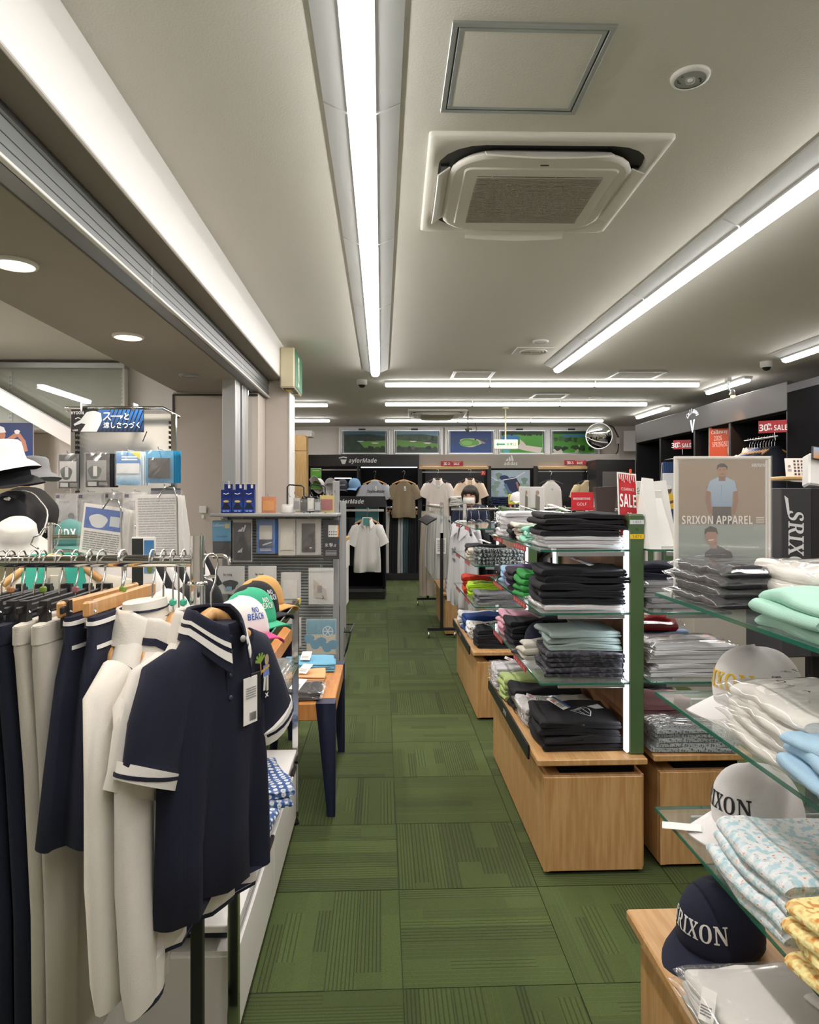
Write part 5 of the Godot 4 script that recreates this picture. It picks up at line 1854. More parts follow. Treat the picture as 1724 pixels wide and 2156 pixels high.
	i_txt(p, "adidas", 0.0, -0.05, 0.06, hx("f0efed"), true, false, 0, 0.9)
	i_put(p, c2, "lettering")
	for v in [[V(1.28,0.446,-12), "left"], [V(3.328,0.446,-12), "right"]]:
		var t := bt("number_tag", "small red tag numbered seven at the " + v[1] + " recess of the grey unit", "tag", v[0])
		put(bx(V(0, 0, 0), V(0.08, 0.075, 0.005), 0.001), "card", mt(hx("d8402a"), 0.5), t)
		p = ink(at(V(0, 0, 0.003)))
		i_txt(p, "7.", 0, 0.005, 0.04, Color.WHITE)
		i_put(p, t)
	sale_card(V(0.736,0.609,-11.950),V(0.387,0.082,0), "red sale card on the grey fascia, left of the bar emblem")
	sale_card(V(2.870,0.625,-11.950),V(0.378,0.082,0), "red sale card on the grey fascia, right of the bar emblem")
	var lb := bt("light_box", "lit picture of a stooping golfer in dark cap between black recesses", "picture", V(1.757,0.275,-12.1))
	bslab(lb, "frame", M.black, V(1.769,0.280,-12.150),V(0.727,0.544,0), 0.04)
	bslab(lb, "board", M.card, V(1.761,0.266,-12.100),V(0.691,0.466,0), 0.02)
	p = bink(lb, V(1.757,0.266,-12.1), 0.0105)
	i_rect(p, 0, 0, 0.68, 0.46, hx("a9c2d6"), hx("bcd0de"))
	for k in 12:
		i_ell(p, rng.randf_range(-0.3, 0.3), rng.randf_range(-0.2, 0.14), 0.05, 0.06, hx("7f9a8c").lerp(hx("a4b8ae"), rng.randf()), 0.3)
	i_poly(p, [Vector2(-0.12, 0.08), Vector2(0.1, 0.12), Vector2(0.18, -0.02), Vector2(0.12, -0.2), Vector2(-0.02, -0.23), Vector2(-0.06, -0.1)], hx("27335a"))
	i_ell(p, -0.1, 0.1, 0.08, 0.045, hx("2a3c78"), 0.05)
	i_line(p, [Vector2(0.12, 0.02), Vector2(0.18, -0.15)], 0.035, hx("a9826c"))
	i_line(p, [Vector2(-0.08, -0.02), Vector2(-0.02, -0.14), Vector2(0.04, -0.18)], 0.05, hx("5d7fa8"))
	i_line(p, [Vector2(-0.33, 0.12), Vector2(-0.22, 0.05)], 0.012, Color.WHITE)
	i_line(p, [Vector2(-0.12, 0.06), Vector2(0.1, 0.1), Vector2(0.26, 0.2)], 0.014, Color.WHITE)
	i_put(p, lb)
	# shirts on the two units
	var sh := [
		[V(-0.598,0.295,-11.9), "tee", "b9bec6", "grey tee with dark chest lettering hanging in the black wall unit", true],
		[V(-0.098,0.295,-11.9), "tee", "ffffff", "tan patterned mock neck tee hanging in the black wall unit", true],
		[V(0.483,0.319,-11.9), "polo", "e8ded6", "pale cream polo hanging at left in the grey wall unit", false],
		[V(1.04,0.319,-11.9), "polo", "ead2ba", "peach polo hanging behind the person in the grey wall unit", false],
		[V(2.432,0.295,-11.9), "vest", "ece8e2", "white sleeveless vest hanging right of the lit golfer picture", false],
		[V(3.071,0.295,-11.9), "tee", "d9c59c", "sand coloured tee hanging at right in the grey wall unit", false],
	]
	var k := 0
	for s in sh:
		hanger(("wooden" if s[4] else "black") + " hanger carrying the " + s[3].split(" hanging")[0], s[0] + V(0, 0.16, 0), 0.0, M.hanger_wood if s[4] else M.black, {"view": true, "drop": 0.13, "wide": 0.2})
		var o := hang_shirt(s[3], s[0], 0.0, s[2], s[1], {"view": true, "sd": k % 3, "key": "tan_print" if k == 1 else "", "scale": V(0.98, 1.0, 1.0), "tag": true})
		if k == 0:
			var st := T()
			txt(st, "TaylorMade", 0.045, at(V(0.02, -0.17, 0.052)), true, false, 0.2, 0.85)
			put(st, "lettering", M.black, o)
		k += 1
	var tr := ["d4d0ca", "c9c8c4", "15161a", "14151a", "17181c", "b7b8b4", "a9adb0", "3a5258", "2f454c", "17181c", "14151a", "1b1c22"]
	for j in tr.size():
		hang_slab("hanging_trousers", "%s trousers in the black wall unit, %s from left" % [{"d": "pale", "c": "pale", "1": "black", "b": "light grey", "a": "grey", "3": "teal", "2": "dark teal"}[tr[j][0]], ["first", "second", "third", "fourth", "fifth", "sixth", "seventh", "eighth", "ninth", "tenth", "eleventh", "twelfth"][j]], "trousers", V(-0.39,-0.232,-12.05) + V(0.048 * j, 0.0, 0), PI / 2 - 0.9, "pleats", tr[j], {"view": true, "sd": j, "scale": V(0.7, 1.22, 1.0), "group": "trousers in the black wall unit"})
		hanger("wooden hanger on the trouser rail of the black unit, %s from left" % ["first", "second", "third", "fourth", "fifth", "sixth", "seventh", "eighth", "ninth", "tenth", "eleventh", "twelfth"][j], V(-0.39,-0.149,-12.05) + V(0.048 * j, 0.0, 0), PI / 2 - 0.5, M.hanger_wood, {"view": true, "drop": 0.05, "wide": 0.08, "group": "hangers on the trouser rail"})
	for v in [[V(-1.16,0.189,-11.95), "4a4a50", "TaylorMade", "dark grey cap on the lit rail of the black unit"], [V(-0.946,0.206,-11.95), "7fa6cc", "T", "light blue cap on the lit rail of the black unit"]]:
		var o := cap(v[3], BK() * v[0], V(0.25, YAW + (0.0 if v[2] != "T" else -0.4), 0), cloth(hx(v[1])), v[2], cloth(hx("d8d6d0")), 0.014, null, "", 1.25)
	for v in [[V(-1.384,0.164,-11.9), 0.35, "white visor hanging left of the dark grey cap"], [V(-1.589,0.197,-11.9), -0.5, "white cap hanging farthest left in the black unit"]]:
		cap(v[2], BK() * v[0], V(-1.1, YAW + v[1], 0), cloth(hx("dcdad8")), "", null, 0, null, "", 1.3)
	var gp := bt("green_poster", "small bright green poster at the left of the black wall unit", "poster", V(-1.62,0.428,-11.95))
	bslab(gp, "board", M.card, V(-1.620,0.345,-11.950),V(0.181,0.362,0), 0.01)
	p = bink(gp, V(-1.62,0.345,-11.95), 0.0055)
	i_rect(p, 0, 0, 0.175, 0.35, hx("5cae38"), hx("6cbc40"))
	i_line(p, [Vector2(-0.08, -0.02), Vector2(0.08, 0.04)], 0.03, hx("4a962c"))
	i_small(p, 0, 0.14, 0.12, 0.02, 1, hx("dceccc"))
	i_put(p, gp)
	# free standing black unit before it
	var st2 := bt("display_stand", "free-standing black display stand with white lettered header and hung white polo", "shop fitting", V(-0.6, -1.4, -10.1))
	bslab(st2, "header", M.black, V(-0.934,-0.044,-9.800),V(1.180,0.155,0), 0.06, 0.003)
	bslab(st2, "back_board", M.black_matt, V(-0.959,-0.730,-10.100),V(1.223,1.321,0), 0.02)
	for x in [639.0, 809.0]:
		bslab(st2, "side_panel", M.black_matt, V((x - 862.0) / 1453.0 * 9.95, -0.7, -10.0), V(0.035, 1.4, 0), 0.42)
	bslab(st2, "base", M.black, V(-0.935,-1.341,-9.840),V(1.192,0.122,0), 0.5, 0.004)
	bslab(st2, "base_rail", M.dark_grey, V(-0.914,-1.272,-9.550),V(1.091,0.046,0), 0.01)
	bslab(st2, "rail", M.alu, V(-0.926,-0.164,-9.750),V(1.127,0.034,0), 0.02)
	bslab(st2, "teal_picture", M.card, V(-0.613,-0.229,-9.950),V(0.336,0.226,0), 0.01)
	p = bink(st2, V(-0.616,-0.226,-9.95), 0.0055)
	i_rect(p, 0, 0, 0.33, 0.22, hx("3f7f80"), hx("579294"))
	i_put(p, st2)
	p = bink(st2, V(-0.857,-0.04,-9.8), 0.032)
	i_txt(p, "TaylorMade", 0.0, 0.0, 0.06, hx("e4e4e4"), true, false, 0.2, 0.9)
	i_put(p, st2, "lettering")
	hanger("wooden hanger carrying the white polo of the black display stand", V(-0.588,-0.152,-9.6), 0.0, M.hanger_wood, {"view": true, "drop": 0.12, "wide": 0.17})
	var wp := hang_shirt("white polo with teal tag hanging on the black display stand", V(-0.588,-0.304,-9.6), 0.15, "e2e0dc", "polo", {"view": true, "scale": V(0.9, 1.15, 1.3), "sd": 1, "tag": true})
	put(bx(V(-0.02, -0.01, 0.09), V(0.085, 0.1, 0.006), 0.001), "teal_card", mt(hx("4a8c84"), 0.5), wp)
	for j in 4:
		hang_slab("hanging_trousers", "%s trousers at the left of the black display stand, %s" % ["light blue" if j < 2 else "black", ["outermost", "inner light pair", "outer dark pair", "innermost"][j]], "trousers", V(-0.961,-0.267,-9.7) + V(0.05 * j, 0, 0), 0.5, "pleats", "9db4c8" if j < 2 else "191a1f", {"view": true, "scale": V(0.6, 0.45 if j < 2 else 0.75, 1), "sd": j})
	# left end: timber cabinet, wall box
	var wc := bt("timber_cabinet", "tall pale timber cabinet beyond the pillar with white box on top", "cabinet", V(-1.7, -1.4, -11.2))
	bslab(wc, "cabinet_body", M.pale_wood, V(-1.779,-0.201,-11.000),V(0.288,2.400,0), 0.35, 0.004)
	bslab(wc, "upper_door", M.pale_wood, V(-1.745,0.859,-10.810),V(0.260,0.216,0), 0.02, 0.003)
	bslab(wc, "lower_door", M.pale_wood, V(-1.745,-0.309,-10.810),V(0.260,2.105,0), 0.02, 0.003)
	var wbx := bt("storage_box", "white carton on top of the pale timber cabinet", "box", V(-1.726,1.058,-11.3))
	bslab(wbx, "carton", M.white_paint, V(-1.761,1.054,-11.300),V(0.366,0.101,0), 0.3, 0.004)
	# hanging exit arrow light
	var ex := bt("exit_sign", "hanging cream exit light with green arrow pointing left, before the far windows", "exit sign", V(1.474,0.832,-10.6))
	bslab(ex, "case", M.exit_glow, V(1.477,0.832,-10.600),V(0.357,0.146,0), 0.1, 0.008)
	put(tube(T(), [V(0, 0.07, 0), V(0, 0.565, 0)], 0.011), "stem", M.cream, ex)
	put(lathe(T(), [Vector2(0.05, 0.545), Vector2(0.055, 0.57)], 12), "ceiling_cup", M.cream, ex)
	p = bink(ex, V(1.474,0.832,-10.6), 0.0512)
	i_line(p, [Vector2(-0.12, 0.0), Vector2(-0.02, 0.0)], 0.022, hx("1f8a50"))
	i_poly(p, [Vector2(-0.15, 0), Vector2(-0.115, 0.03), Vector2(-0.115, -0.03)], hx("1f8a50"))
	kanji(p, "hi", 0.03, 0.0, 0.045, hx("4a9a68"), 0.005)
	kanji(p, "jo", 0.08, 0.0, 0.045, hx("4a9a68"), 0.005)
	kanji(p, "ko", 0.13, 0.0, 0.045, hx("4a9a68"), 0.005)
	i_put(p, ex)
	# convex mirror, cables and boxes on the far right
	var cm := bt("convex_mirror", "round convex safety mirror in the far right corner above the grey unit", "mirror", V(3.405,1.126,-12.4))
	cm.rotation.y += -0.35
	cm.rotation.x = 0.15
	var pr := []
	for j in 9:
		var a := 0.5 * j / 8.0
		pr.append(Vector2(0.225 * sin(a) / sin(0.5), (cos(a) - cos(0.5)) * 0.45))
	pr.reverse()
	put(lathe(T(), pr, 32, at(V(0, 0, 0), 0, PI / 2)), "mirror_face", M.mirror, cm)
	put(lathe(T(), [Vector2(0.0, -0.03), Vector2(0.235, -0.03), Vector2(0.24, 0.0), Vector2(0.232, 0.012), Vector2(0.222, 0.004)], 32, at(V(0, 0, 0), 0, PI / 2)), "rim", M.white_paint, cm)
	put(tube(T(), [V(0, 0.1, -0.04), V(0, 0.3, -0.2)], 0.015), "arm", M.white_paint, cm)
	var jb := bt("panel_box", "flat white panel box on the far right wall beside the black cabinet", "box", V(4.187,1.083,-13))
	bslab(jb, "lid", M.white_paint, V(4.192,1.087,-13.000),V(0.313,0.385,0), 0.06, 0.006)
	var cb := bt("cable", "black cable looping down from a wall socket in the far right corner", "cable", V(3.988,1.108,-13.2))
	put(bx(V(0, 0, 0), V(0.06, 0.13, 0.05), 0.006), "socket_box", M.white_paint, cb)
	put(tube(T(), [V(0, 0.06, 0.03), V(-0.1, 0.25, 0.05), V(-0.25, 0.32, 0.1)], 0.012, 6), "cord", M.dark_grey, cb)
	put(tube(T(), [V(0, -0.06, 0.03), V(-0.02, -0.2, 0.06), V(-0.12, -0.36, 0.08), V(-0.14, -0.56, 0.1), V(-0.22, -0.68, 0.1), V(-0.36, -0.58, 0.1)], 0.01, 6), "cord", M.black, cb)
	var dg := bt("hanging_device", "small dark gadget on a cord below the ceiling before the windows", "device", V(0.931,1.09,-11))
	put(bx(V(0, 0, 0), V(0.07, 0.05, 0.06), 0.006), "body", M.dark_grey, dg)
	put(bx(V(0.03, -0.01, 0.035), V(0.03, 0.03, 0.02), 0.004), "lens", M.cream, dg)
	put(tube(T(), [V(0, 0.02, 0), V(0, 0.31, 0)], 0.008, 6), "stem", M.black, dg)
	put(tube(T(), [V(0.02, 0.19, 0), V(0.12, 0.15, 0), V(0.14, 0.0, 0), V(0.08, -0.04, 0)], 0.005, 6), "cord", M.black, dg)
	for v in [[5, V(0.819,-0.082,-11.9), "d6d4d0", "white folded top"], [4, V(1.514,-0.064,-11.7), "1c2748", "navy folded top"]]:
		stack(v[0], BK() * (v[1] + V(0, -0.05, 0)), V(0.26, 0.035, 0.26), v[2], v[3], "on the far shelf behind the person", {"turn": PI / 2})
	var ys := bt("yellow_card", "yellow notice card with red foot beyond the clothes rail", "sign", V(1.338,-0,-9))
	bslab(ys, "card", mt(hx("d6cf3e"), 0.5), V(1.372,-0.006,-9.000),V(0.167,0.136,0), 0.006)
	bslab(ys, "red_foot", M.red, V(1.316,-0.136,-9.000),V(0.043,0.124,0), 0.006)
	bslab(ys, "post", M.grey_metal, V(1.378,-0.733,-9.020),V(0.025,1.341,0), 0.03)
	bslab(ys, "ledge", M.grey_metal, V(1.370,-0.073,-8.850),V(0.110,0.012,0), 0.22)
	p = bink(ys, V(1.369,-0.006,-9), 0.0034)
	i_small(p, -0.02, 0.02, 0.1, 0.06, 3, hx("6a6420"))
	i_put(p, ys)
	cap("white cap with dark emblem beside the yellow card", BK() * V(1.363,-0.036,-8.8), V(0, 0.3, 0), cloth(hx("e2e0de")), "A", cloth(hx("26262a")), 0.03)


const KJ := {
	"hi": [[0.4, 1, 0.4, 0.3, 0.25, 0], [0.4, 0.8, 0.1, 0.8], [0.4, 0.55, 0.12, 0.55], [0.4, 0.3, 0.08, 0.26], [0.62, 1, 0.62, 0], [0.62, 0.8, 0.92, 0.8], [0.62, 0.55, 0.9, 0.55], [0.62, 0.3, 0.95, 0.3]],
	"jo": [[0.5, 1, 0.5, 0.8], [0.25, 0.98, 0.32, 0.84], [0.75, 0.98, 0.68, 0.84], [0.08, 0.6, 0.08, 0.76, 0.92, 0.76, 0.92, 0.62], [0.3, 0.64, 0.7, 0.64, 0.7, 0.48, 0.3, 0.48, 0.3, 0.64], [0.2, 0.02, 0.2, 0.36, 0.8, 0.36, 0.8, 0.04], [0.5, 0.48, 0.5, 0]],
	"ko": [[0.12, 0.9, 0.88, 0.9, 0.88, 0.08, 0.12, 0.08, 0.12, 0.9]],
	"su": [[0.15, 0.85, 0.8, 0.85, 0.6, 0.5, 0.1, 0.05], [0.55, 0.45, 0.92, 0.05]],
	"bar": [[0.05, 0.5, 0.95, 0.5]],
	"tsu": [[0.15, 0.55, 0.22, 0.38], [0.42, 0.6, 0.48, 0.42], [0.8, 0.6, 0.7, 0.28, 0.4, 0.05]],
	"to": [[0.3, 0.95, 0.42, 0.55], [0.8, 0.72, 0.35, 0.45, 0.2, 0.2, 0.4, 0.04, 0.85, 0.06]],
	"ryo": [[0.08, 0.9, 0.2, 0.78], [0.05, 0.62, 0.17, 0.52], [0.05, 0.05, 0.2, 0.35], [0.62, 1, 0.62, 0.85], [0.3, 0.84, 0.96, 0.84], [0.42, 0.72, 0.84, 0.72, 0.84, 0.5, 0.42, 0.5, 0.42, 0.72], [0.63, 0.5, 0.63, 0.02, 0.54, 0.06], [0.44, 0.36, 0.34, 0.12], [0.8, 0.36, 0.92, 0.12]],
	"shi": [[0.3, 0.95, 0.28, 0.3, 0.36, 0.08, 0.6, 0.06, 0.88, 0.3]],
	"sa": [[0.15, 0.72, 0.88, 0.78], [0.45, 0.98, 0.75, 0.45], [0.3, 0.4, 0.2, 0.2, 0.36, 0.05, 0.78, 0.06]],
	"tu": [[0.08, 0.62, 0.5, 0.78, 0.82, 0.68, 0.86, 0.4, 0.7, 0.18, 0.4, 0.08]],
	"du": [[0.05, 0.6, 0.45, 0.74, 0.74, 0.64, 0.78, 0.38, 0.62, 0.16, 0.35, 0.06], [0.78, 0.98, 0.86, 0.84], [0.9, 1, 0.98, 0.88]],
	"ku": [[0.7, 0.95, 0.3, 0.52, 0.75, 0.05]],
	"ice": [[0.5, 1, 0.5, 0.04, 0.4, 0.1], [0.2, 0.92, 0.3, 0.8], [0.1, 0.6, 0.36, 0.6, 0.26, 0.3, 0.08, 0.12], [0.88, 0.8, 0.6, 0.56], [0.55, 0.6, 0.7, 0.28, 0.95, 0.08]],
	"hit": [[0.1, 0.9, 0.46, 0.9, 0.46, 0.66, 0.1, 0.66, 0.1, 0.9], [0.1, 0.78, 0.46, 0.78], [0.28, 1, 0.28, 0.55], [0.6, 0.95, 0.86, 0.95, 0.88, 0.76], [0.58, 0.68, 0.86, 0.68, 0.56, 0.5], [0.62, 0.64, 0.92, 0.5], [0.15, 0.42, 0.85, 0.44], [0.1, 0.26, 0.9, 0.27], [0.5, 0.48, 0.5, 0.02, 0.4, 0.05]],
}


func kanji(p: Ink, k: String, x: float, y: float, h: float, c: Color, w: float) -> void:
	for s in KJ[k]:
		var pts := []
		for j in range(0, s.size(), 2):
			pts.append(Vector2(x + (s[j] - 0.5) * h, y + (s[j + 1] - 0.5) * h))
		i_line(p, pts, w, c)

# ---------------------------------------------------------------- folded shirts on the islands
func garments_right() -> void:
	# each row: count, x, z, y, [w, t, l], colour, description, place, options
	var a := "on the top glass shelf, nearest full island"
	var b := "on the middle glass shelf, nearest full island"
	var c := "on the lowest glass shelf, nearest full island"
	var d := "on the nearest full island's cabinet top"
	var e := "on the middle glass shelf, second island"
	var f := "on the lowest glass shelf, second island"
	var g := "on the second island's cabinet top"
	var h := "on the far side, nearest full island"
	var big := V(0.3, 0.024, 0.25)
	var mid := V(0.27, 0.024, 0.13)
	var rows := [
		[3, 0.765, -2.71, 1.213, V(0.3, 0.015, 0.25), "d4d3d6", "white bagged folded shirt", a, {"bag": true}],
		[4, 0.765, -2.71, 1.259, V(0.31, 0.0215, 0.25), "141318", "black folded shirt", a, {"slip": 0.014, "jit": 0.09, "tag": [-0.06, -0.02, 1.0]}],
		[3, 0.74, -2.93, 1.213, V(0.26, 0.024, 0.13), "8fcdb6", "mint folded shirt", a, {}],
		[4, 0.73, -3.07, 1.213, V(0.26, 0.02, 0.13), "cfc6b8", "cream folded shirt", a, {}],
		[3, 0.73, -3.21, 1.213, V(0.27, 0.022, 0.13), "1a171a", "black folded shirt, far pile", a, {}],
		[6, 0.73, -3.4, 1.213, V(0.28, 0.02, 0.2), "d8d7da", "white bagged shirt, far pile", a, {"bag": true, "tag": [0.0, 0.0, 1.2]}],
		[2, 0.72, -3.62, 1.213, V(0.24, 0.03, 0.12), "16181f", "black folded sock bundle", a, {}],
		[2, 0.74, -3.62, 1.272, V(0.2, 0.026, 0.12), "b5d02c", "lime folded sock bundle", a, {}],
		[1, 0.765, -2.7, 0.979, V(0.31, 0.02, 0.26), "cfcbcb", "white bagged folded shirt", b, {"bag": true}],
		[5, 0.765, -2.7, 0.999, V(0.32, 0.027, 0.25), "121319", "black folded shirt", b, {"tag": [0.02, 0.02, 1.0, true, "blue"], "slip": 0.012}],
		[4, 0.74, -2.96, 0.979, V(0.3, 0.027, 0.16), "2f8a40", "green folded shirt", b, {"tag": [-0.02, 0, 0.9], "slip": 0.01}],
		[4, 0.735, -3.13, 0.979, V(0.3, 0.026, 0.15), "2c2831", "dark grey folded shirt", b, {"slip": 0.012, "tag": [-0.05, 0, 1.3]}],
		[4, 0.735, -3.29, 0.979, V(0.28, 0.026, 0.14), "8f7fae", "lavender folded shirt", b, {"slip": 0.01}],
		[3, 0.735, -3.45, 0.979, V(0.28, 0.026, 0.14), "8fb4cf", "light blue folded shirt", b, {"tag": [-0.05, 0, 1.2]}],
		[2, 0.74, -3.61, 0.979, V(0.27, 0.03, 0.13), "3e3a48", "dark patterned folded shirt", b, {"key": "camo"}],
		[5, 0.775, -2.71, 0.721, V(0.3, 0.019, 0.24), "ffffff", "grey patterned folded shirt", c, {"key": "camo", "slip": 0.016, "jit": 0.09, "tag": [-0.03, -0.01, 1.2, true, "blue"]}],
		[3, 0.775, -2.73, 0.814, V(0.28, 0.026, 0.22), "91a19d", "sage grey folded top", c, {"slip": 0.012, "jit": 0.08}],
		[3, 0.72, -2.93, 0.721, V(0.26, 0.024, 0.12), "c4c0b4", "beige folded top", c, {}],
		[4, 0.735, -3.25, 0.721, V(0.28, 0.028, 0.16), "15161d", "black glitter folded top", c, {"tag": [0, 0, 0.8, false]}],
		[4, 0.735, -3.45, 0.721, V(0.28, 0.028, 0.18), "cf9aaa", "pink folded top", c, {}],
		[4, 0.77, -2.74, 0.434, V(0.31, 0.03, 0.27), "121217", "black folded club shirt", d, {"tag": [-0.05, -0.02, 0.8, true, "blue"], "slip": 0.012}],
		[3, 0.76, -2.98, 0.434, V(0.31, 0.028, 0.2), "c9c8c6", "white bagged folded shirt", d, {"bag": true, "tag": [-0.09, 0.03, 1.3]}],
		[3, 0.75, -3.16, 0.434, V(0.31, 0.034, 0.15), "15161b", "plain black folded shirt", d, {}],
		[4, 0.74, -3.34, 0.434, V(0.31, 0.027, 0.17), "a9bd78", "lime green folded shirt", d, {}],
		[6, 0.73, -3.54, 0.434, V(0.31, 0.019, 0.17), "d3d3d6", "white bagged folded polo", d, {"bag": true, "tag": [-0.06, 0, 1.3]}],
		[4, 0.76, -4.5, 0.979, V(0.3, 0.024, 0.2), "ffffff", "zebra striped folded shirt", e, {"key": "zebra"}],
		[4, 0.74, -4.7, 0.979, V(0.3, 0.02, 0.15), "b8b0a2", "beige folded shirt", e, {}],
		[3, 0.73, -4.88, 0.979, V(0.28, 0.032, 0.15), "1b1c20", "black folded shirt", e, {"tag": [0, 0, 1.0, false]}],
		[4, 0.765, -4.5, 0.721, V(0.3, 0.018, 0.22), "8b8d90", "grey marl folded shirt", f, {"key": "marl"}],
		[4, 0.745, -4.72, 0.721, V(0.3, 0.026, 0.18), "a8cf2e", "lime printed folded shirt", f, {}],
		[5, 0.735, -4.93, 0.721, V(0.3, 0.026, 0.18), "c8371f", "orange red folded shirt", f, {}],
		[4, 0.765, -4.55, 0.434, V(0.3, 0.03, 0.26), "11131b", "black lettered folded shirt", g, {"tag": [0.04, -0.05, 1.2, false], "slip": 0.01}],
		[3, 0.75, -4.82, 0.434, V(0.3, 0.03, 0.22), "ffffff", "white graphic folded shirt", g, {"key": "graphic"}],
		[4, 0.74, -5.06, 0.434, V(0.28, 0.03, 0.2), "1f4486", "blue folded shirt", g, {}],
		[3, 0.73, -5.3, 0.434, V(0.28, 0.03, 0.2), "d0d2d4", "white folded shirt", g, {}],
		[3, 0.8, -7.25, 0.434, V(0.26, 0.04, 0.26), "ffffff", "grey patterned folded shirt", "under the far clothes rail", {"key": "graphic"}],
		[5, 1.17, -2.72, 0.979, V(0.3, 0.02, 0.24), "8f8f94", "grey bagged folded shirt, middle shelf", h, {"bag": true, "turn": PI, "slip": 0.01}],
		[2, 1.15, -2.78, 1.077, V(0.28, 0.03, 0.2), "1b1f30", "navy plaid folded shirt, middle shelf", h, {"turn": PI, "jit": 0.2}],
		[7, 1.19, -2.7, 0.721, V(0.32, 0.017, 0.24), "d3d5d8", "white bagged folded shirt, lowest shelf", h, {"turn": PI, "bag": true}],
		[4, 1.15, -2.98, 0.721, V(0.3, 0.028, 0.2), "8fadce", "light blue folded shirt, lowest shelf", h, {"turn": PI}],
		[1, 1.13, -3.0, 0.833, V(0.3, 0.05, 0.2), "a01c22", "red bagged folded jacket, lowest shelf", h, {"turn": PI, "bag": true}],
		[5, 1.2, -2.68, 0.434, V(0.32, 0.018, 0.2), "aeb6ba", "grey printed bagged shirt, cabinet top", h, {"turn": PI, "bag": true, "key": "graphic"}],
		[4, 1.16, -2.92, 0.434, V(0.32, 0.03, 0.22), "c49096", "pink folded shirt, cabinet top", h, {"turn": PI, "slip": 0.01}],
		[4, 1.18, -3.2, 0.434, V(0.3, 0.036, 0.22), "5a646c", "slate bagged folded shirt, cabinet top", h, {"turn": PI, "bag": true}],
	]
	for r in rows:
		stack(r[0], V(r[1], r[3], r[2]), r[4], r[5], r[6], r[7], r[8])
	for n in get_children():
		var l: String = n.get_meta("label") if n.has_meta("label") else ""
		if l.begins_with("black folded club shirt, topmost") or l.begins_with("black folded club shirt, second"):
			var up := "topmost" in l
			var p := lie(n, at(V(0.03 if up else -0.0, 0, 0.055 if up else 0.1), 0.45, -PI / 2) * Transform3D(Basis.from_scale(V(1.25, 1.25, 1)), Vector3.ZERO))
			var sh := [Vector2(-0.026, 0.03), Vector2(0.026, 0.03), Vector2(0.027, 0.006), Vector2(0.02, -0.014), Vector2(0.0, -0.035), Vector2(-0.02, -0.014), Vector2(-0.027, 0.006), Vector2(-0.026, 0.03)]
			var ol := []
			for k in 7:
				for j in 3:
					ol.append(sh[k].lerp(sh[k + 1], j / 3.0))
			ol.append(sh[7])
			i_line(p, ol, 0.0032, hx("e2e2e2"))
			i_line(p, [Vector2(-0.024, 0.017), Vector2(-0.008, 0.017), Vector2(0.008, 0.017), Vector2(0.024, 0.017)], 0.002, hx("e2e2e2"))
			i_txt(p, "KAPPA", 0, 0.0235, 0.007, hx("e2e2e2"), true, false, 0, 0.9)
			i_line(p, [Vector2(-0.008, 0.01), Vector2(-0.008, -0.02)], 0.002, hx("e2e2e2"))
			i_line(p, [Vector2(0.008, 0.01), Vector2(0.008, -0.02)], 0.002, hx("e2e2e2"))
			i_poly(p, [Vector2(0.05, 0.04), Vector2(0.09, 0.035), Vector2(0.085, 0.0), Vector2(0.055, 0.005)], hx("dcdcdc"))
			i_put(p, n)
		elif l.begins_with("lime printed folded shirt, topmost"):
			var p := lie(n, at(V(-0.03, 0, 0.05), 0.1, -PI / 2))
			i_txt(p, "new york", 0, 0, 0.026, hx("16181a"), true, false, 0.1, 1.1)
			i_small(p, 0.02, 0.06, 0.12, 0.03, 3, hx("4a5a1c"))
			i_put(p, n)
		elif l.begins_with("black lettered folded shirt, topmost"):
			var p := lie(n, at(V(-0.05, 0, 0.03), -1.0, -PI / 2))
			i_txt(p, "new", -0.05, 0.05, 0.036, hx("e4e4d8"), true, false, 0.1, 1.0)
			i_txt(p, "balance", 0.0, 0.0, 0.036, hx("e4e4d8"), true, false, 0.1, 1.0)
			i_put(p, n)
	cap("navy cap lying on the lowest glass shelf among black folded tops", V(0.735, 0.725, -3.08), V(0, -1.2, 0), cloth(hx("1b2038")))
	cap("grey cap propped behind the sage folded tops", V(0.79, 0.9, -2.97), V(0, 0.6, 0), cloth(hx("6c6a6a")), "", null, 0, null, "", 0.8)
	cap("white cap lying at the far end of the top glass shelf", V(0.69, 1.216, -3.53), V(0, -1.3, 0), cloth(hx("dedbd0")), "", null, 0, null, "", 0.8)


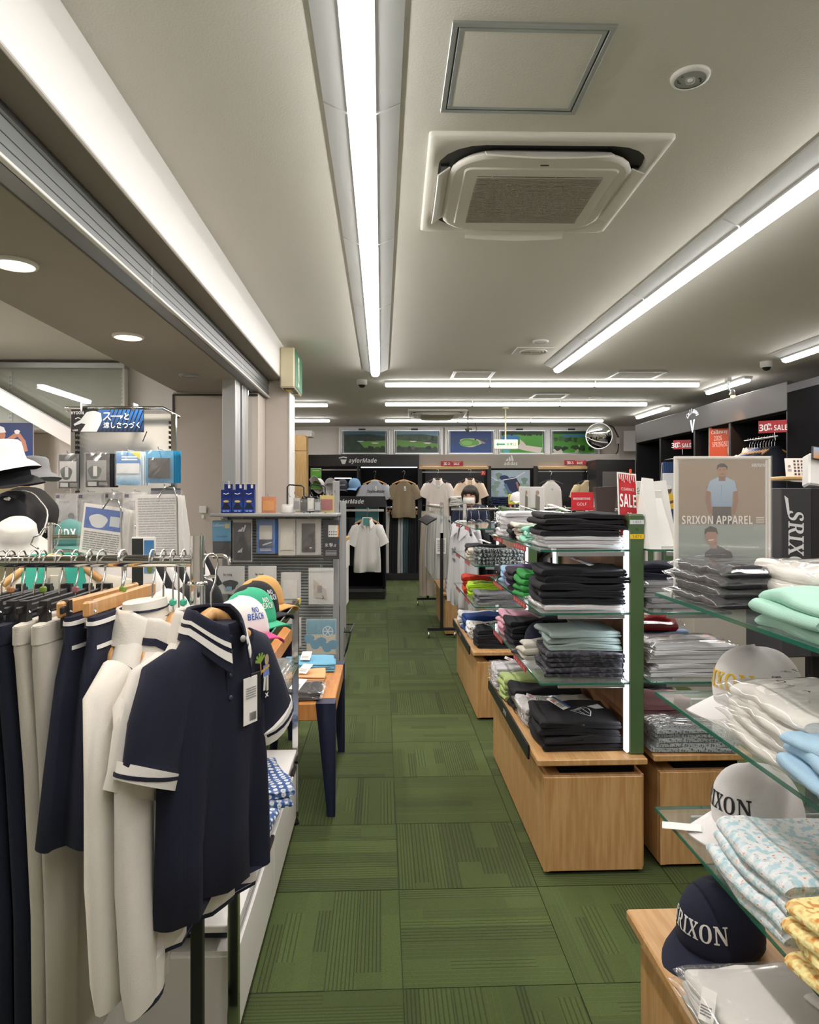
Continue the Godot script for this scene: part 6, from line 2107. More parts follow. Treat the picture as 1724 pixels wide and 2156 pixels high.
# ---------------------------------------------------------------- the shelves beside the camera
func garments_near_right() -> void:
	var a := "on the nearest top glass shelf, right edge"
	var b := "on the nearest middle glass shelf, right edge"
	var c := "on the nearest lowest glass shelf, right edge"
	var d := "on the maple top, bottom right corner"
	var rows := [
		[4, 0.765, -1.43, 1.181, V(0.2, 0.0205, 0.22), "1a1a1f", "charcoal bagged folded shirt", a, {"bag": true, "slip": 0.008, "jit": 0.07}],
		[3, 0.9, -1.27, 1.181, V(0.28, 0.031, 0.22), "dcd8d0", "white bagged folded shirt", a, {"bag": true}],
		[3, 0.78, -1.08, 1.181, V(0.27, 0.021, 0.2), "a3cdbb", "mint folded shirt", a, {}],
		[4, 0.81, -1.19, 0.948, V(0.28, 0.026, 0.24), "dbd7cf", "off-white bagged lettered shirt", b, {"bag": true, "slip": 0.012}],
		[4, 0.77, -0.98, 0.948, V(0.27, 0.022, 0.2), "9fbfd4", "light blue folded shirt", b, {"slip": 0.01}],
		[4, 0.78, -1.2, 0.676, V(0.29, 0.026, 0.24), "ffffff", "pale floral folded shirt", c, {"key": "floral"}],
		[4, 0.755, -0.95, 0.676, V(0.26, 0.029, 0.2), "ffffff", "yellow floral folded shirt", c, {"key": "yellow_floral"}],
		[3, 0.74, -1.08, 0.434, V(0.32, 0.026, 0.44), "d5d2cd", "white bagged folded polo", d, {"bag": true, "tag": [0.04, 0.02, 0.9, false]}],
	]
	for r in rows:
		stack(r[0], V(r[1], r[3], r[2]), r[4], r[5], r[6], r[7], r[8])
	for n in get_children():
		var l: String = n.get_meta("label") if n.has_meta("label") else ""
		if l.begins_with("off-white bagged lettered shirt, topmost"):
			var p := lie(n, at(V(0.0, 0, 0.0), PI - 0.1, -PI / 2))
			for k in 7:
				var g := 2.5 - 0.3 * k
				i_txt(p, "JOURNEY"[k], cos(g) * 0.085, sin(g) * 0.085 - 0.03, 0.019, hx("3a3c40"), true, false, 0, 1.0, g - PI / 2)
			for k in 7:
				var g := 0.3 - 0.28 * k
				i_txt(p, "FOR THE"[k], cos(g) * 0.085, sin(g) * 0.085 - 0.03, 0.016, hx("3a3c40"), true, false, 0, 1.0, g - PI / 2)
			i_put(p, n)
		elif l.begins_with("white bagged folded polo, topmost") and "maple" in l:
			put(bx(V(-0.01, 0.0345, 0.1), V(0.1, 0.002, 0.018), 0.0, at(Vector3.ZERO, -0.5)), "printed_strip", M.black, n)
			put(folded_mesh(0.1, 0.15, 0.012, 1), "collar", cloth(hx("d5d2cd")), n, at(V(0.06, 0.03, -0.04)))
			price_tag(n, at(V(-0.165, 0.02, -0.13), -1.2, -0.5, 0.2), false, 0.03, 0.05)
	cap("white cap with yellow lettering on the middle glass shelf, right edge", V(0.815, 0.962, -1.46), V(0.08, -1.38, 0.0), cloth(hx("dad8d6")), "SRIXON", mt(hx("e2b608"), 0.6), 0.029, null, "", 0.98, null, true)
	var w := cap("white cap with black lettering on the lowest glass shelf, right edge", V(0.83, 0.69, -1.49), V(0.08, -1.36, 0.0), cloth(hx("dedcda")), "SRIXON", M.black, 0.027, null, "", 1.02, null, true)
	put(bx(V(0.07, 0.006, 0.16), V(0.03, 0.001, 0.08), 0.0, at(Vector3.ZERO, -0.6)), "paper_tag", M.card, w)
	cap("navy cap with white lettering on the maple top at bottom right", V(0.735, 0.448, -1.47), V(0.08, -1.02, 0.0), cloth(hx("141a30")), "SRIXON", cloth(hx("dcdad6")), 0.027, null, "", 1.02, null, true)


# ---------------------------------------------------------------- right hand wall
func right_wall() -> void:
	var X := 4.2
	var t := thing("shop_unit", "long dark wall unit with lit emblem on its fascia at right", "shop fitting", V(4.45, 0, -9.3))
	var add := func(n: String, m: Material, lo: Vector3, hi: Vector3):
		var o := put(mm(lo, hi, 0.004), n, m, t)
		o.position = -t.position
		return o
	add.call("fascia", M.fascia, V(X, 2.32, -7.0), V(X + 0.06, 2.62, -11.3))
	add.call("back_board", M.black_matt, V(X + 0.55, 0, -7.1), V(X + 0.6, 2.35, -11.3))
	add.call("head", M.black_matt, V(X + 0.05, 2.3, -7.1), V(X + 0.6, 2.33, -11.3))
	for z in [-7.0, -8.2, -9.15, -10.3, -11.28]:
		add.call("divider", M.black, V(X + 0.02, 0, z), V(X + 0.56, 2.32, z - 0.05))
	add.call("plinth", M.black, V(X, 0, -7.1), V(X + 0.55, 0.12, -11.3))
	var p := ink(at(V(4.2,2.467,-9.178) - t.position + V(-0.002, 0, 0), -PI / 2))
	for k in 8:
		var a := 2.5 - 0.27 * k
		i_txt(p, "Callaway"[k], cos(a) * 0.19, sin(a) * 0.14 - 0.02, 0.065, Color.WHITE, true, true, 0.15, 0.9, a - PI / 2)
	i_poly(p, [Vector2(-0.075, -0.0), Vector2(-0.03, -0.0), Vector2(0.0, -0.11), Vector2(0.03, -0.0), Vector2(0.075, -0.0), Vector2(0.012, -0.17), Vector2(-0.012, -0.17)], Color.WHITE)
	put(p.st, "lit_emblem", M.emblem, t)
	t = thing("shop_unit", "tall plain black unit standing proud at the right edge", "shop fitting", V(4.55, 0, -6.5))
	put(mm(V(-0.35, 0, 0.5), V(0.4, 2.58, -0.5), 0.004), "carcass", M.black_matt, t)
	put(mm(V(-0.352, 2.5, 0.5), V(-0.34, 2.58, -0.5), 0.001), "top_trim", M.dark_grey, t)
	t = thing("shop_unit", "low black glass-sided cabinet in the far right corner", "shop fitting", V(3.95, 0, -11.7))
	put(mm(V(-0.4, 0, 0.4), V(0.25, 2.05, -0.4), 0.004), "carcass", M.black, t)
	put(mm(V(-0.3, 0.9, 0.405), V(0.1, 1.85, 0.395), 0.002), "mirror_panel", mt(hx("6a6864"), 0.2), t)
	# orange season poster
	t = thing("season_poster", "lit orange season poster with white lettering between dark bays", "poster", V(4.35,2.094,-8.607), -PI / 2 + 0.55)
	put(bx(V(0, 0, 0), V(0.42, 0.62, 0.03), 0.003), "light_case", M.card, t)
	p = ink(at(V(0, 0, 0.0155)))
	i_rect(p, 0, -0.02, 0.4, 0.56, hx("c8502e"), hx("d25a34"))
	i_rect(p, 0, 0.285, 0.4, 0.03, hx("f2f6f8"))
	i_txt(p, "Callaway", -0.06, 0.16, 0.045, hx("f3e6de"), true, true, 0, 0.8)
	i_txt(p, "2026", -0.08, 0.08, 0.06, hx("f3e6de"), false, true, 0, 0.6)
	i_txt(p, "SPRING/SUM", -0.03, 0.0, 0.06, hx("f3e6de"), false, true, 0, 0.5)
	i_ell(p, 0.12, -0.08, 0.07, 0.11, hx("e6c4b4"))
	i_poly(p, [Vector2(-0.02, -0.2), Vector2(0.2, -0.16), Vector2(0.2, -0.29), Vector2(-0.06, -0.29)], hx("b99a92"))
	i_put(p, t)
	for v in [[V(4.12,2.159,-7.094), 0.3, 0.13, "red sale card above the shirts in the near dark bay"], [V(4.25,2.167,-9.617), 0.24, 0.13, "red sale card in the far dark bay, partly hidden by divider"]]:
		t = thing("sale_card", v[3], "sign", v[0], -0.6)
		put(bx(V(0, 0, 0), V(v[1], v[2], 0.006), 0.001), "card", M.red, t)
		put(tube(T(), [V(0, -0.06, 0), V(0.01, -0.14, 0)], 0.006, 6), "clip_stem", M.chrome, t)
		p = ink(at(V(0, 0, 0.0035)))
		i_txt(p, "30", -0.1, -0.01, 0.07, Color.WHITE, true, false, 0, 0.85)
		i_txt(p, "%", -0.045, 0.02, 0.03, Color.WHITE)
		i_txt(p, "OFF", -0.045, -0.025, 0.022, Color.WHITE)
		i_txt(p, "SALE", 0.06, -0.015, 0.055, Color.WHITE, true, false, 0, 0.75)
		i_put(p, t)
	# rails with shirts
	t = thing("side_rail", "chrome rail with wooden hangers in the near dark bay", "rail", V(4.28, 2.08, -7.62))
	put(tube(T(), [V(0, 0, 0.34), V(0, 0, -0.36)], 0.014, 10), "rail", M.chrome, t)
	put(tube(T(), [V(0, 0, -0.3), V(0.45, 0.0, -0.3)], 0.012, 8), "bracket", M.chrome, t)
	var cols := ["2a2e3a", "33323a", "4a4744", "1b1c20", "3e4a78", "54679c", "8296be", "a3b6d2", "d4d8dc", "bcd0c2"]
	var ds := ["dark navy", "charcoal", "brown grey", "black", "indigo", "mid blue", "periwinkle", "pale blue", "white", "pale green"]
	for k in 10:
		var z := -7.33 - 0.062 * (9 - k)
		z = -7.9 + 0.06 * k if k < 0 else -7.36 - 0.058 * k
		hanger("wooden hanger carrying the %s shirt in the near dark bay" % ds[k], V(4.28, 2.08, z), -0.1, M.hanger_wood, {"drop": 0.12, "wide": 0.15, "group": "hangers in the near dark bay"})
		hang_shirt("%s shirt on the rail of the near dark bay" % ds[k], V(4.28, 1.95, z), -0.1, cols[k], "polo" if k > 7 else "tee", {"scale": V(0.95, 1.15, 0.7), "group": "shirts in the near dark bay"})
	t = thing("side_rail", "chrome rail with dark trousers in the far dark bay", "rail", V(4.25, 1.98, -9.7))
	put(tube(T(), [V(0, 0, 0.3), V(0, 0, -0.5)], 0.014, 10), "rail", M.chrome, t)
	for k in 4:
		hang_slab("hanging_trousers", "%s trousers on the rail of the far dark bay" % ["blue denim", "dark grey", "white", "black"][k], "trousers", V(4.1,1.978,-9.732) + V(0.04 * k, -0.05, -0.12 * k), 0.3, "pleats", ["2e4a78", "3a3a40", "c9c8c6", "17181c"][k], {"scale": V(1, 1.1, 1), "sd": k})
	# things glimpsed between the easel and the poster
	t = thing("photo_card", "portrait card of a golfer in yellow shirt beyond the white easel", "photo card", V(2.163,1.382,-5.118), YAW)
	put(bx(V(0, 0, 0), V(0.1, 0.42, 0.006), 0.001), "card", M.card, t)
	p = ink(at(V(0, 0, 0.0035)))
	i_rect(p, 0, 0, 0.095, 0.41, hx("c9cdd0"))
	i_poly(p, [Vector2(-0.03, 0.06), Vector2(0.02, 0.06), Vector2(0.046, 0.0), Vector2(0.04, -0.06), Vector2(-0.04, -0.06)], hx("d2b23a"))
	i_rect(p, 0, -0.12, 0.08, 0.12, hx("2a3c66"))
	i_ell(p, -0.005, 0.085, 0.022, 0.03, hx("6b4a3a"))
	i_ell(p, -0.005, 0.105, 0.024, 0.016, hx("d8dade"))
	i_line(p, [Vector2(-0.03, -0.02), Vector2(0.04, 0.0)], 0.02, hx("6b4a3a"))
	i_put(p, t)
	put(bx(V(0, -0.79, -0.02), V(0.06, 1.18, 0.02), 0.003), "post", M.green_paint, t)
	t = thing("photo_card", "card with palm leaf picture behind the red sale sign", "photo card", V(1.836,1.458,-4.931), YAW)
	put(bx(V(0, 0, 0), V(0.1, 0.14, 0.006), 0.001), "card", M.card, t)
	p = ink(at(V(0, 0, 0.0035)))
	i_rect(p, 0, 0, 0.094, 0.13, hx("c9cfc8"))
	for k in 5:
		i_line(p, [Vector2(-0.02, -0.02), Vector2(-0.02 + cos(0.4 * k) * 0.055, -0.02 + sin(0.4 * k) * 0.055)], 0.008, hx("6f8a6a"))
	i_put(p, t)
	put(bx(V(0, -0.76, -0.02), V(0.06, 1.4, 0.02), 0.003), "post", M.green_paint, t)
	t = thing("golf_box", "beige carton with dark emblem behind the red sale sign", "box", V(1.802,1.38,-4.732), YAW)
	put(bx(V(0, 0, 0), V(0.085, 0.075, 0.08), 0.002), "carton", mt(hx("c9b9a2"), 0.6), t)
	p = ink(at(V(0, 0, 0.0405)))
	i_txt(p, "m", 0, 0, 0.03, hx("1c1a1a"))
	i_put(p, t)
	put(bx(V(0, -0.106, 0), V(0.28, 0.012, 0.24), 0.002), "shelf", M.glass, t)
	put(bx(V(0.1, -0.75, -0.1), V(0.03, 1.28, 0.03), 0.002), "post", M.green_paint, t)
	stack(3, V(1.786,1.301,-4.733), V(0.2, 0.016, 0.12), "c9a878", "sand folded towel", "under the beige carton", {"turn": PI / 2})
	# the leaflet rack and lower fittings seen under the poster
	t = thing("leaflet_rack", "white leaflet stand with blue and grey print right of the poster", "leaflet stand", V(1.802,1.18,-3.131), YAW)
	put(bx(V(0, -0.1, 0), V(0.05, 0.32, 0.02), 0.002), "board", M.card, t)
	p = ink(at(V(0, -0.1, 0.0105)))
	i_rect(p, -0.002, 0.12, 0.036, 0.012, hx("2f74c0"))
	for k in 3:
		i_rect(p, 0, 0.07 - 0.05 * k, 0.03, 0.03, hx("3a3c40"))
		i_small(p, 0, 0.095 - 0.05 * k, 0.03, 0.008, 1, hx("8a8c90"))
	i_put(p, t)
	put(bx(V(0, -0.7, -0.02), V(0.03, 0.9, 0.02), 0.003), "post", M.alu, t)
	t = thing("counter", "pale grey counter panel seen below the nearest glass shelf", "counter", V(2.563,0,-4.525))
	put(mm(V(-0.3, 0.0, -0.4), V(1.6, 0.78, -0.9), 0.004), "panel", mt(hx("b8b2a8"), 0.6), t)
	t = thing("low_bench", "low cream bench unit behind the far side of island", "bench", V(2.6, 0, -6.2))
	put(mm(V(-1.4, 0.12, -0.4), V(1.0, 0.3, 0.2), 0.004), "top", M.cream, t)
	put(mm(V(-1.35, 0.0, -0.35), V(0.95, 0.12, 0.1), 0.002), "base", M.black_matt, t)
	for k in 8:
		hang_slab("hanging_skirt", "%s pleated garment above the low cream bench, %s from left" % ["white" if k < 5 else "grey green", ["first", "second", "third", "fourth", "fifth", "sixth", "seventh", "eighth"][k]], "skirt", V(2.02 + 0.075 * k, 1.05, -5.7), 0.7, "pleats", "cfcbc6" if k < 5 else "5c6660", {"scale": V(0.7, 0.75, 1), "sd": k})
	t = thing("clothes_rack", "black wheeled clothes rail behind the far side of island", "clothes rack", V(2.3, 0, -5.7))
	put(tube(T(), [V(-0.7, 1.07, 0), V(0.7, 1.07, 0)], 0.014, 10), "rail", M.chrome, t)
	for s in [-1.0, 1.0]:
		put(bx(V(s * 0.7, 0.56, 0), V(0.025, 1.05, 0.025), 0.003), "post", M.black, t)
		put(bx(V(s * 0.7, 0.05, 0), V(0.03, 0.03, 0.5), 0.003), "foot", M.black, t)


# ---------------------------------------------------------------- rails in the middle of the shop
func rack_frame(t: Node3D, l: float, h: float, along_z: bool) -> void:
	var v := func(a: float, y: float) -> Vector3: return V(0, y, -a) if along_z else V(a, y, 0)
	put(tube(T(), [v.call(-0.12, h - 0.05), v.call(l + 0.05, h - 0.05)], 0.0135, 10), "rail", M.chrome, t)
	for a in [0.0, l]:
		put(bx(v.call(a, h - 0.18), V(0.032, 0.36, 0.032), 0.003), "upper_post", M.chrome, t)
		put(bx(v.call(a, (h - 0.3) / 2 + 0.05), V(0.032, h - 0.4, 0.032), 0.003), "lower_post", M.black, t)
		var f: Vector3 = V(0.26, 0, 0) if along_z else V(0, 0, 0.26)
		put(bx(v.call(a, 0.09), V(0.03, 0.03, 0.03) + f, 0.003), "foot", M.black, t)
		for s in [-1.0, 1.0]:
			var o := T()
			lathe(o, [Vector2(0.0, -0.01), Vector2(0.03, -0.01), Vector2(0.034, 0.0), Vector2(0.03, 0.01), Vector2(0.0, 0.01)], 14, Transform3D(Basis(Vector3.BACK, PI / 2), v.call(a, 0.034) + f * 0.5 * s))
			box(o, v.call(a, 0.066) + f * 0.5 * s, V(0.012, 0.026, 0.012), 0.002)
			put(o, "castor", M.chrome, t)


func middle_racks() -> void:
	var t := thing("clothes_rack", "wheeled clothes rail running away along the aisle, hung with pale garments", "clothes rack", V(0.6, 0, -6.92))
	rack_frame(t, 2.1, 1.36, true)
	var nth := ["nearest", "second", "third", "fourth", "fifth", "sixth", "seventh", "eighth", "ninth", "tenth"]
	for k in 10:
		hanger("dark hanger on the aisle clothes rail, %s along it" % nth[k], V(0.6, 1.31, -7.1 - 0.16 * k), 0.1, M.black, {"drop": 0.1, "wide": 0.15, "group": "hangers on the aisle rail"})
		hang_slab("hanging_trousers", "pale grey garment on the aisle clothes rail, %s along it" % nth[k], "trousers", V(0.63, 1.22, -7.1 - 0.16 * k), 0.25 + rng.randf_range(-0.15, 0.15), "pleats", ["b9bab4", "c4c4be", "aeb2ac", "c9c6c4", "b2b4b0"][k % 5], {"scale": V(0.95, 0.72, 1.2), "sd": k, "group": "pale garments on the aisle rail"})
	var tg := thing("swing_tag", "white swing tag hanging on the pale garments of aisle rail", "tag", V(0.6, 0.92, -7.0), -0.1)
	put(bx(V(0, 0, 0), V(0.1, 0.16, 0.003), 0.001), "card", M.card, tg)
	var p := ink(at(V(0, 0, 0.002)))
	i_small(p, 0, 0, 0.07, 0.12, 6, hx("8a8c90"))
	i_put(p, tg)
	hang_slab("hanging_trousers", "long beige trousers at the far end of the aisle clothes rail", "trousers", V(0.6, 1.24, -8.95), 0.35, "pleats", "a69c8c", {"scale": V(1.1, 1.22, 1.2), "sd": 3})
	# the crosswise rail with white sweatshirts on its end
	t = thing("clothes_rack", "wheeled clothes rail crossing behind the second island, with dark garments", "clothes rack", V(0.74, 0, -6.15))
	rack_frame(t, 1.1, 1.36, false)
	var nt := ["first", "second", "third", "fourth", "fifth", "sixth", "seventh", "eighth", "ninth", "tenth", "eleventh", "twelfth", "thirteenth", "fourteenth"]
	for k in 14:
		hanger("black hanger on the crosswise rail, %s from left" % nt[k], V(0.8 + 0.07 * k, 1.31, -6.15), PI / 2 + 0.2, M.black, {"drop": 0.1, "wide": 0.16, "group": "hangers on the crosswise rail"})
		hang_shirt("%s top on the crosswise rail, %s from left" % ["dark" if k % 3 else "pale grey", nt[k]], V(0.8 + 0.07 * k, 1.19, -6.15), PI / 2 + 0.2, ["c9c9cc", "1d1f26", "26262c"][k % 3], "tee", {"group": "tops on the crosswise rail", "scale": V(0.9, 0.95, 0.6), "sd": k % 3})
	for v in [[V(0.68, 1.17, -6.05), -1.4, "white printed sweatshirt hanging at the rail end facing the aisle", "d8d8da"], [V(0.73, 1.15, -5.92), -1.3, "white plain sweatshirt hanging nearest at the rail end", "cfcfd2"]]:
		var s := hang_shirt(v[2], v[0], v[1], v[3], "long", {"scale": V(0.78, 1.1, 1.1), "sd": 1})
		hanger("black hanger of the " + v[2].split(" hanging")[0], v[0] + V(0, 0.14, 0), v[1], M.black, {"drop": 0.12, "wide": 0.16})
		if "printed" in v[2]:
			var st := T()
			txt(st, "golf", 0.05, at(V(0.03, -0.22, 0.06), 0, 0, 0), true, false, 0, 1.0)
			txt(st, "new", 0.035, at(V(0.03, -0.3, 0.06), 0, 0, 0), true, false, 0, 1.0)
			put(st, "lettering", M.black, s)
	# short rail behind the red block
	t = thing("clothes_rack", "wheeled clothes rail behind the red block, hung with dark tops", "clothes rack", V(1.75, 0, -7.4))
	rack_frame(t, 1.1, 1.33, false)
	for k in 8:
		hanger("black hanger on the rail behind the red block, %s from left" % nt[k], V(1.8 + 0.13 * k, 1.28, -7.4), PI / 2 + 0.2, M.black, {"drop": 0.1, "wide": 0.16, "group": "hangers behind the red block"})
		hang_shirt("%s top on the rail behind the red block, %s from left" % ["black" if k % 2 else "white", nt[k]], V(1.8 + 0.13 * k, 1.16, -7.4), PI / 2 + 0.2, "1d1d22" if k % 2 else "cfcdc9", "tee", {"group": "tops behind the red block", "scale": V(0.9, 0.95, 0.7)})
	person()


# ---------------------------------------------------------------- the shop assistant
func person() -> void:
	var o := V(1.12, 0, -8.6)
	var t := thing("person", "person with dark fringe and face covering, bending behind the clothes rail", "person", o, -0.35)
	var J := {"hip": V(0, 0.88, 0), "waist": V(0, 1.02, 0.02), "chest": V(0, 1.2, 0.05), "neck": V(0, 1.31, 0.075), "head0": V(0, 1.375, 0.1), "head1": V(0, 1.46, 0.085)}
	var caps := [[J.hip, J.waist, 0.13, 0.115], [J.waist, J.chest, 0.115, 0.13], [V(-0.11, 1.24, 0.04), V(0.11, 1.24, 0.04), 0.075, 0.075], [J.chest, J.neck, 0.1, 0.052], [J.neck, J.head0, 0.05, 0.06], [J.head0, J.head1, 0.072, 0.09]]
	for s in [-1.0, 1.0]:
		caps.append_array([[V(s * 0.085, 0.86, 0), V(s * 0.1, 0.48, 0.03), 0.09, 0.058], [V(s * 0.1, 0.48, 0.03), V(s * 0.1, 0.09, 0.0), 0.058, 0.04], [V(s * 0.1, 0.05, 0.0), V(s * 0.11, 0.035, 0.15), 0.042, 0.034], [V(s * 0.165, 1.23, 0.04), V(s * 0.2, 0.99, 0.08), 0.055, 0.043], [V(s * 0.2, 0.99, 0.08), V(s * 0.15, 0.93, 0.29), 0.042, 0.03], [V(s * 0.15, 0.93, 0.29), V(s * 0.14, 0.93, 0.35), 0.03, 0.026]])
		for f in 5:
			var k := -0.026 + 0.013 * f
			var l := [0.05, 0.075, 0.082, 0.076, 0.058][f] as float
			caps.append([V(s * 0.14 + k, 0.925, 0.37), V(s * 0.14 + k * 1.3, 0.91, 0.37 + l), 0.0115, 0.0095])
	put(sdf_mesh(caps, 0.016, 0.02), "body", M.skin, t)
	# jacket, trousers and shoes follow the body a little outside it
	var jk := []
	var tr := []
	var so := []
	for c in caps.slice(0, 3):
		jk.append([c[0], c[1], c[2] + 0.014, c[3] + 0.014])
	for s in [-1.0, 1.0]:
		jk.append([V(s * 0.165, 1.23, 0.04), V(s * 0.2, 0.99, 0.08), 0.068, 0.056])
		jk.append([V(s * 0.2, 0.99, 0.08), V(s * 0.155, 0.935, 0.27), 0.055, 0.042])
		tr.append([V(s * 0.085, 0.88, 0), V(s * 0.1, 0.48, 0.03), 0.105, 0.07])
		tr.append([V(s * 0.1, 0.48, 0.03), V(s * 0.1, 0.1, 0.0), 0.07, 0.055])
		so.append([V(s * 0.1, 0.05, -0.01), V(s * 0.11, 0.042, 0.16), 0.048, 0.04])
	put(sdf_mesh(jk, 0.018, 0.03), "jacket", cloth(hx("232c44")), t)
	put(sdf_mesh(tr, 0.02, 0.03), "trousers", cloth(hx("2a2a30")), t)
	put(sdf_mesh(so, 0.014, 0.02), "shoes", M.black, t)
	var hr := [[V(0, 1.475, 0.07), V(0, 1.44, 0.05), 0.1, 0.098], [V(-0.07, 1.45, 0.08), V(-0.075, 1.37, 0.05), 0.045, 0.03], [V(0.07, 1.45, 0.08), V(0.075, 1.37, 0.05), 0.045, 0.03], [V(-0.04, 1.49, 0.145), V(0.05, 1.485, 0.145), 0.036, 0.034]]
	put(sdf_mesh(hr, 0.012, 0.02), "hair", M.hair, t)
	put(sheet(T(), 10, 8, func(u: float, v: float):
		var a := lerpf(-1.0, 1.0, u)
		return V(sin(a) * 0.085, 1.415 - 0.075 * v, 0.1 + cos(a) * (0.085 + 0.01 * sin(v * PI))), 0.002), "face_covering", M.card, t)
	for s in [-1.0, 1.0]:
		put(lathe(T(), [Vector2(0.0, -0.006), Vector2(0.01, 0.0), Vector2(0.0, 0.006)], 10, at(V(s * 0.032, 1.447, 0.172), 0, PI / 2)), "eye", M.black, t)
		put(lathe(T(), [Vector2(0.006, -0.02), Vector2(0.016, 0.0), Vector2(0.006, 0.02)], 8, at(V(s * 0.088, 1.43, 0.085), 0, 0)), "ear", M.skin, t)


func sdf_mesh(caps: Array, cell: float, k: float) -> ArrayMesh:
	var val := {}
	for c in caps:
		var R: float = maxf(c[2], c[3]) + cell * 2.5
		var lo: Vector3 = (c[0].min(c[1]) - Vector3.ONE * R) / cell
		var hi: Vector3 = (c[0].max(c[1]) + Vector3.ONE * R) / cell
		var ab: Vector3 = c[1] - c[0]
		var l2 := maxf(ab.length_squared(), 1e-9)
		for x in range(int(floor(lo.x)), int(ceil(hi.x)) + 1):
			for y in range(int(floor(lo.y)), int(ceil(hi.y)) + 1):
				for z in range(int(floor(lo.z)), int(ceil(hi.z)) + 1):
					var q_ := V(x, y, z) * cell
					var h := clampf((q_ - c[0]).dot(ab) / l2, 0.0, 1.0)
					var dd: float = (q_ - c[0] - ab * h).length() - lerpf(c[2], c[3], h)
					var key := Vector3i(x, y, z)
					if val.has(key):
						var e: float = val[key]
						var hh := clampf(0.5 + 0.5 * (e - dd) / k, 0.0, 1.0)
						val[key] = lerpf(e, dd, hh) - k * hh * (1.0 - hh)
					else:
						val[key] = dd
	var vert := {}
	var cor := [Vector3i(0, 0, 0), Vector3i(1, 0, 0), Vector3i(0, 1, 0), Vector3i(1, 1, 0), Vector3i(0, 0, 1), Vector3i(1, 0, 1), Vector3i(0, 1, 1), Vector3i(1, 1, 1)]
	var eg := [[0, 1], [2, 3], [4, 5], [6, 7], [0, 2], [1, 3], [4, 6], [5, 7], [0, 4], [1, 5], [2, 6], [3, 7]]
	for key in val:
		var d := []
		for c in cor:
			d.append(val.get(key + c, 9.0))
		var s := Vector3.ZERO
		var n := 0
		for e in eg:
			var a: float = d[e[0]]
			var b: float = d[e[1]]
			if (a < 0) != (b < 0):
				s += Vector3(cor[e[0]]).lerp(Vector3(cor[e[1]]), clampf(a / (a - b), 0, 1))
				n += 1
		if n > 0:
			vert[key] = (Vector3(key) + s / n) * cell
	var st := T()
	st.set_smooth_group(0)
	var ax := [Vector3i(1, 0, 0), Vector3i(0, 1, 0), Vector3i(0, 0, 1)]
	for key in val:
		for i in 3:
			var o: float = val.get(key + ax[i], 9.0)
			var m: float = val[key]
			if (m < 0) == (o < 0):
				continue
			var u: Vector3i = ax[(i + 1) % 3]
			var w: Vector3i = ax[(i + 2) % 3]
			var kk := [key - u - w, key - w, key, key - u]
			if not (vert.has(kk[0]) and vert.has(kk[1]) and vert.has(kk[2]) and vert.has(kk[3])):
				continue
			if m < 0:
				q(st, vert[kk[0]], vert[kk[1]], vert[kk[2]], vert[kk[3]])
			else:
				q(st, vert[kk[3]], vert[kk[2]], vert[kk[1]], vert[kk[0]])
	return done(st)

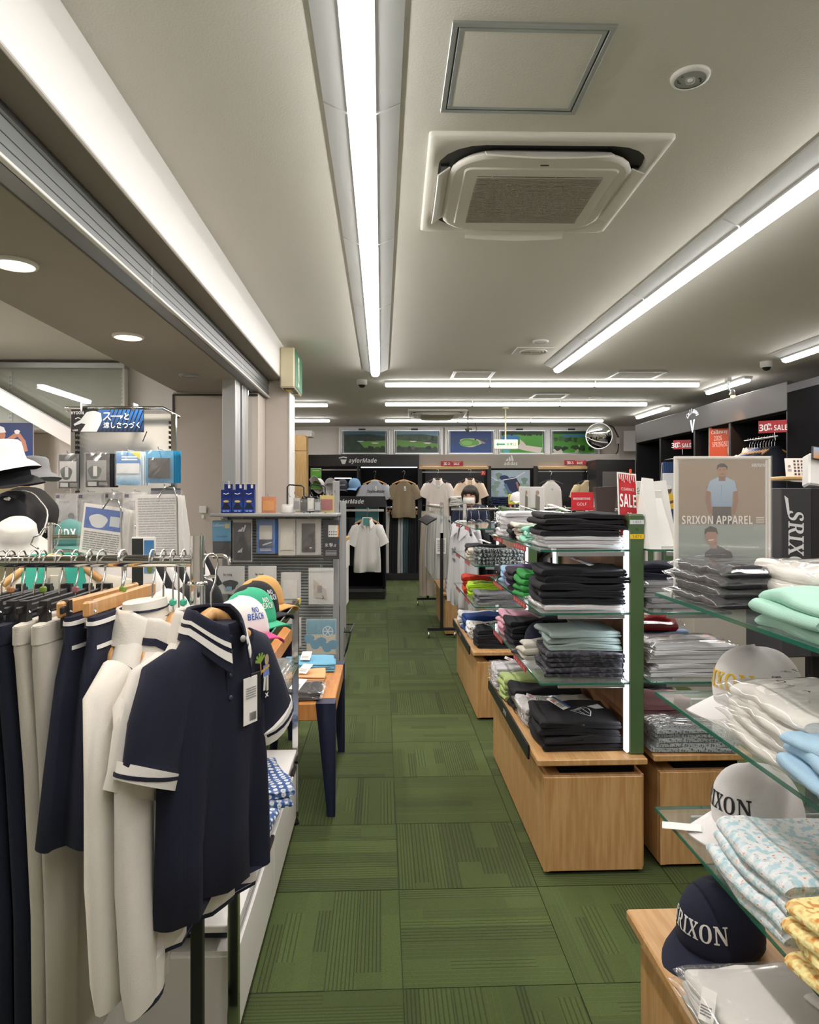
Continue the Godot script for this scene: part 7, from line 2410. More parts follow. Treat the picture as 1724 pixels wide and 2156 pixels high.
# ---------------------------------------------------------------- slatted stand and the hat corner
# a flat pack hanging on a hook, centred on c in the far wall's axes, width and height s
func pack(label: String, c: Vector3, s: Vector3, col: String, o := {}) -> Node3D:
	var t := bt("hanging_pack", label, "pack", c, o.get("group", ""))
	var w := s.x
	var h := s.y
	var n: int = o.get("deep", 1)
	for k in n:
		put(sheet(T(), 6, 8, func(u: float, v: float):
			return V((u - 0.5) * w + 0.01 * k, (v - 0.5) * h, -0.012 * k + 0.006 * sin(u * PI) * sin(v * PI) + 0.002 * ns(u * 9.0, v * 9.0, k)), 0.006), "pouch" if k == 0 else "pouch_behind", mt(hx(col), 0.35), t)
	var p := ink(at(V(0, 0, 0.0125)))
	if o.has("window"):
		i_rect(p, 0, -h * 0.04, w * 0.78, h * 0.62, hx(o.window))
	match o.get("art", ""):
		"stripes":
			i_rect(p, 0, -0.02 * h, w * 0.94, h * 0.9, hx("202024"))
			for r in [[0.0, 0.26, 1.0], [-0.1 * w, -0.24, 0.6]]:
				for k in 3:
					i_line(p, [Vector2(r[0] + (-0.2 + 0.13 * k) * w * r[2], r[1] * h - 0.04 * h), Vector2(r[0] + (-0.1 + 0.13 * k) * w * r[2], (r[1] + 0.02 + 0.05 * k * r[2]) * h - 0.02 * h)], w * 0.08 * r[2], hx("dedee0"))
		"band":
			i_rect(p, 0, h * 0.22, w, h * 0.52, hx("3f9ac8"), hx("58b2da"))
			i_txt(p, "CALLAWAY", 0, h * 0.08, h * 0.05, hx("1c3a5c"), true, false, 0, 0.8)
			i_txt(p, "Callaway", -w * 0.15, h * 0.38, h * 0.07, hx("e6eef2"), true, true, 0.2, 0.7)
			i_rect(p, w * 0.3, h * 0.36, w * 0.25, h * 0.12, hx("e0d6a6"))
		"card":
			i_rect(p, 0, 0, w, h, hx("46484c"))
			i_rect(p, w * 0.12, h * 0.22, w * 0.6, h * 0.3, hx("dcdcda"))
			i_rect(p, w * 0.46, h * 0.22, w * 0.08, h * 0.3, hx("d8862c"))
			for k in 8:
				i_ell(p, w * (-0.1 + 0.14 * (k % 4)), h * (0.2 if k < 4 else 0.13), w * 0.04, w * 0.04, hx("55565a"))
			kanji(p, "ice", -w * 0.28, -h * 0.14, w * 0.24, hx("c9cacc"), 0.003)
			kanji(p, "hit", 0.0, -h * 0.14, w * 0.24, hx("c9cacc"), 0.003)
			i_txt(p, "a", w * 0.26, -h * 0.14, w * 0.22, hx("c9cacc"), false, true, 0.3)
			i_small(p, 0, -h * 0.34, w * 0.7, h * 0.14, 4, hx("a6a8aa"))
		"wave":
			i_rect(p, 0, h * 0.3, w * 0.96, h * 0.36, hx("2f74c4"), hx("6fb0e0"))
			i_poly(p, [Vector2(w * 0.1, h * 0.48), Vector2(w * 0.48, h * 0.48), Vector2(w * 0.48, h * 0.26)], hx("e2d02c"))
			i_rect(p, 0, 0.0, w * 0.9, h * 0.3, hx("e2e6ea"))
			i_rect(p, 0, -h * 0.34, w * 0.96, h * 0.26, hx("5aa6d6"), hx("cfe2ee"))
			i_small(p, w * 0.05, h * 0.3, w * 0.6, h * 0.16, 2, hx("f2f6f8"))
		"mesh":
			i_txt(p, "ICE MESH", -w * 0.05, h * 0.18, h * 0.07, hx("7a7c84"), false, false, 0.1, 0.9)
			i_rect(p, -w * 0.36, h * 0.38, w * 0.16, h * 0.12, hx("3c4258"))
			i_ell(p, w * 0.26, -h * 0.32, w * 0.15, w * 0.15, hx("8a8d94"))
		"glove":
			i_rect(p, -w * 0.02, 0.0, w * 0.8, h * 0.6, hx("d8d8d6") if o.get("pale", false) else hx("9a9c9c"))
			i_ell(p, -w * 0.1, -h * 0.05, w * 0.28, h * 0.2, hx("4a5850"), 0.1)
			i_rect(p, -w * 0.08, -h * 0.02, w * 0.16, h * 0.3, hx("e6e6e4"))
			i_rect(p, -w * 0.2, -h * 0.4, w * 0.36, h * 0.12, hx("e2e2e0"))
			i_small(p, w * 0.25, -h * 0.4, w * 0.34, h * 0.1, 3, hx("c8c8c6"))
		"fan":
			i_rect(p, 0, h * 0.28, w * 0.94, h * 0.38, hx("6ea6c0"), hx("82b6cc"))
			i_rect(p, 0, -h * 0.2, w * 0.94, h * 0.56, hx("d6cfc0"))
			for k in 5:
				i_ell(p, w * (-0.4 + 0.2 * k), -h * (0.05 + 0.16 * (k % 2) + 0.08 * (k / 2)), w * 0.17, h * 0.13, hx("6aa4c4"), 0.1)
			i_ell(p, w * 0.22, h * 0.16, w * 0.18, w * 0.18, hx("e6ecee"))
			i_ell(p, w * 0.22, h * 0.16, w * 0.15, w * 0.15, hx("78aac2"))
			for k in 6:
				var a := TAU * k / 6.0
				i_line(p, [Vector2(w * 0.22, h * 0.16), Vector2(w * 0.22 + cos(a) * w * 0.14, h * 0.16 + sin(a) * w * 0.14)], w * 0.03, hx("e6ecee"))
		"socks":
			i_rect(p, 0, -h * 0.02, w * 0.55, h * 0.8, hx("181b24"))
			i_line(p, [Vector2(w * 0.05, -h * 0.3), Vector2(w * 0.12, -h * 0.3)], h * 0.03, hx("d8d8d8"))
		"label":
			i_rect(p, 0, h * 0.12, w * 0.7, h * 0.42, hx("d2d2ca"))
			i_rect(p, 0, -h * 0.22, w * 0.75, h * 0.24, hx("2a3c5c"))
			i_line(p, [Vector2(-w * 0.15, -h * 0.26), Vector2(w * 0.3, -h * 0.18)], h * 0.04, hx("c2cdd6"))
			i_small(p, 0, -h * 0.4, w * 0.6, h * 0.08, 2, hx("dfe6ee"))
		"bag":
			i_rect(p, 0, h * 0.42, w * 0.96, h * 0.03, hx("c4c6c6"))
			i_poly(p, [Vector2(-w * 0.3, h * 0.2), Vector2(w * 0.2, -h * 0.1), Vector2(w * 0.25, -h * 0.35), Vector2(-w * 0.25, -h * 0.3)], hx("c2bcb2"))
			i_rect(p, -w * 0.05, -h * 0.08, w * 0.18, h * 0.2, hx("8d8f92"))
			i_line(p, [Vector2(w * 0.05, -h * 0.25), Vector2(w * 0.12, -h * 0.32), Vector2(w * 0.05, -h * 0.34)], h * 0.02, hx("4a4e58"))
		"dark":
			i_ell(p, 0.0, -h * 0.16, w * 0.26, h * 0.18, hx("1c1d22"), 0.2)
			i_rect(p, -w * 0.05, -h * 0.3, w * 0.2, h * 0.14, hx("7fb0cc"))
			i_txt(p, "le coq", -w * 0.1, h * 0.2, h * 0.08, hx("1c1c20"), true)
	i_put(p, t, "print", 0.2)
	if o.get("clear", true):
		put(sheet(T(), 8, 10, func(u: float, v: float):
			return V((u - 0.5) * w * 1.04, (v - 0.5) * h * 1.04, 0.016 + 0.006 * sin(u * PI) * sin(v * PI) + 0.003 * ns(u * 16.0, v * 16.0, int(c.x * 50.0))), 0.001), "clear_film", M.bag, t)
	put(tube(T(), [V(0, h * 0.5 + 0.008, -0.06), V(0, h * 0.5 + 0.008, 0.02), V(0, h * 0.5 + 0.022, 0.03)], 0.0025, 6), "hook", M.steel if not o.get("black_hook", false) else M.black, t)
	return t


func slat_gondola() -> void:
	var D := 5.0
	var t := bt("slat_stand", "grey slatted display stand hung with gloves and socks in packs", "display stand", V(-0.95, -1.4, -5.15))
	bslab(t, "top_shelf", M.grey_metal, V(-0.936,-0.113,-4.900),V(0.873,0.024,0), 0.34, 0.006)
	bslab(t, "board", mt(hx("7d8080"), 0.6), V(-0.952,-0.740,-5.060),V(0.825,1.236,0), 0.02)
	for x in [472.0, 706.0]:
		bslab(t, "upright", M.grey_metal, V((x - 862.0) / 1453.0 * 5.0, -0.62, -5.05), V(0.045, 1.5, 0), 0.06, 0.004)
	bslab(t, "side_panel", M.grey_metal, V(-0.5, -0.7, -5.2), V(0.02, 1.36, 0), 0.3, 0.002)
	bslab(t, "base", M.grey_metal, V(-0.93, -1.32, -5.0), V(0.86, 0.14, 0), 0.4, 0.004)
	var st := T()
	for k in 56:
		box(st, V(0, -0.62 + 0.0215 * k, 0), V(0.78, 0.017, 0.014), 0.003)
	var sl := put(st, "slats", M.grey_metal, t, at(V(0.02, 0.7, 0.11)))
	sl.set_meta("kind", "stuff")
	var it := [
		["light blue and navy sock pack, leftmost of the upper slat row", V(-1.317,-0.287,-4.850),V(0.130,0.267,0), "16181f", {"art": "band", "deep": 3}],
		["black three-striped wristband pack on the upper slat row", V(-1.172,-0.294,-4.850),V(0.134,0.294,0), "c8cacb", {"art": "stripes"}],
		["bright blue sleeve pack with grey label on the upper slat row", V(-1.008,-0.264,-4.850),V(0.127,0.234,0), "2c6fc0", {"art": "label", "deep": 3, "black_hook": true}],
		["cream arm sleeve pack on the upper slat row", V(-0.860,-0.270,-4.850),V(0.117,0.254,0), "d6d4cc", {"window": "e2dfd6", "black_hook": true}],
		["clear pack of navy arm cover on the upper slat row", V(-0.708,-0.269,-4.850),V(0.174,0.250,0), "cfcfcd", {"art": "socks"}],
		["dark grey printed card, rightmost of the upper slat row", V(-0.546,-0.285,-4.820),V(0.109,0.272,0), "46484c", {"art": "card", "clear": false}],
		["white bag with dark lettering, leftmost of the lower slat row", V(-1.255,-0.571,-4.850),V(0.194,0.194,0), "d8d8d6", {"art": "dark"}],
		["white bag with black ribbon on the lower slat row", V(-1.033,-0.567,-4.850),V(0.197,0.187,0), "dcdcda", {"art": "dark"}],
		["white glove pair pack on the lower slat row", V(-0.838,-0.626,-4.850),V(0.127,0.217,0), "d6d5d2", {"window": "e4e3e0", "deep": 2}],
		["large white zip bag, rightmost of the lower slat row", V(-0.618,-0.612,-4.830),V(0.173,0.253,0), "d9dad9", {"art": "bag"}],
		["blue fan pattern pack low on the slatted stand", V(-0.619,-0.970,-4.850),V(0.210,0.250,0), "a9c0cc", {"art": "fan"}],
		["white patterned pack low on the slatted stand behind the post", V(-0.811,-0.935,-4.850),V(0.100,0.200,0), "cfcfcf", {"window": "b6b8bc"}],
	]
	for i in it:
		pack(i[0], i[1], i[2], i[3], i[4])
	var n3 := ["left one", "middle one", "right one"]
	for k in 3:
		var c: Vector3 = V(-1.282,0.003,-4.85) + V(0.0795 * k, 0, 0)
		var b := bt("ball_box", "tall navy box with mountain picture on the slatted stand, " + n3[k], "box", c, "navy boxes on the slatted stand")
		put(bx(V(0, -0.022, 0), V(0.072, 0.164, 0.05), 0.001), "carton", mt(hx("152a70"), 0.3), b)
		put(bx(V(0.004, 0.08, -0.024), V(0.06, 0.04, 0.002), 0.0), "hang_flap", mt(hx("152a70"), 0.3), b)
		var p := ink(at(V(0, -0.022, 0.0255)))
		i_rect(p, 0, -0.02, 0.07, 0.1, hx("1c56b8"), hx("152a70"))
		i_poly(p, [Vector2(-0.035, -0.055), Vector2(0.035, -0.055), Vector2(0.008, -0.005), Vector2(-0.008, -0.005)], hx("1a2038"))
		i_ell(p, 0, 0.0, 0.02, 0.008, hx("d8bc70"))
		i_line(p, [Vector2(-0.018, 0.056), Vector2(0.0, 0.05), Vector2(0.018, 0.058)], 0.006, hx("dce2ea"))
		i_txt(p, "ICE TEE", 0, -0.068, 0.009, hx("dce2ea"))
		i_rect(p, 0.022, 0.105, 0.016, 0.026, hx("e6e6e6"))
		i_put(p, b)
	pack("orange clear-bagged pack standing on the slatted stand's top", V(-0.988,-0.043,-4.850),V(0.100,0.113,0), "d87a24", {"window": "e69a3c"})
	var ro := bt("tape_roll", "white round tub on the slatted stand's top shelf", "tub", V(-0.851,-0.073,-4.85))
	put(lathe(T(), [Vector2(0.0, -0.027), Vector2(0.048, -0.027), Vector2(0.05, -0.02), Vector2(0.05, 0.02), Vector2(0.046, 0.026), Vector2(0.0, 0.026)], 20), "tub", M.white_paint, ro)
	put(bx(V(-0.01, 0.031, 0.0), V(0.06, 0.004, 0.04), 0.001), "lid_card", M.card, ro)
	var wr := bt("wire_rack", "black framed wire rack of small golf accessories on the slatted stand", "wire rack", V(-0.674,-0.007,-4.85))
	for r in [[-0.14, 0.06], [0.02, 0.05]]:
		var pts := [V(r[0] - 0.045, -0.1, 0), V(r[0] - 0.045, 0.09, 0), V(r[0] - 0.03, 0.105, 0), V(r[0] + r[1], 0.098, 0), V(r[0] + r[1] + 0.012, 0.085, 0), V(r[0] + r[1] + 0.012, -0.1, 0)]
		put(tube(T(), pts, 0.005, 8), "frame", M.black, wr)
	for k in 9:
		put(tube(T(), [V(-0.17 + 0.04 * k, 0.02 + 0.01 * (k % 3), -0.04), V(-0.165 + 0.04 * k, 0.03 + 0.01 * (k % 3), 0.05), V(-0.165 + 0.04 * k, 0.045 + 0.01 * (k % 3), 0.055)], 0.0022, 6), "prong", M.chrome, wr)
	var acc := [[625, "c9c7c2", "clear pack of grey clip"], [641, "3a3a3e", "black clip pack"], [655, "d6d4cf", "white marker pack"], [668, "55565a", "grey divot tool pack"]]
	for k in 4:
		pack(acc[k][2] + " on the small wire rack", V(-0.786,-0.04,-4.82) + V(0.05 * k, -0.008 * (k % 2), 0.01 * k), V(0.045, 0.09, 0), acc[k][1], {"window": ["8a8a8c", "2a2a2e", "e6e4e0", "b9babc"][k]})
	pack("pack of coloured ball markers with red price on the wire rack", V(-0.572,-0.036,-4.800),V(0.099,0.119,0), "c9b04a", {"window": "a0484a"})
	# white trolley cases behind the stand's right edge
	var tc := bt("drawer_cart", "white drawer cart standing behind the slatted stand", "drawer cart", V(-0.72, -1.4, -7.0))
	bslab(tc, "lower_case", M.white_paint, V(-0.696,-0.860,-6.900),V(0.147,0.389,0), 0.3, 0.006)
	bslab(tc, "upper_case", M.white_paint, V(-0.691,-0.551,-6.900),V(0.157,0.266,0), 0.34, 0.006)
	bslab(tc, "lid", M.pale_wood, V(-0.691,-0.399,-6.900),V(0.157,0.038,0), 0.34, 0.003)
	bslab(tc, "drawer_pull", M.grey_metal, V(-0.662,-0.722,-6.700),V(0.023,0.078,0), 0.02, 0.003)
	put(lathe(T(), [Vector2(0.0, -0.015), Vector2(0.035, -0.015), Vector2(0.04, 0.0), Vector2(0.035, 0.015), Vector2(0.0, 0.015)], 14, Transform3D(Basis(Vector3.BACK, PI / 2), V(0.08, 0.04, 0.2))), "castor", M.black, tc)
	var bk := bt("wire_basket", "black wire basket on the floor right of the slatted stand", "basket", V(-0.489,-1.094,-5.3))
	st = T()
	for k in 6:
		tube(st, [V(-0.06, 0.1, -0.14 + 0.056 * k), V(0.045, 0.1, -0.14 + 0.056 * k), V(0.0, -0.09, -0.12 + 0.05 * k), V(-0.06, -0.09, -0.12 + 0.05 * k)], 0.003, 5)
	for k in 5:
		tube(st, [V(0.045 - 0.011 * k, 0.1 - 0.045 * k, -0.15), V(0.045 - 0.011 * k, 0.1 - 0.045 * k, 0.15)], 0.0035, 5)
	put(st, "wires", M.black, bk).set_meta("kind", "stuff")
	put(tube(T(), [V(-0.05, 0.1, 0.15), V(0.048, 0.1, 0.15), V(0.048, 0.1, -0.16), V(-0.05, 0.1, -0.16)], 0.006, 8), "rim", M.black, bk)
	put(tube(T(), [V(0.0, 0.1, 0.1), V(-0.02, 0.2, 0.1), V(-0.06, 0.2, 0.1)], 0.006, 8), "handle", M.black, bk)
	put(bx(V(-0.05, -0.2, 0), V(0.02, 0.24, 0.02), 0.002), "leg", M.black, bk)


func hat_corner() -> void:
	var t := bt("glove_stand", "chrome framed grey board stand with white shirt sign in left room", "display stand", V(-1.75, -1.4, -4.2))
	bslab(t, "board", mt(hx("b3b3b1"), 0.4), V(-1.737,-0.046,-4.200),V(0.630,1.122,0), 0.015)
	for x in [156.0, 366.0]:
		var up := bslab(t, "upright", M.chrome, V((x - 862.0) / 1453.0 * 4.17, -0.44, -4.17), V(0.03, 1.9, 0), 0.03, 0.003)
		var st := T()
		for k in 30:
			box(st, V(-0.024 if x > 200 else 0.024, 0.9 - 0.03 * k, 0.0), V(0.004, 0.016, 0.034), 0.0)
		put(st, "slots", M.black, up).set_meta("kind", "stuff")
	put(tube(T(), [V(-0.38, 1.95, -0.1), V(-0.3, 1.94, 0.08), V(0.28, 1.94, 0.08), V(0.34, 1.9, -0.02)], 0.012, 8), "top_rail", M.chrome, t)
	var s := bt("banner", "black and blue shirt banner with white Japanese lettering", "sign", V(-1.773,0.457,-4.05))
	var c := V(-1.773,0.457,-4.05)
	bslab(s, "board", M.black, V(-1.771,0.457,-4.050),V(0.426,0.134,0), 0.006, 0.001)
	var p := bink(s, c, 0.0035)
	i_rect(p, 0.08, 0, 0.265, 0.132, hx("16243c"), hx("2a5a9c"))
	for k in 12:
		i_line(p, [Vector2(-0.03 + 0.024 * k, -0.064), Vector2(minf(0.02 + 0.024 * k, 0.21), 0.064 if 0.02 + 0.024 * k < 0.21 else 0.064 - (0.024 * k - 0.19) * 2.5)], 0.006, hx("14161e"))
	i_poly(p, [Vector2(-0.195, -0.02), Vector2(-0.155, 0.005), Vector2(-0.12, 0.05), Vector2(-0.085, 0.058), Vector2(-0.07, 0.058), Vector2(-0.035, 0.045), Vector2(-0.03, 0.0), Vector2(-0.042, -0.03), Vector2(-0.06, -0.064), Vector2(-0.155, -0.064), Vector2(-0.125, -0.02), Vector2(-0.15, -0.015), Vector2(-0.19, -0.03)], hx("d6dade"))
	i_txt(p, "HYOON", -0.173, 0.046, 0.018, hx("f0f0f0"), true, false, 0, 0.85)
	i_txt(p, "LOIF", -0.185, -0.056, 0.01, hx("f0f0f0"))
	i_line(p, [Vector2(-0.185, 0.012), Vector2(-0.17, 0.018), Vector2(-0.155, 0.014)], 0.004, hx("f0f0f0"))
	var kx := [["su", 0.0, 0.052], ["bar", 0.047, 0.05], ["tsu", 0.082, 0.028], ["to", 0.115, 0.038]]
	for k in kx:
		kanji(p, k[0], k[1], 0.027, k[2], Color.WHITE, 0.0055)
	var k2 := ["ryo", "shi", "sa", "tu", "du", "ku"]
	for k in 6:
		kanji(p, k2[k], -0.002 + 0.037 * k, -0.026, 0.034, Color.WHITE, 0.004)
	i_put(p, s, "print", 0.2)
	for x in [-0.15, 0.15]:
		put(bx(V(x, 0.08, -0.03), V(0.012, 0.05, 0.07), 0.001), "clip", M.chrome, s)
	var it := [
		["white glove pack, leftmost of the upper row under the banner", V(-1.946,0.156,-3.950),V(0.120,0.193,0), "222426", {"art": "glove", "pale": true}],
		["grey glove pack, second of the upper row under the banner", V(-1.782,0.162,-3.950),V(0.139,0.193,0), "1e1f22", {"art": "glove", "deep": 4}],
		["blue wave printed pouch, third of the upper row under the banner", V(-1.605,0.173,-3.950),V(0.144,0.193,0), "cfe0ec", {"art": "wave", "deep": 4}],
		["turquoise zip pouch with black window, rightmost under the banner", V(-1.429,0.182,-3.950),V(0.160,0.185,0), "2486b4", {"window": "2a2c30", "deep": 4}],
		["grey mesh glove pack, leftmost of the lower row", V(-1.937,-0.048,-3.900),V(0.121,0.156,0), "c4c4c6", {"art": "mesh"}],
		["grey mesh glove pack, second of the lower row", V(-1.828,-0.048,-3.950),V(0.133,0.160,0), "bfbfc2", {"art": "mesh", "deep": 2}],
		["grey mesh glove pack, third of the lower row", V(-1.704,-0.045,-3.980),V(0.099,0.162,0), "c4c4c6", {"art": "mesh"}],
		["grey mesh glove pack, rightmost of the lower row", V(-1.562,-0.045,-3.950),V(0.139,0.160,0), "c6c6c8", {"art": "mesh"}],
		["dark slate card pack behind the tall price sheets", V(-1.412,0.017,-4.000),V(0.171,0.088,0), "5a5e66", {"clear": false}],
	]
	for i in it:
		pack(i[0], i[1], i[2], i[3], i[4])
	# price sheets on bent wire hooks
	for v in [[V(-0.938,-0.101,-2.15), 0.14, 0.155, "clear pouch of blue printed sheets on a bent wire hook", 1, -0.14], [V(-0.765,-0.081,-2.15), 0.13, 0.19, "clear pouch of white text sheets on a bent wire hook", 0, 0.1]]:
		var b := bt("sheet_pouch", v[3], "sheet pouch", v[0])
		var w: float = v[1]
		var h: float = v[2]
		for k in 3:
			put(bx(V(0.012 * k - 0.02, -0.006 * k, -0.012 * k), V(w, h, 0.002), 0.0), "sheet" if k == 0 else "sheet_behind", M.card, b, at(Vector3.ZERO, v[5], 0.0, 0.06 * k - 0.04 + v[5] * 0.6))
		var xf := at(Vector3.ZERO, v[5], 0.0, -0.04 + v[5] * 0.6)
		p = ink(xf * at(V(-0.02, 0, 0.0014)))
		if v[4] == 1:
			i_rect(p, 0, h * 0.22, w * 0.9, h * 0.42, hx("2f62b8"))
			i_ell(p, -w * 0.12, h * 0.18, w * 0.22, h * 0.14, hx("dfe3e6"), 0.1)
			i_rect(p, w * 0.28, h * 0.2, w * 0.24, h * 0.2, hx("c9d2dc"))
			i_small(p, 0, -h * 0.24, w * 0.85, h * 0.4, 9, hx("8a8c92"))
		else:
			i_small(p, 0, 0, w * 0.85, h * 0.9, 22, hx("b4b6ba"))
		i_put(p, b, "print", 0.2)
		put(sheet(T(), 10, 12, func(u: float, vv: float):
			return xf * V((u - 0.5) * w * 1.15 - 0.015, (vv - 0.5) * h * 1.12, 0.008 + 0.004 * ns(u * 14.0, vv * 14.0, int(v[4]))), 0.001), "clear_film", M.bag, b)
		put(tube(T(), [V(-0.01, h * 0.5 - 0.01, 0.02), V(0.01, h * 0.5 + 0.02, 0.02), V(0.035, h * 0.5 + 0.02, 0.015), V(0.045, h * 0.45, 0.015), V(0.05, -0.38, 0.0)], 0.003, 6), "wire_hook", M.chrome, b)
	var pc := bt("picture_card", "small card with sky and fairway picture behind the rail", "card", V(-0.808,-0.166,-2.1))
	put(bx(V(0, -0.03, 0), V(0.07, 0.16, 0.012), 0.001), "card", M.card, pc)
	p = ink(at(V(0, -0.03, 0.0065)))
	i_rect(p, -0.017, 0, 0.034, 0.15, hx("2a2c2e"))
	i_rect(p, 0.018, 0.02, 0.03, 0.1, hx("6a9ac2"), hx("3f78b4"))
	i_ell(p, 0.02, 0.0, 0.012, 0.03, hx("6f7a4a"), 0.2)
	i_put(p, pc)
	put(bx(V(0, -0.3, 0), V(0.02, 0.4, 0.01), 0.001), "support", M.clear, pc)
	# hats on their tree
	t = bt("hat_tree", "white hat stand with arms at the left edge", "hat stand", V(-2.05, -1.4, -3.25))
	put(tube(T(), [V(0, 0, 0), V(0, 1.62, 0)], 0.018, 12), "pole", M.white_paint, t)
	for v in [[0.12, 1.55, 0.05], [0.2, 1.37, 0.06], [0.12, 1.28, 0.1]]:
		put(tube(T(), [V(0, v[1], 0), V(v[0], v[1] + 0.03, v[2])], 0.009, 8), "arm", M.white_paint, t)
	put(lathe(T(), [Vector2(0.0, 0.0), Vector2(0.22, 0.0), Vector2(0.2, 0.02), Vector2(0.0, 0.03)], 20), "foot", M.white_paint, t)
	bucket("white bucket hat with dark underside, top of the hat stand", V(-1.724,1.578,-3.221), V(0.1, 0, 0.05), cloth(hx("d2d2d4")), cloth(hx("15181f")), 0.95)
	bucket("black bucket hat under the white one on hat stand", V(-1.736,1.51,-3.272), V(0.05, 0.4, 0.03), cloth(hx("15161c")), cloth(hx("1b2038")), 1.0)
	bucket("grey wide brim hat behind the white bucket hat", V(-1.863,1.545,-3.777), V(0.0, 0, 0.0), cloth(hx("6c6e74")), cloth(hx("7a7d84")), 0.85)
	bucket("black brimmed hat tipped up beside the pale hat", V(-1.784,1.324,-3.524), V(1.25, 0.25, 0.0), cloth(hx("141418")), cloth(hx("131317")), 0.95)
	bucket("black hat with white rim tipped up on hat stand", V(-1.748,1.306,-3.322), V(1.2, 0.1, 0.0), cloth(hx("18181c")), cloth(hx("121216")), 0.95, cloth(hx("dcdad6")))
	var lg := bucket("pale grey sun hat with black cord, lowest on hat stand", V(-1.611,1.217,-3.117), V(0.4, 0.0, -0.2), cloth(hx("bdbcba")), cloth(hx("b9b8b4")), 0.92)
	put(tube(T(), [V(0.02, -0.01, 0.115), V(0.04, -0.012, 0.115), V(0.055, -0.03, 0.12), V(0.065, -0.032, 0.125), V(0.055, -0.022, 0.125)], 0.0025, 6), "cord", M.black, lg)
	put(bx(V(0.04, -0.012, 0.117), V(0.012, 0.018, 0.01), 0.003), "toggle", M.black, lg)
	# golfer poster and side unit behind
	var gp := bt("golfer_poster", "blue poster of a golfer in white cap at finish of swing", "poster", V(-3.651,0.499,-6.3))
	bslab(gp, "board", M.card, V(-3.670,0.490,-6.300),V(0.481,0.416,0), 0.01)
	p = bink(gp, V(-3.668,0.52,-6.3), 0.0055)
	i_rect(p, 0, 0.0, 0.47, 0.35, hx("1f3f86"), hx("27355f"))
	i_line(p, [Vector2(-0.04, -0.06), Vector2(0.02, 0.02), Vector2(0.09, 0.07)], 0.04, hx("c08468"))
	i_line(p, [Vector2(0.1, 0.07), Vector2(0.15, -0.0), Vector2(0.17, -0.08)], 0.035, hx("c08468"))
	i_ell(p, 0.09, 0.09, 0.025, 0.02, hx("e2e2e4"), 0.1)
	i_ell(p, -0.06, 0.06, 0.045, 0.05, hx("b87c60"))
	i_poly(p, [Vector2(-0.12, 0.075), Vector2(-0.01, 0.085), Vector2(-0.03, 0.13), Vector2(-0.07, 0.145), Vector2(-0.11, 0.13)], hx("dfe1e6"))
	i_put(p, gp)
	var su := bt("shelf_unit", "cream open shelf unit behind the hats", "shelf unit", V(-2.75, -1.4, -5.6))
	bslab(su, "side_panel", M.wall, V(-2.806,-0.275,-5.400),V(0.111,0.862,0), 0.4, 0.003)
	bslab(su, "back_board", M.cream, V(-3.342,-0.293,-5.750),V(0.613,0.918,0), 0.02)
	for y in [1010.0, 1100.0, 1180.0]:
		bslab(su, "shelf", M.cream, V(-3.15, -(y - 1050.0) / 1453.0 * 5.5, -5.55), V(0.6, 0.02, 0), 0.36)
	var tc := cap("tan cap on the cream shelf behind the hats", BK() * V(-2.973,0.045,-5.4), V(0, 0.6, 0), cloth(hx("b08a5c")))
	# white and black shirts on a rail in the left room
	var rk := thing("clothes_rack", "chrome clothes rail of monochrome shirts behind the tall sheets", "clothes rack", V(-1.32, 0, -3.5))
	put(tube(T(), [V(0, 1.24, 0.35), V(0.05, 1.27, -0.75)], 0.014, 10), "rail", M.chrome, rk)
	put(tube(T(), [V(0, 0, 0.35), V(0, 1.26, 0.35)], 0.014, 10), "post", M.chrome, rk)
	put(tube(T(), [V(0.05, 0, -0.75), V(0.05, 1.3, -0.75)], 0.014, 10), "post", M.chrome, rk)
	put(tube(T(), [V(0, 0.05, 0.4), V(0.05, 0.05, -0.8)], 0.014, 10), "foot_bar", M.chrome, rk)
	var nt := ["nearest", "second", "third", "fourth", "fifth", "sixth", "seventh", "eighth"]
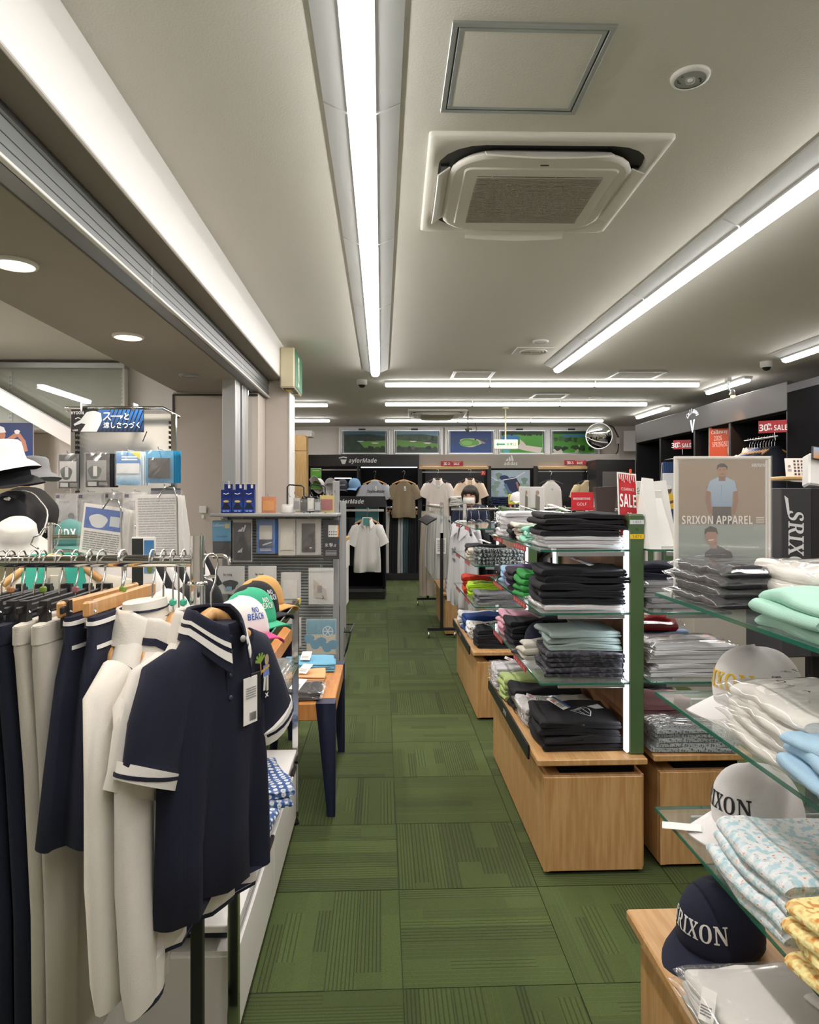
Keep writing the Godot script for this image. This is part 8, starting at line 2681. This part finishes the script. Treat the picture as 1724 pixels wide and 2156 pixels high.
	for k in 8:
		hanger("black hanger on the left room's chrome rail, %s one" % nt[k], V(-1.315 + 0.005 * k, 1.245 + 0.003 * k, -3.25 - 0.12 * k), 0.35, M.black, {"drop": 0.08, "wide": 0.17, "group": "hangers on the left room's rail"})
		hang_shirt("%s shirt on the left room's chrome rail, %s one" % ["white" if k % 2 == 0 else "black", nt[k]], V(-1.315 + 0.005 * k, 1.15, -3.25 - 0.12 * k), 0.35, "d6d4d2" if k % 2 == 0 else "1b1b20", "tee", {"group": "shirts on the left room's rail", "sd": k % 3})
	# teal polo on its hanger behind the rail
	hanger("wooden hanger with the teal collared polo behind the rail", V(-0.98, 1.30, -2.1), 0.5, M.hanger_wood, {"drop": 0.07, "wide": 0.13})
	hang_shirt("cream polo with teal collar hanging behind the black clip hangers", V(-0.98, 1.2, -2.1), 0.5, "d8d2c2", "polo", {"trim": "3aa590", "scale": V(0.95, 0.95, 1)})
	var cr := thing("clothes_rack", "short chrome rail with a curled end behind the wire price sheets", "clothes rack", V(-1.324,1.24,-2.955), 0.1)
	put(tube(T(), [V(-0.06, 0, 0), V(0.14, 0.0, 0)], 0.01, 10), "rail", M.chrome, cr)
	put(tube(T(), [V(-0.06, 0.06, 0), V(-0.06, -1.23, 0)], 0.014, 10), "post", M.chrome, cr)
	put(tube(T(), [V(-0.06, 0.03, 0), V(-0.09, 0.035, 0), V(-0.105, 0.01, 0), V(-0.13, 0.0, 0.0), V(-0.14, -0.03, 0), V(-0.11, -0.05, 0)], 0.004, 8), "curl", M.chrome, cr)
	var tl := cap("teal cap with pale block letters under the short chrome rail", V(-1.439,1.18,-3.26), V(0, 0.2, 0), cloth(hx("4a7a78")), "RDX", cloth(hx("d6dad8")), 0.035)
	var sw := thing("light_switch", "white light switch on the beige panel wall", "switch", V(-1.509,1.308,-5.885), 0)
	put(bx(V(0, 0, 0), V(0.06, 0.06, 0.012), 0.003), "plate", M.white_paint, sw)
	put(bx(V(0, -0.06, 0), V(0.02, 0.03, 0.01), 0.002), "rocker", M.card, sw)
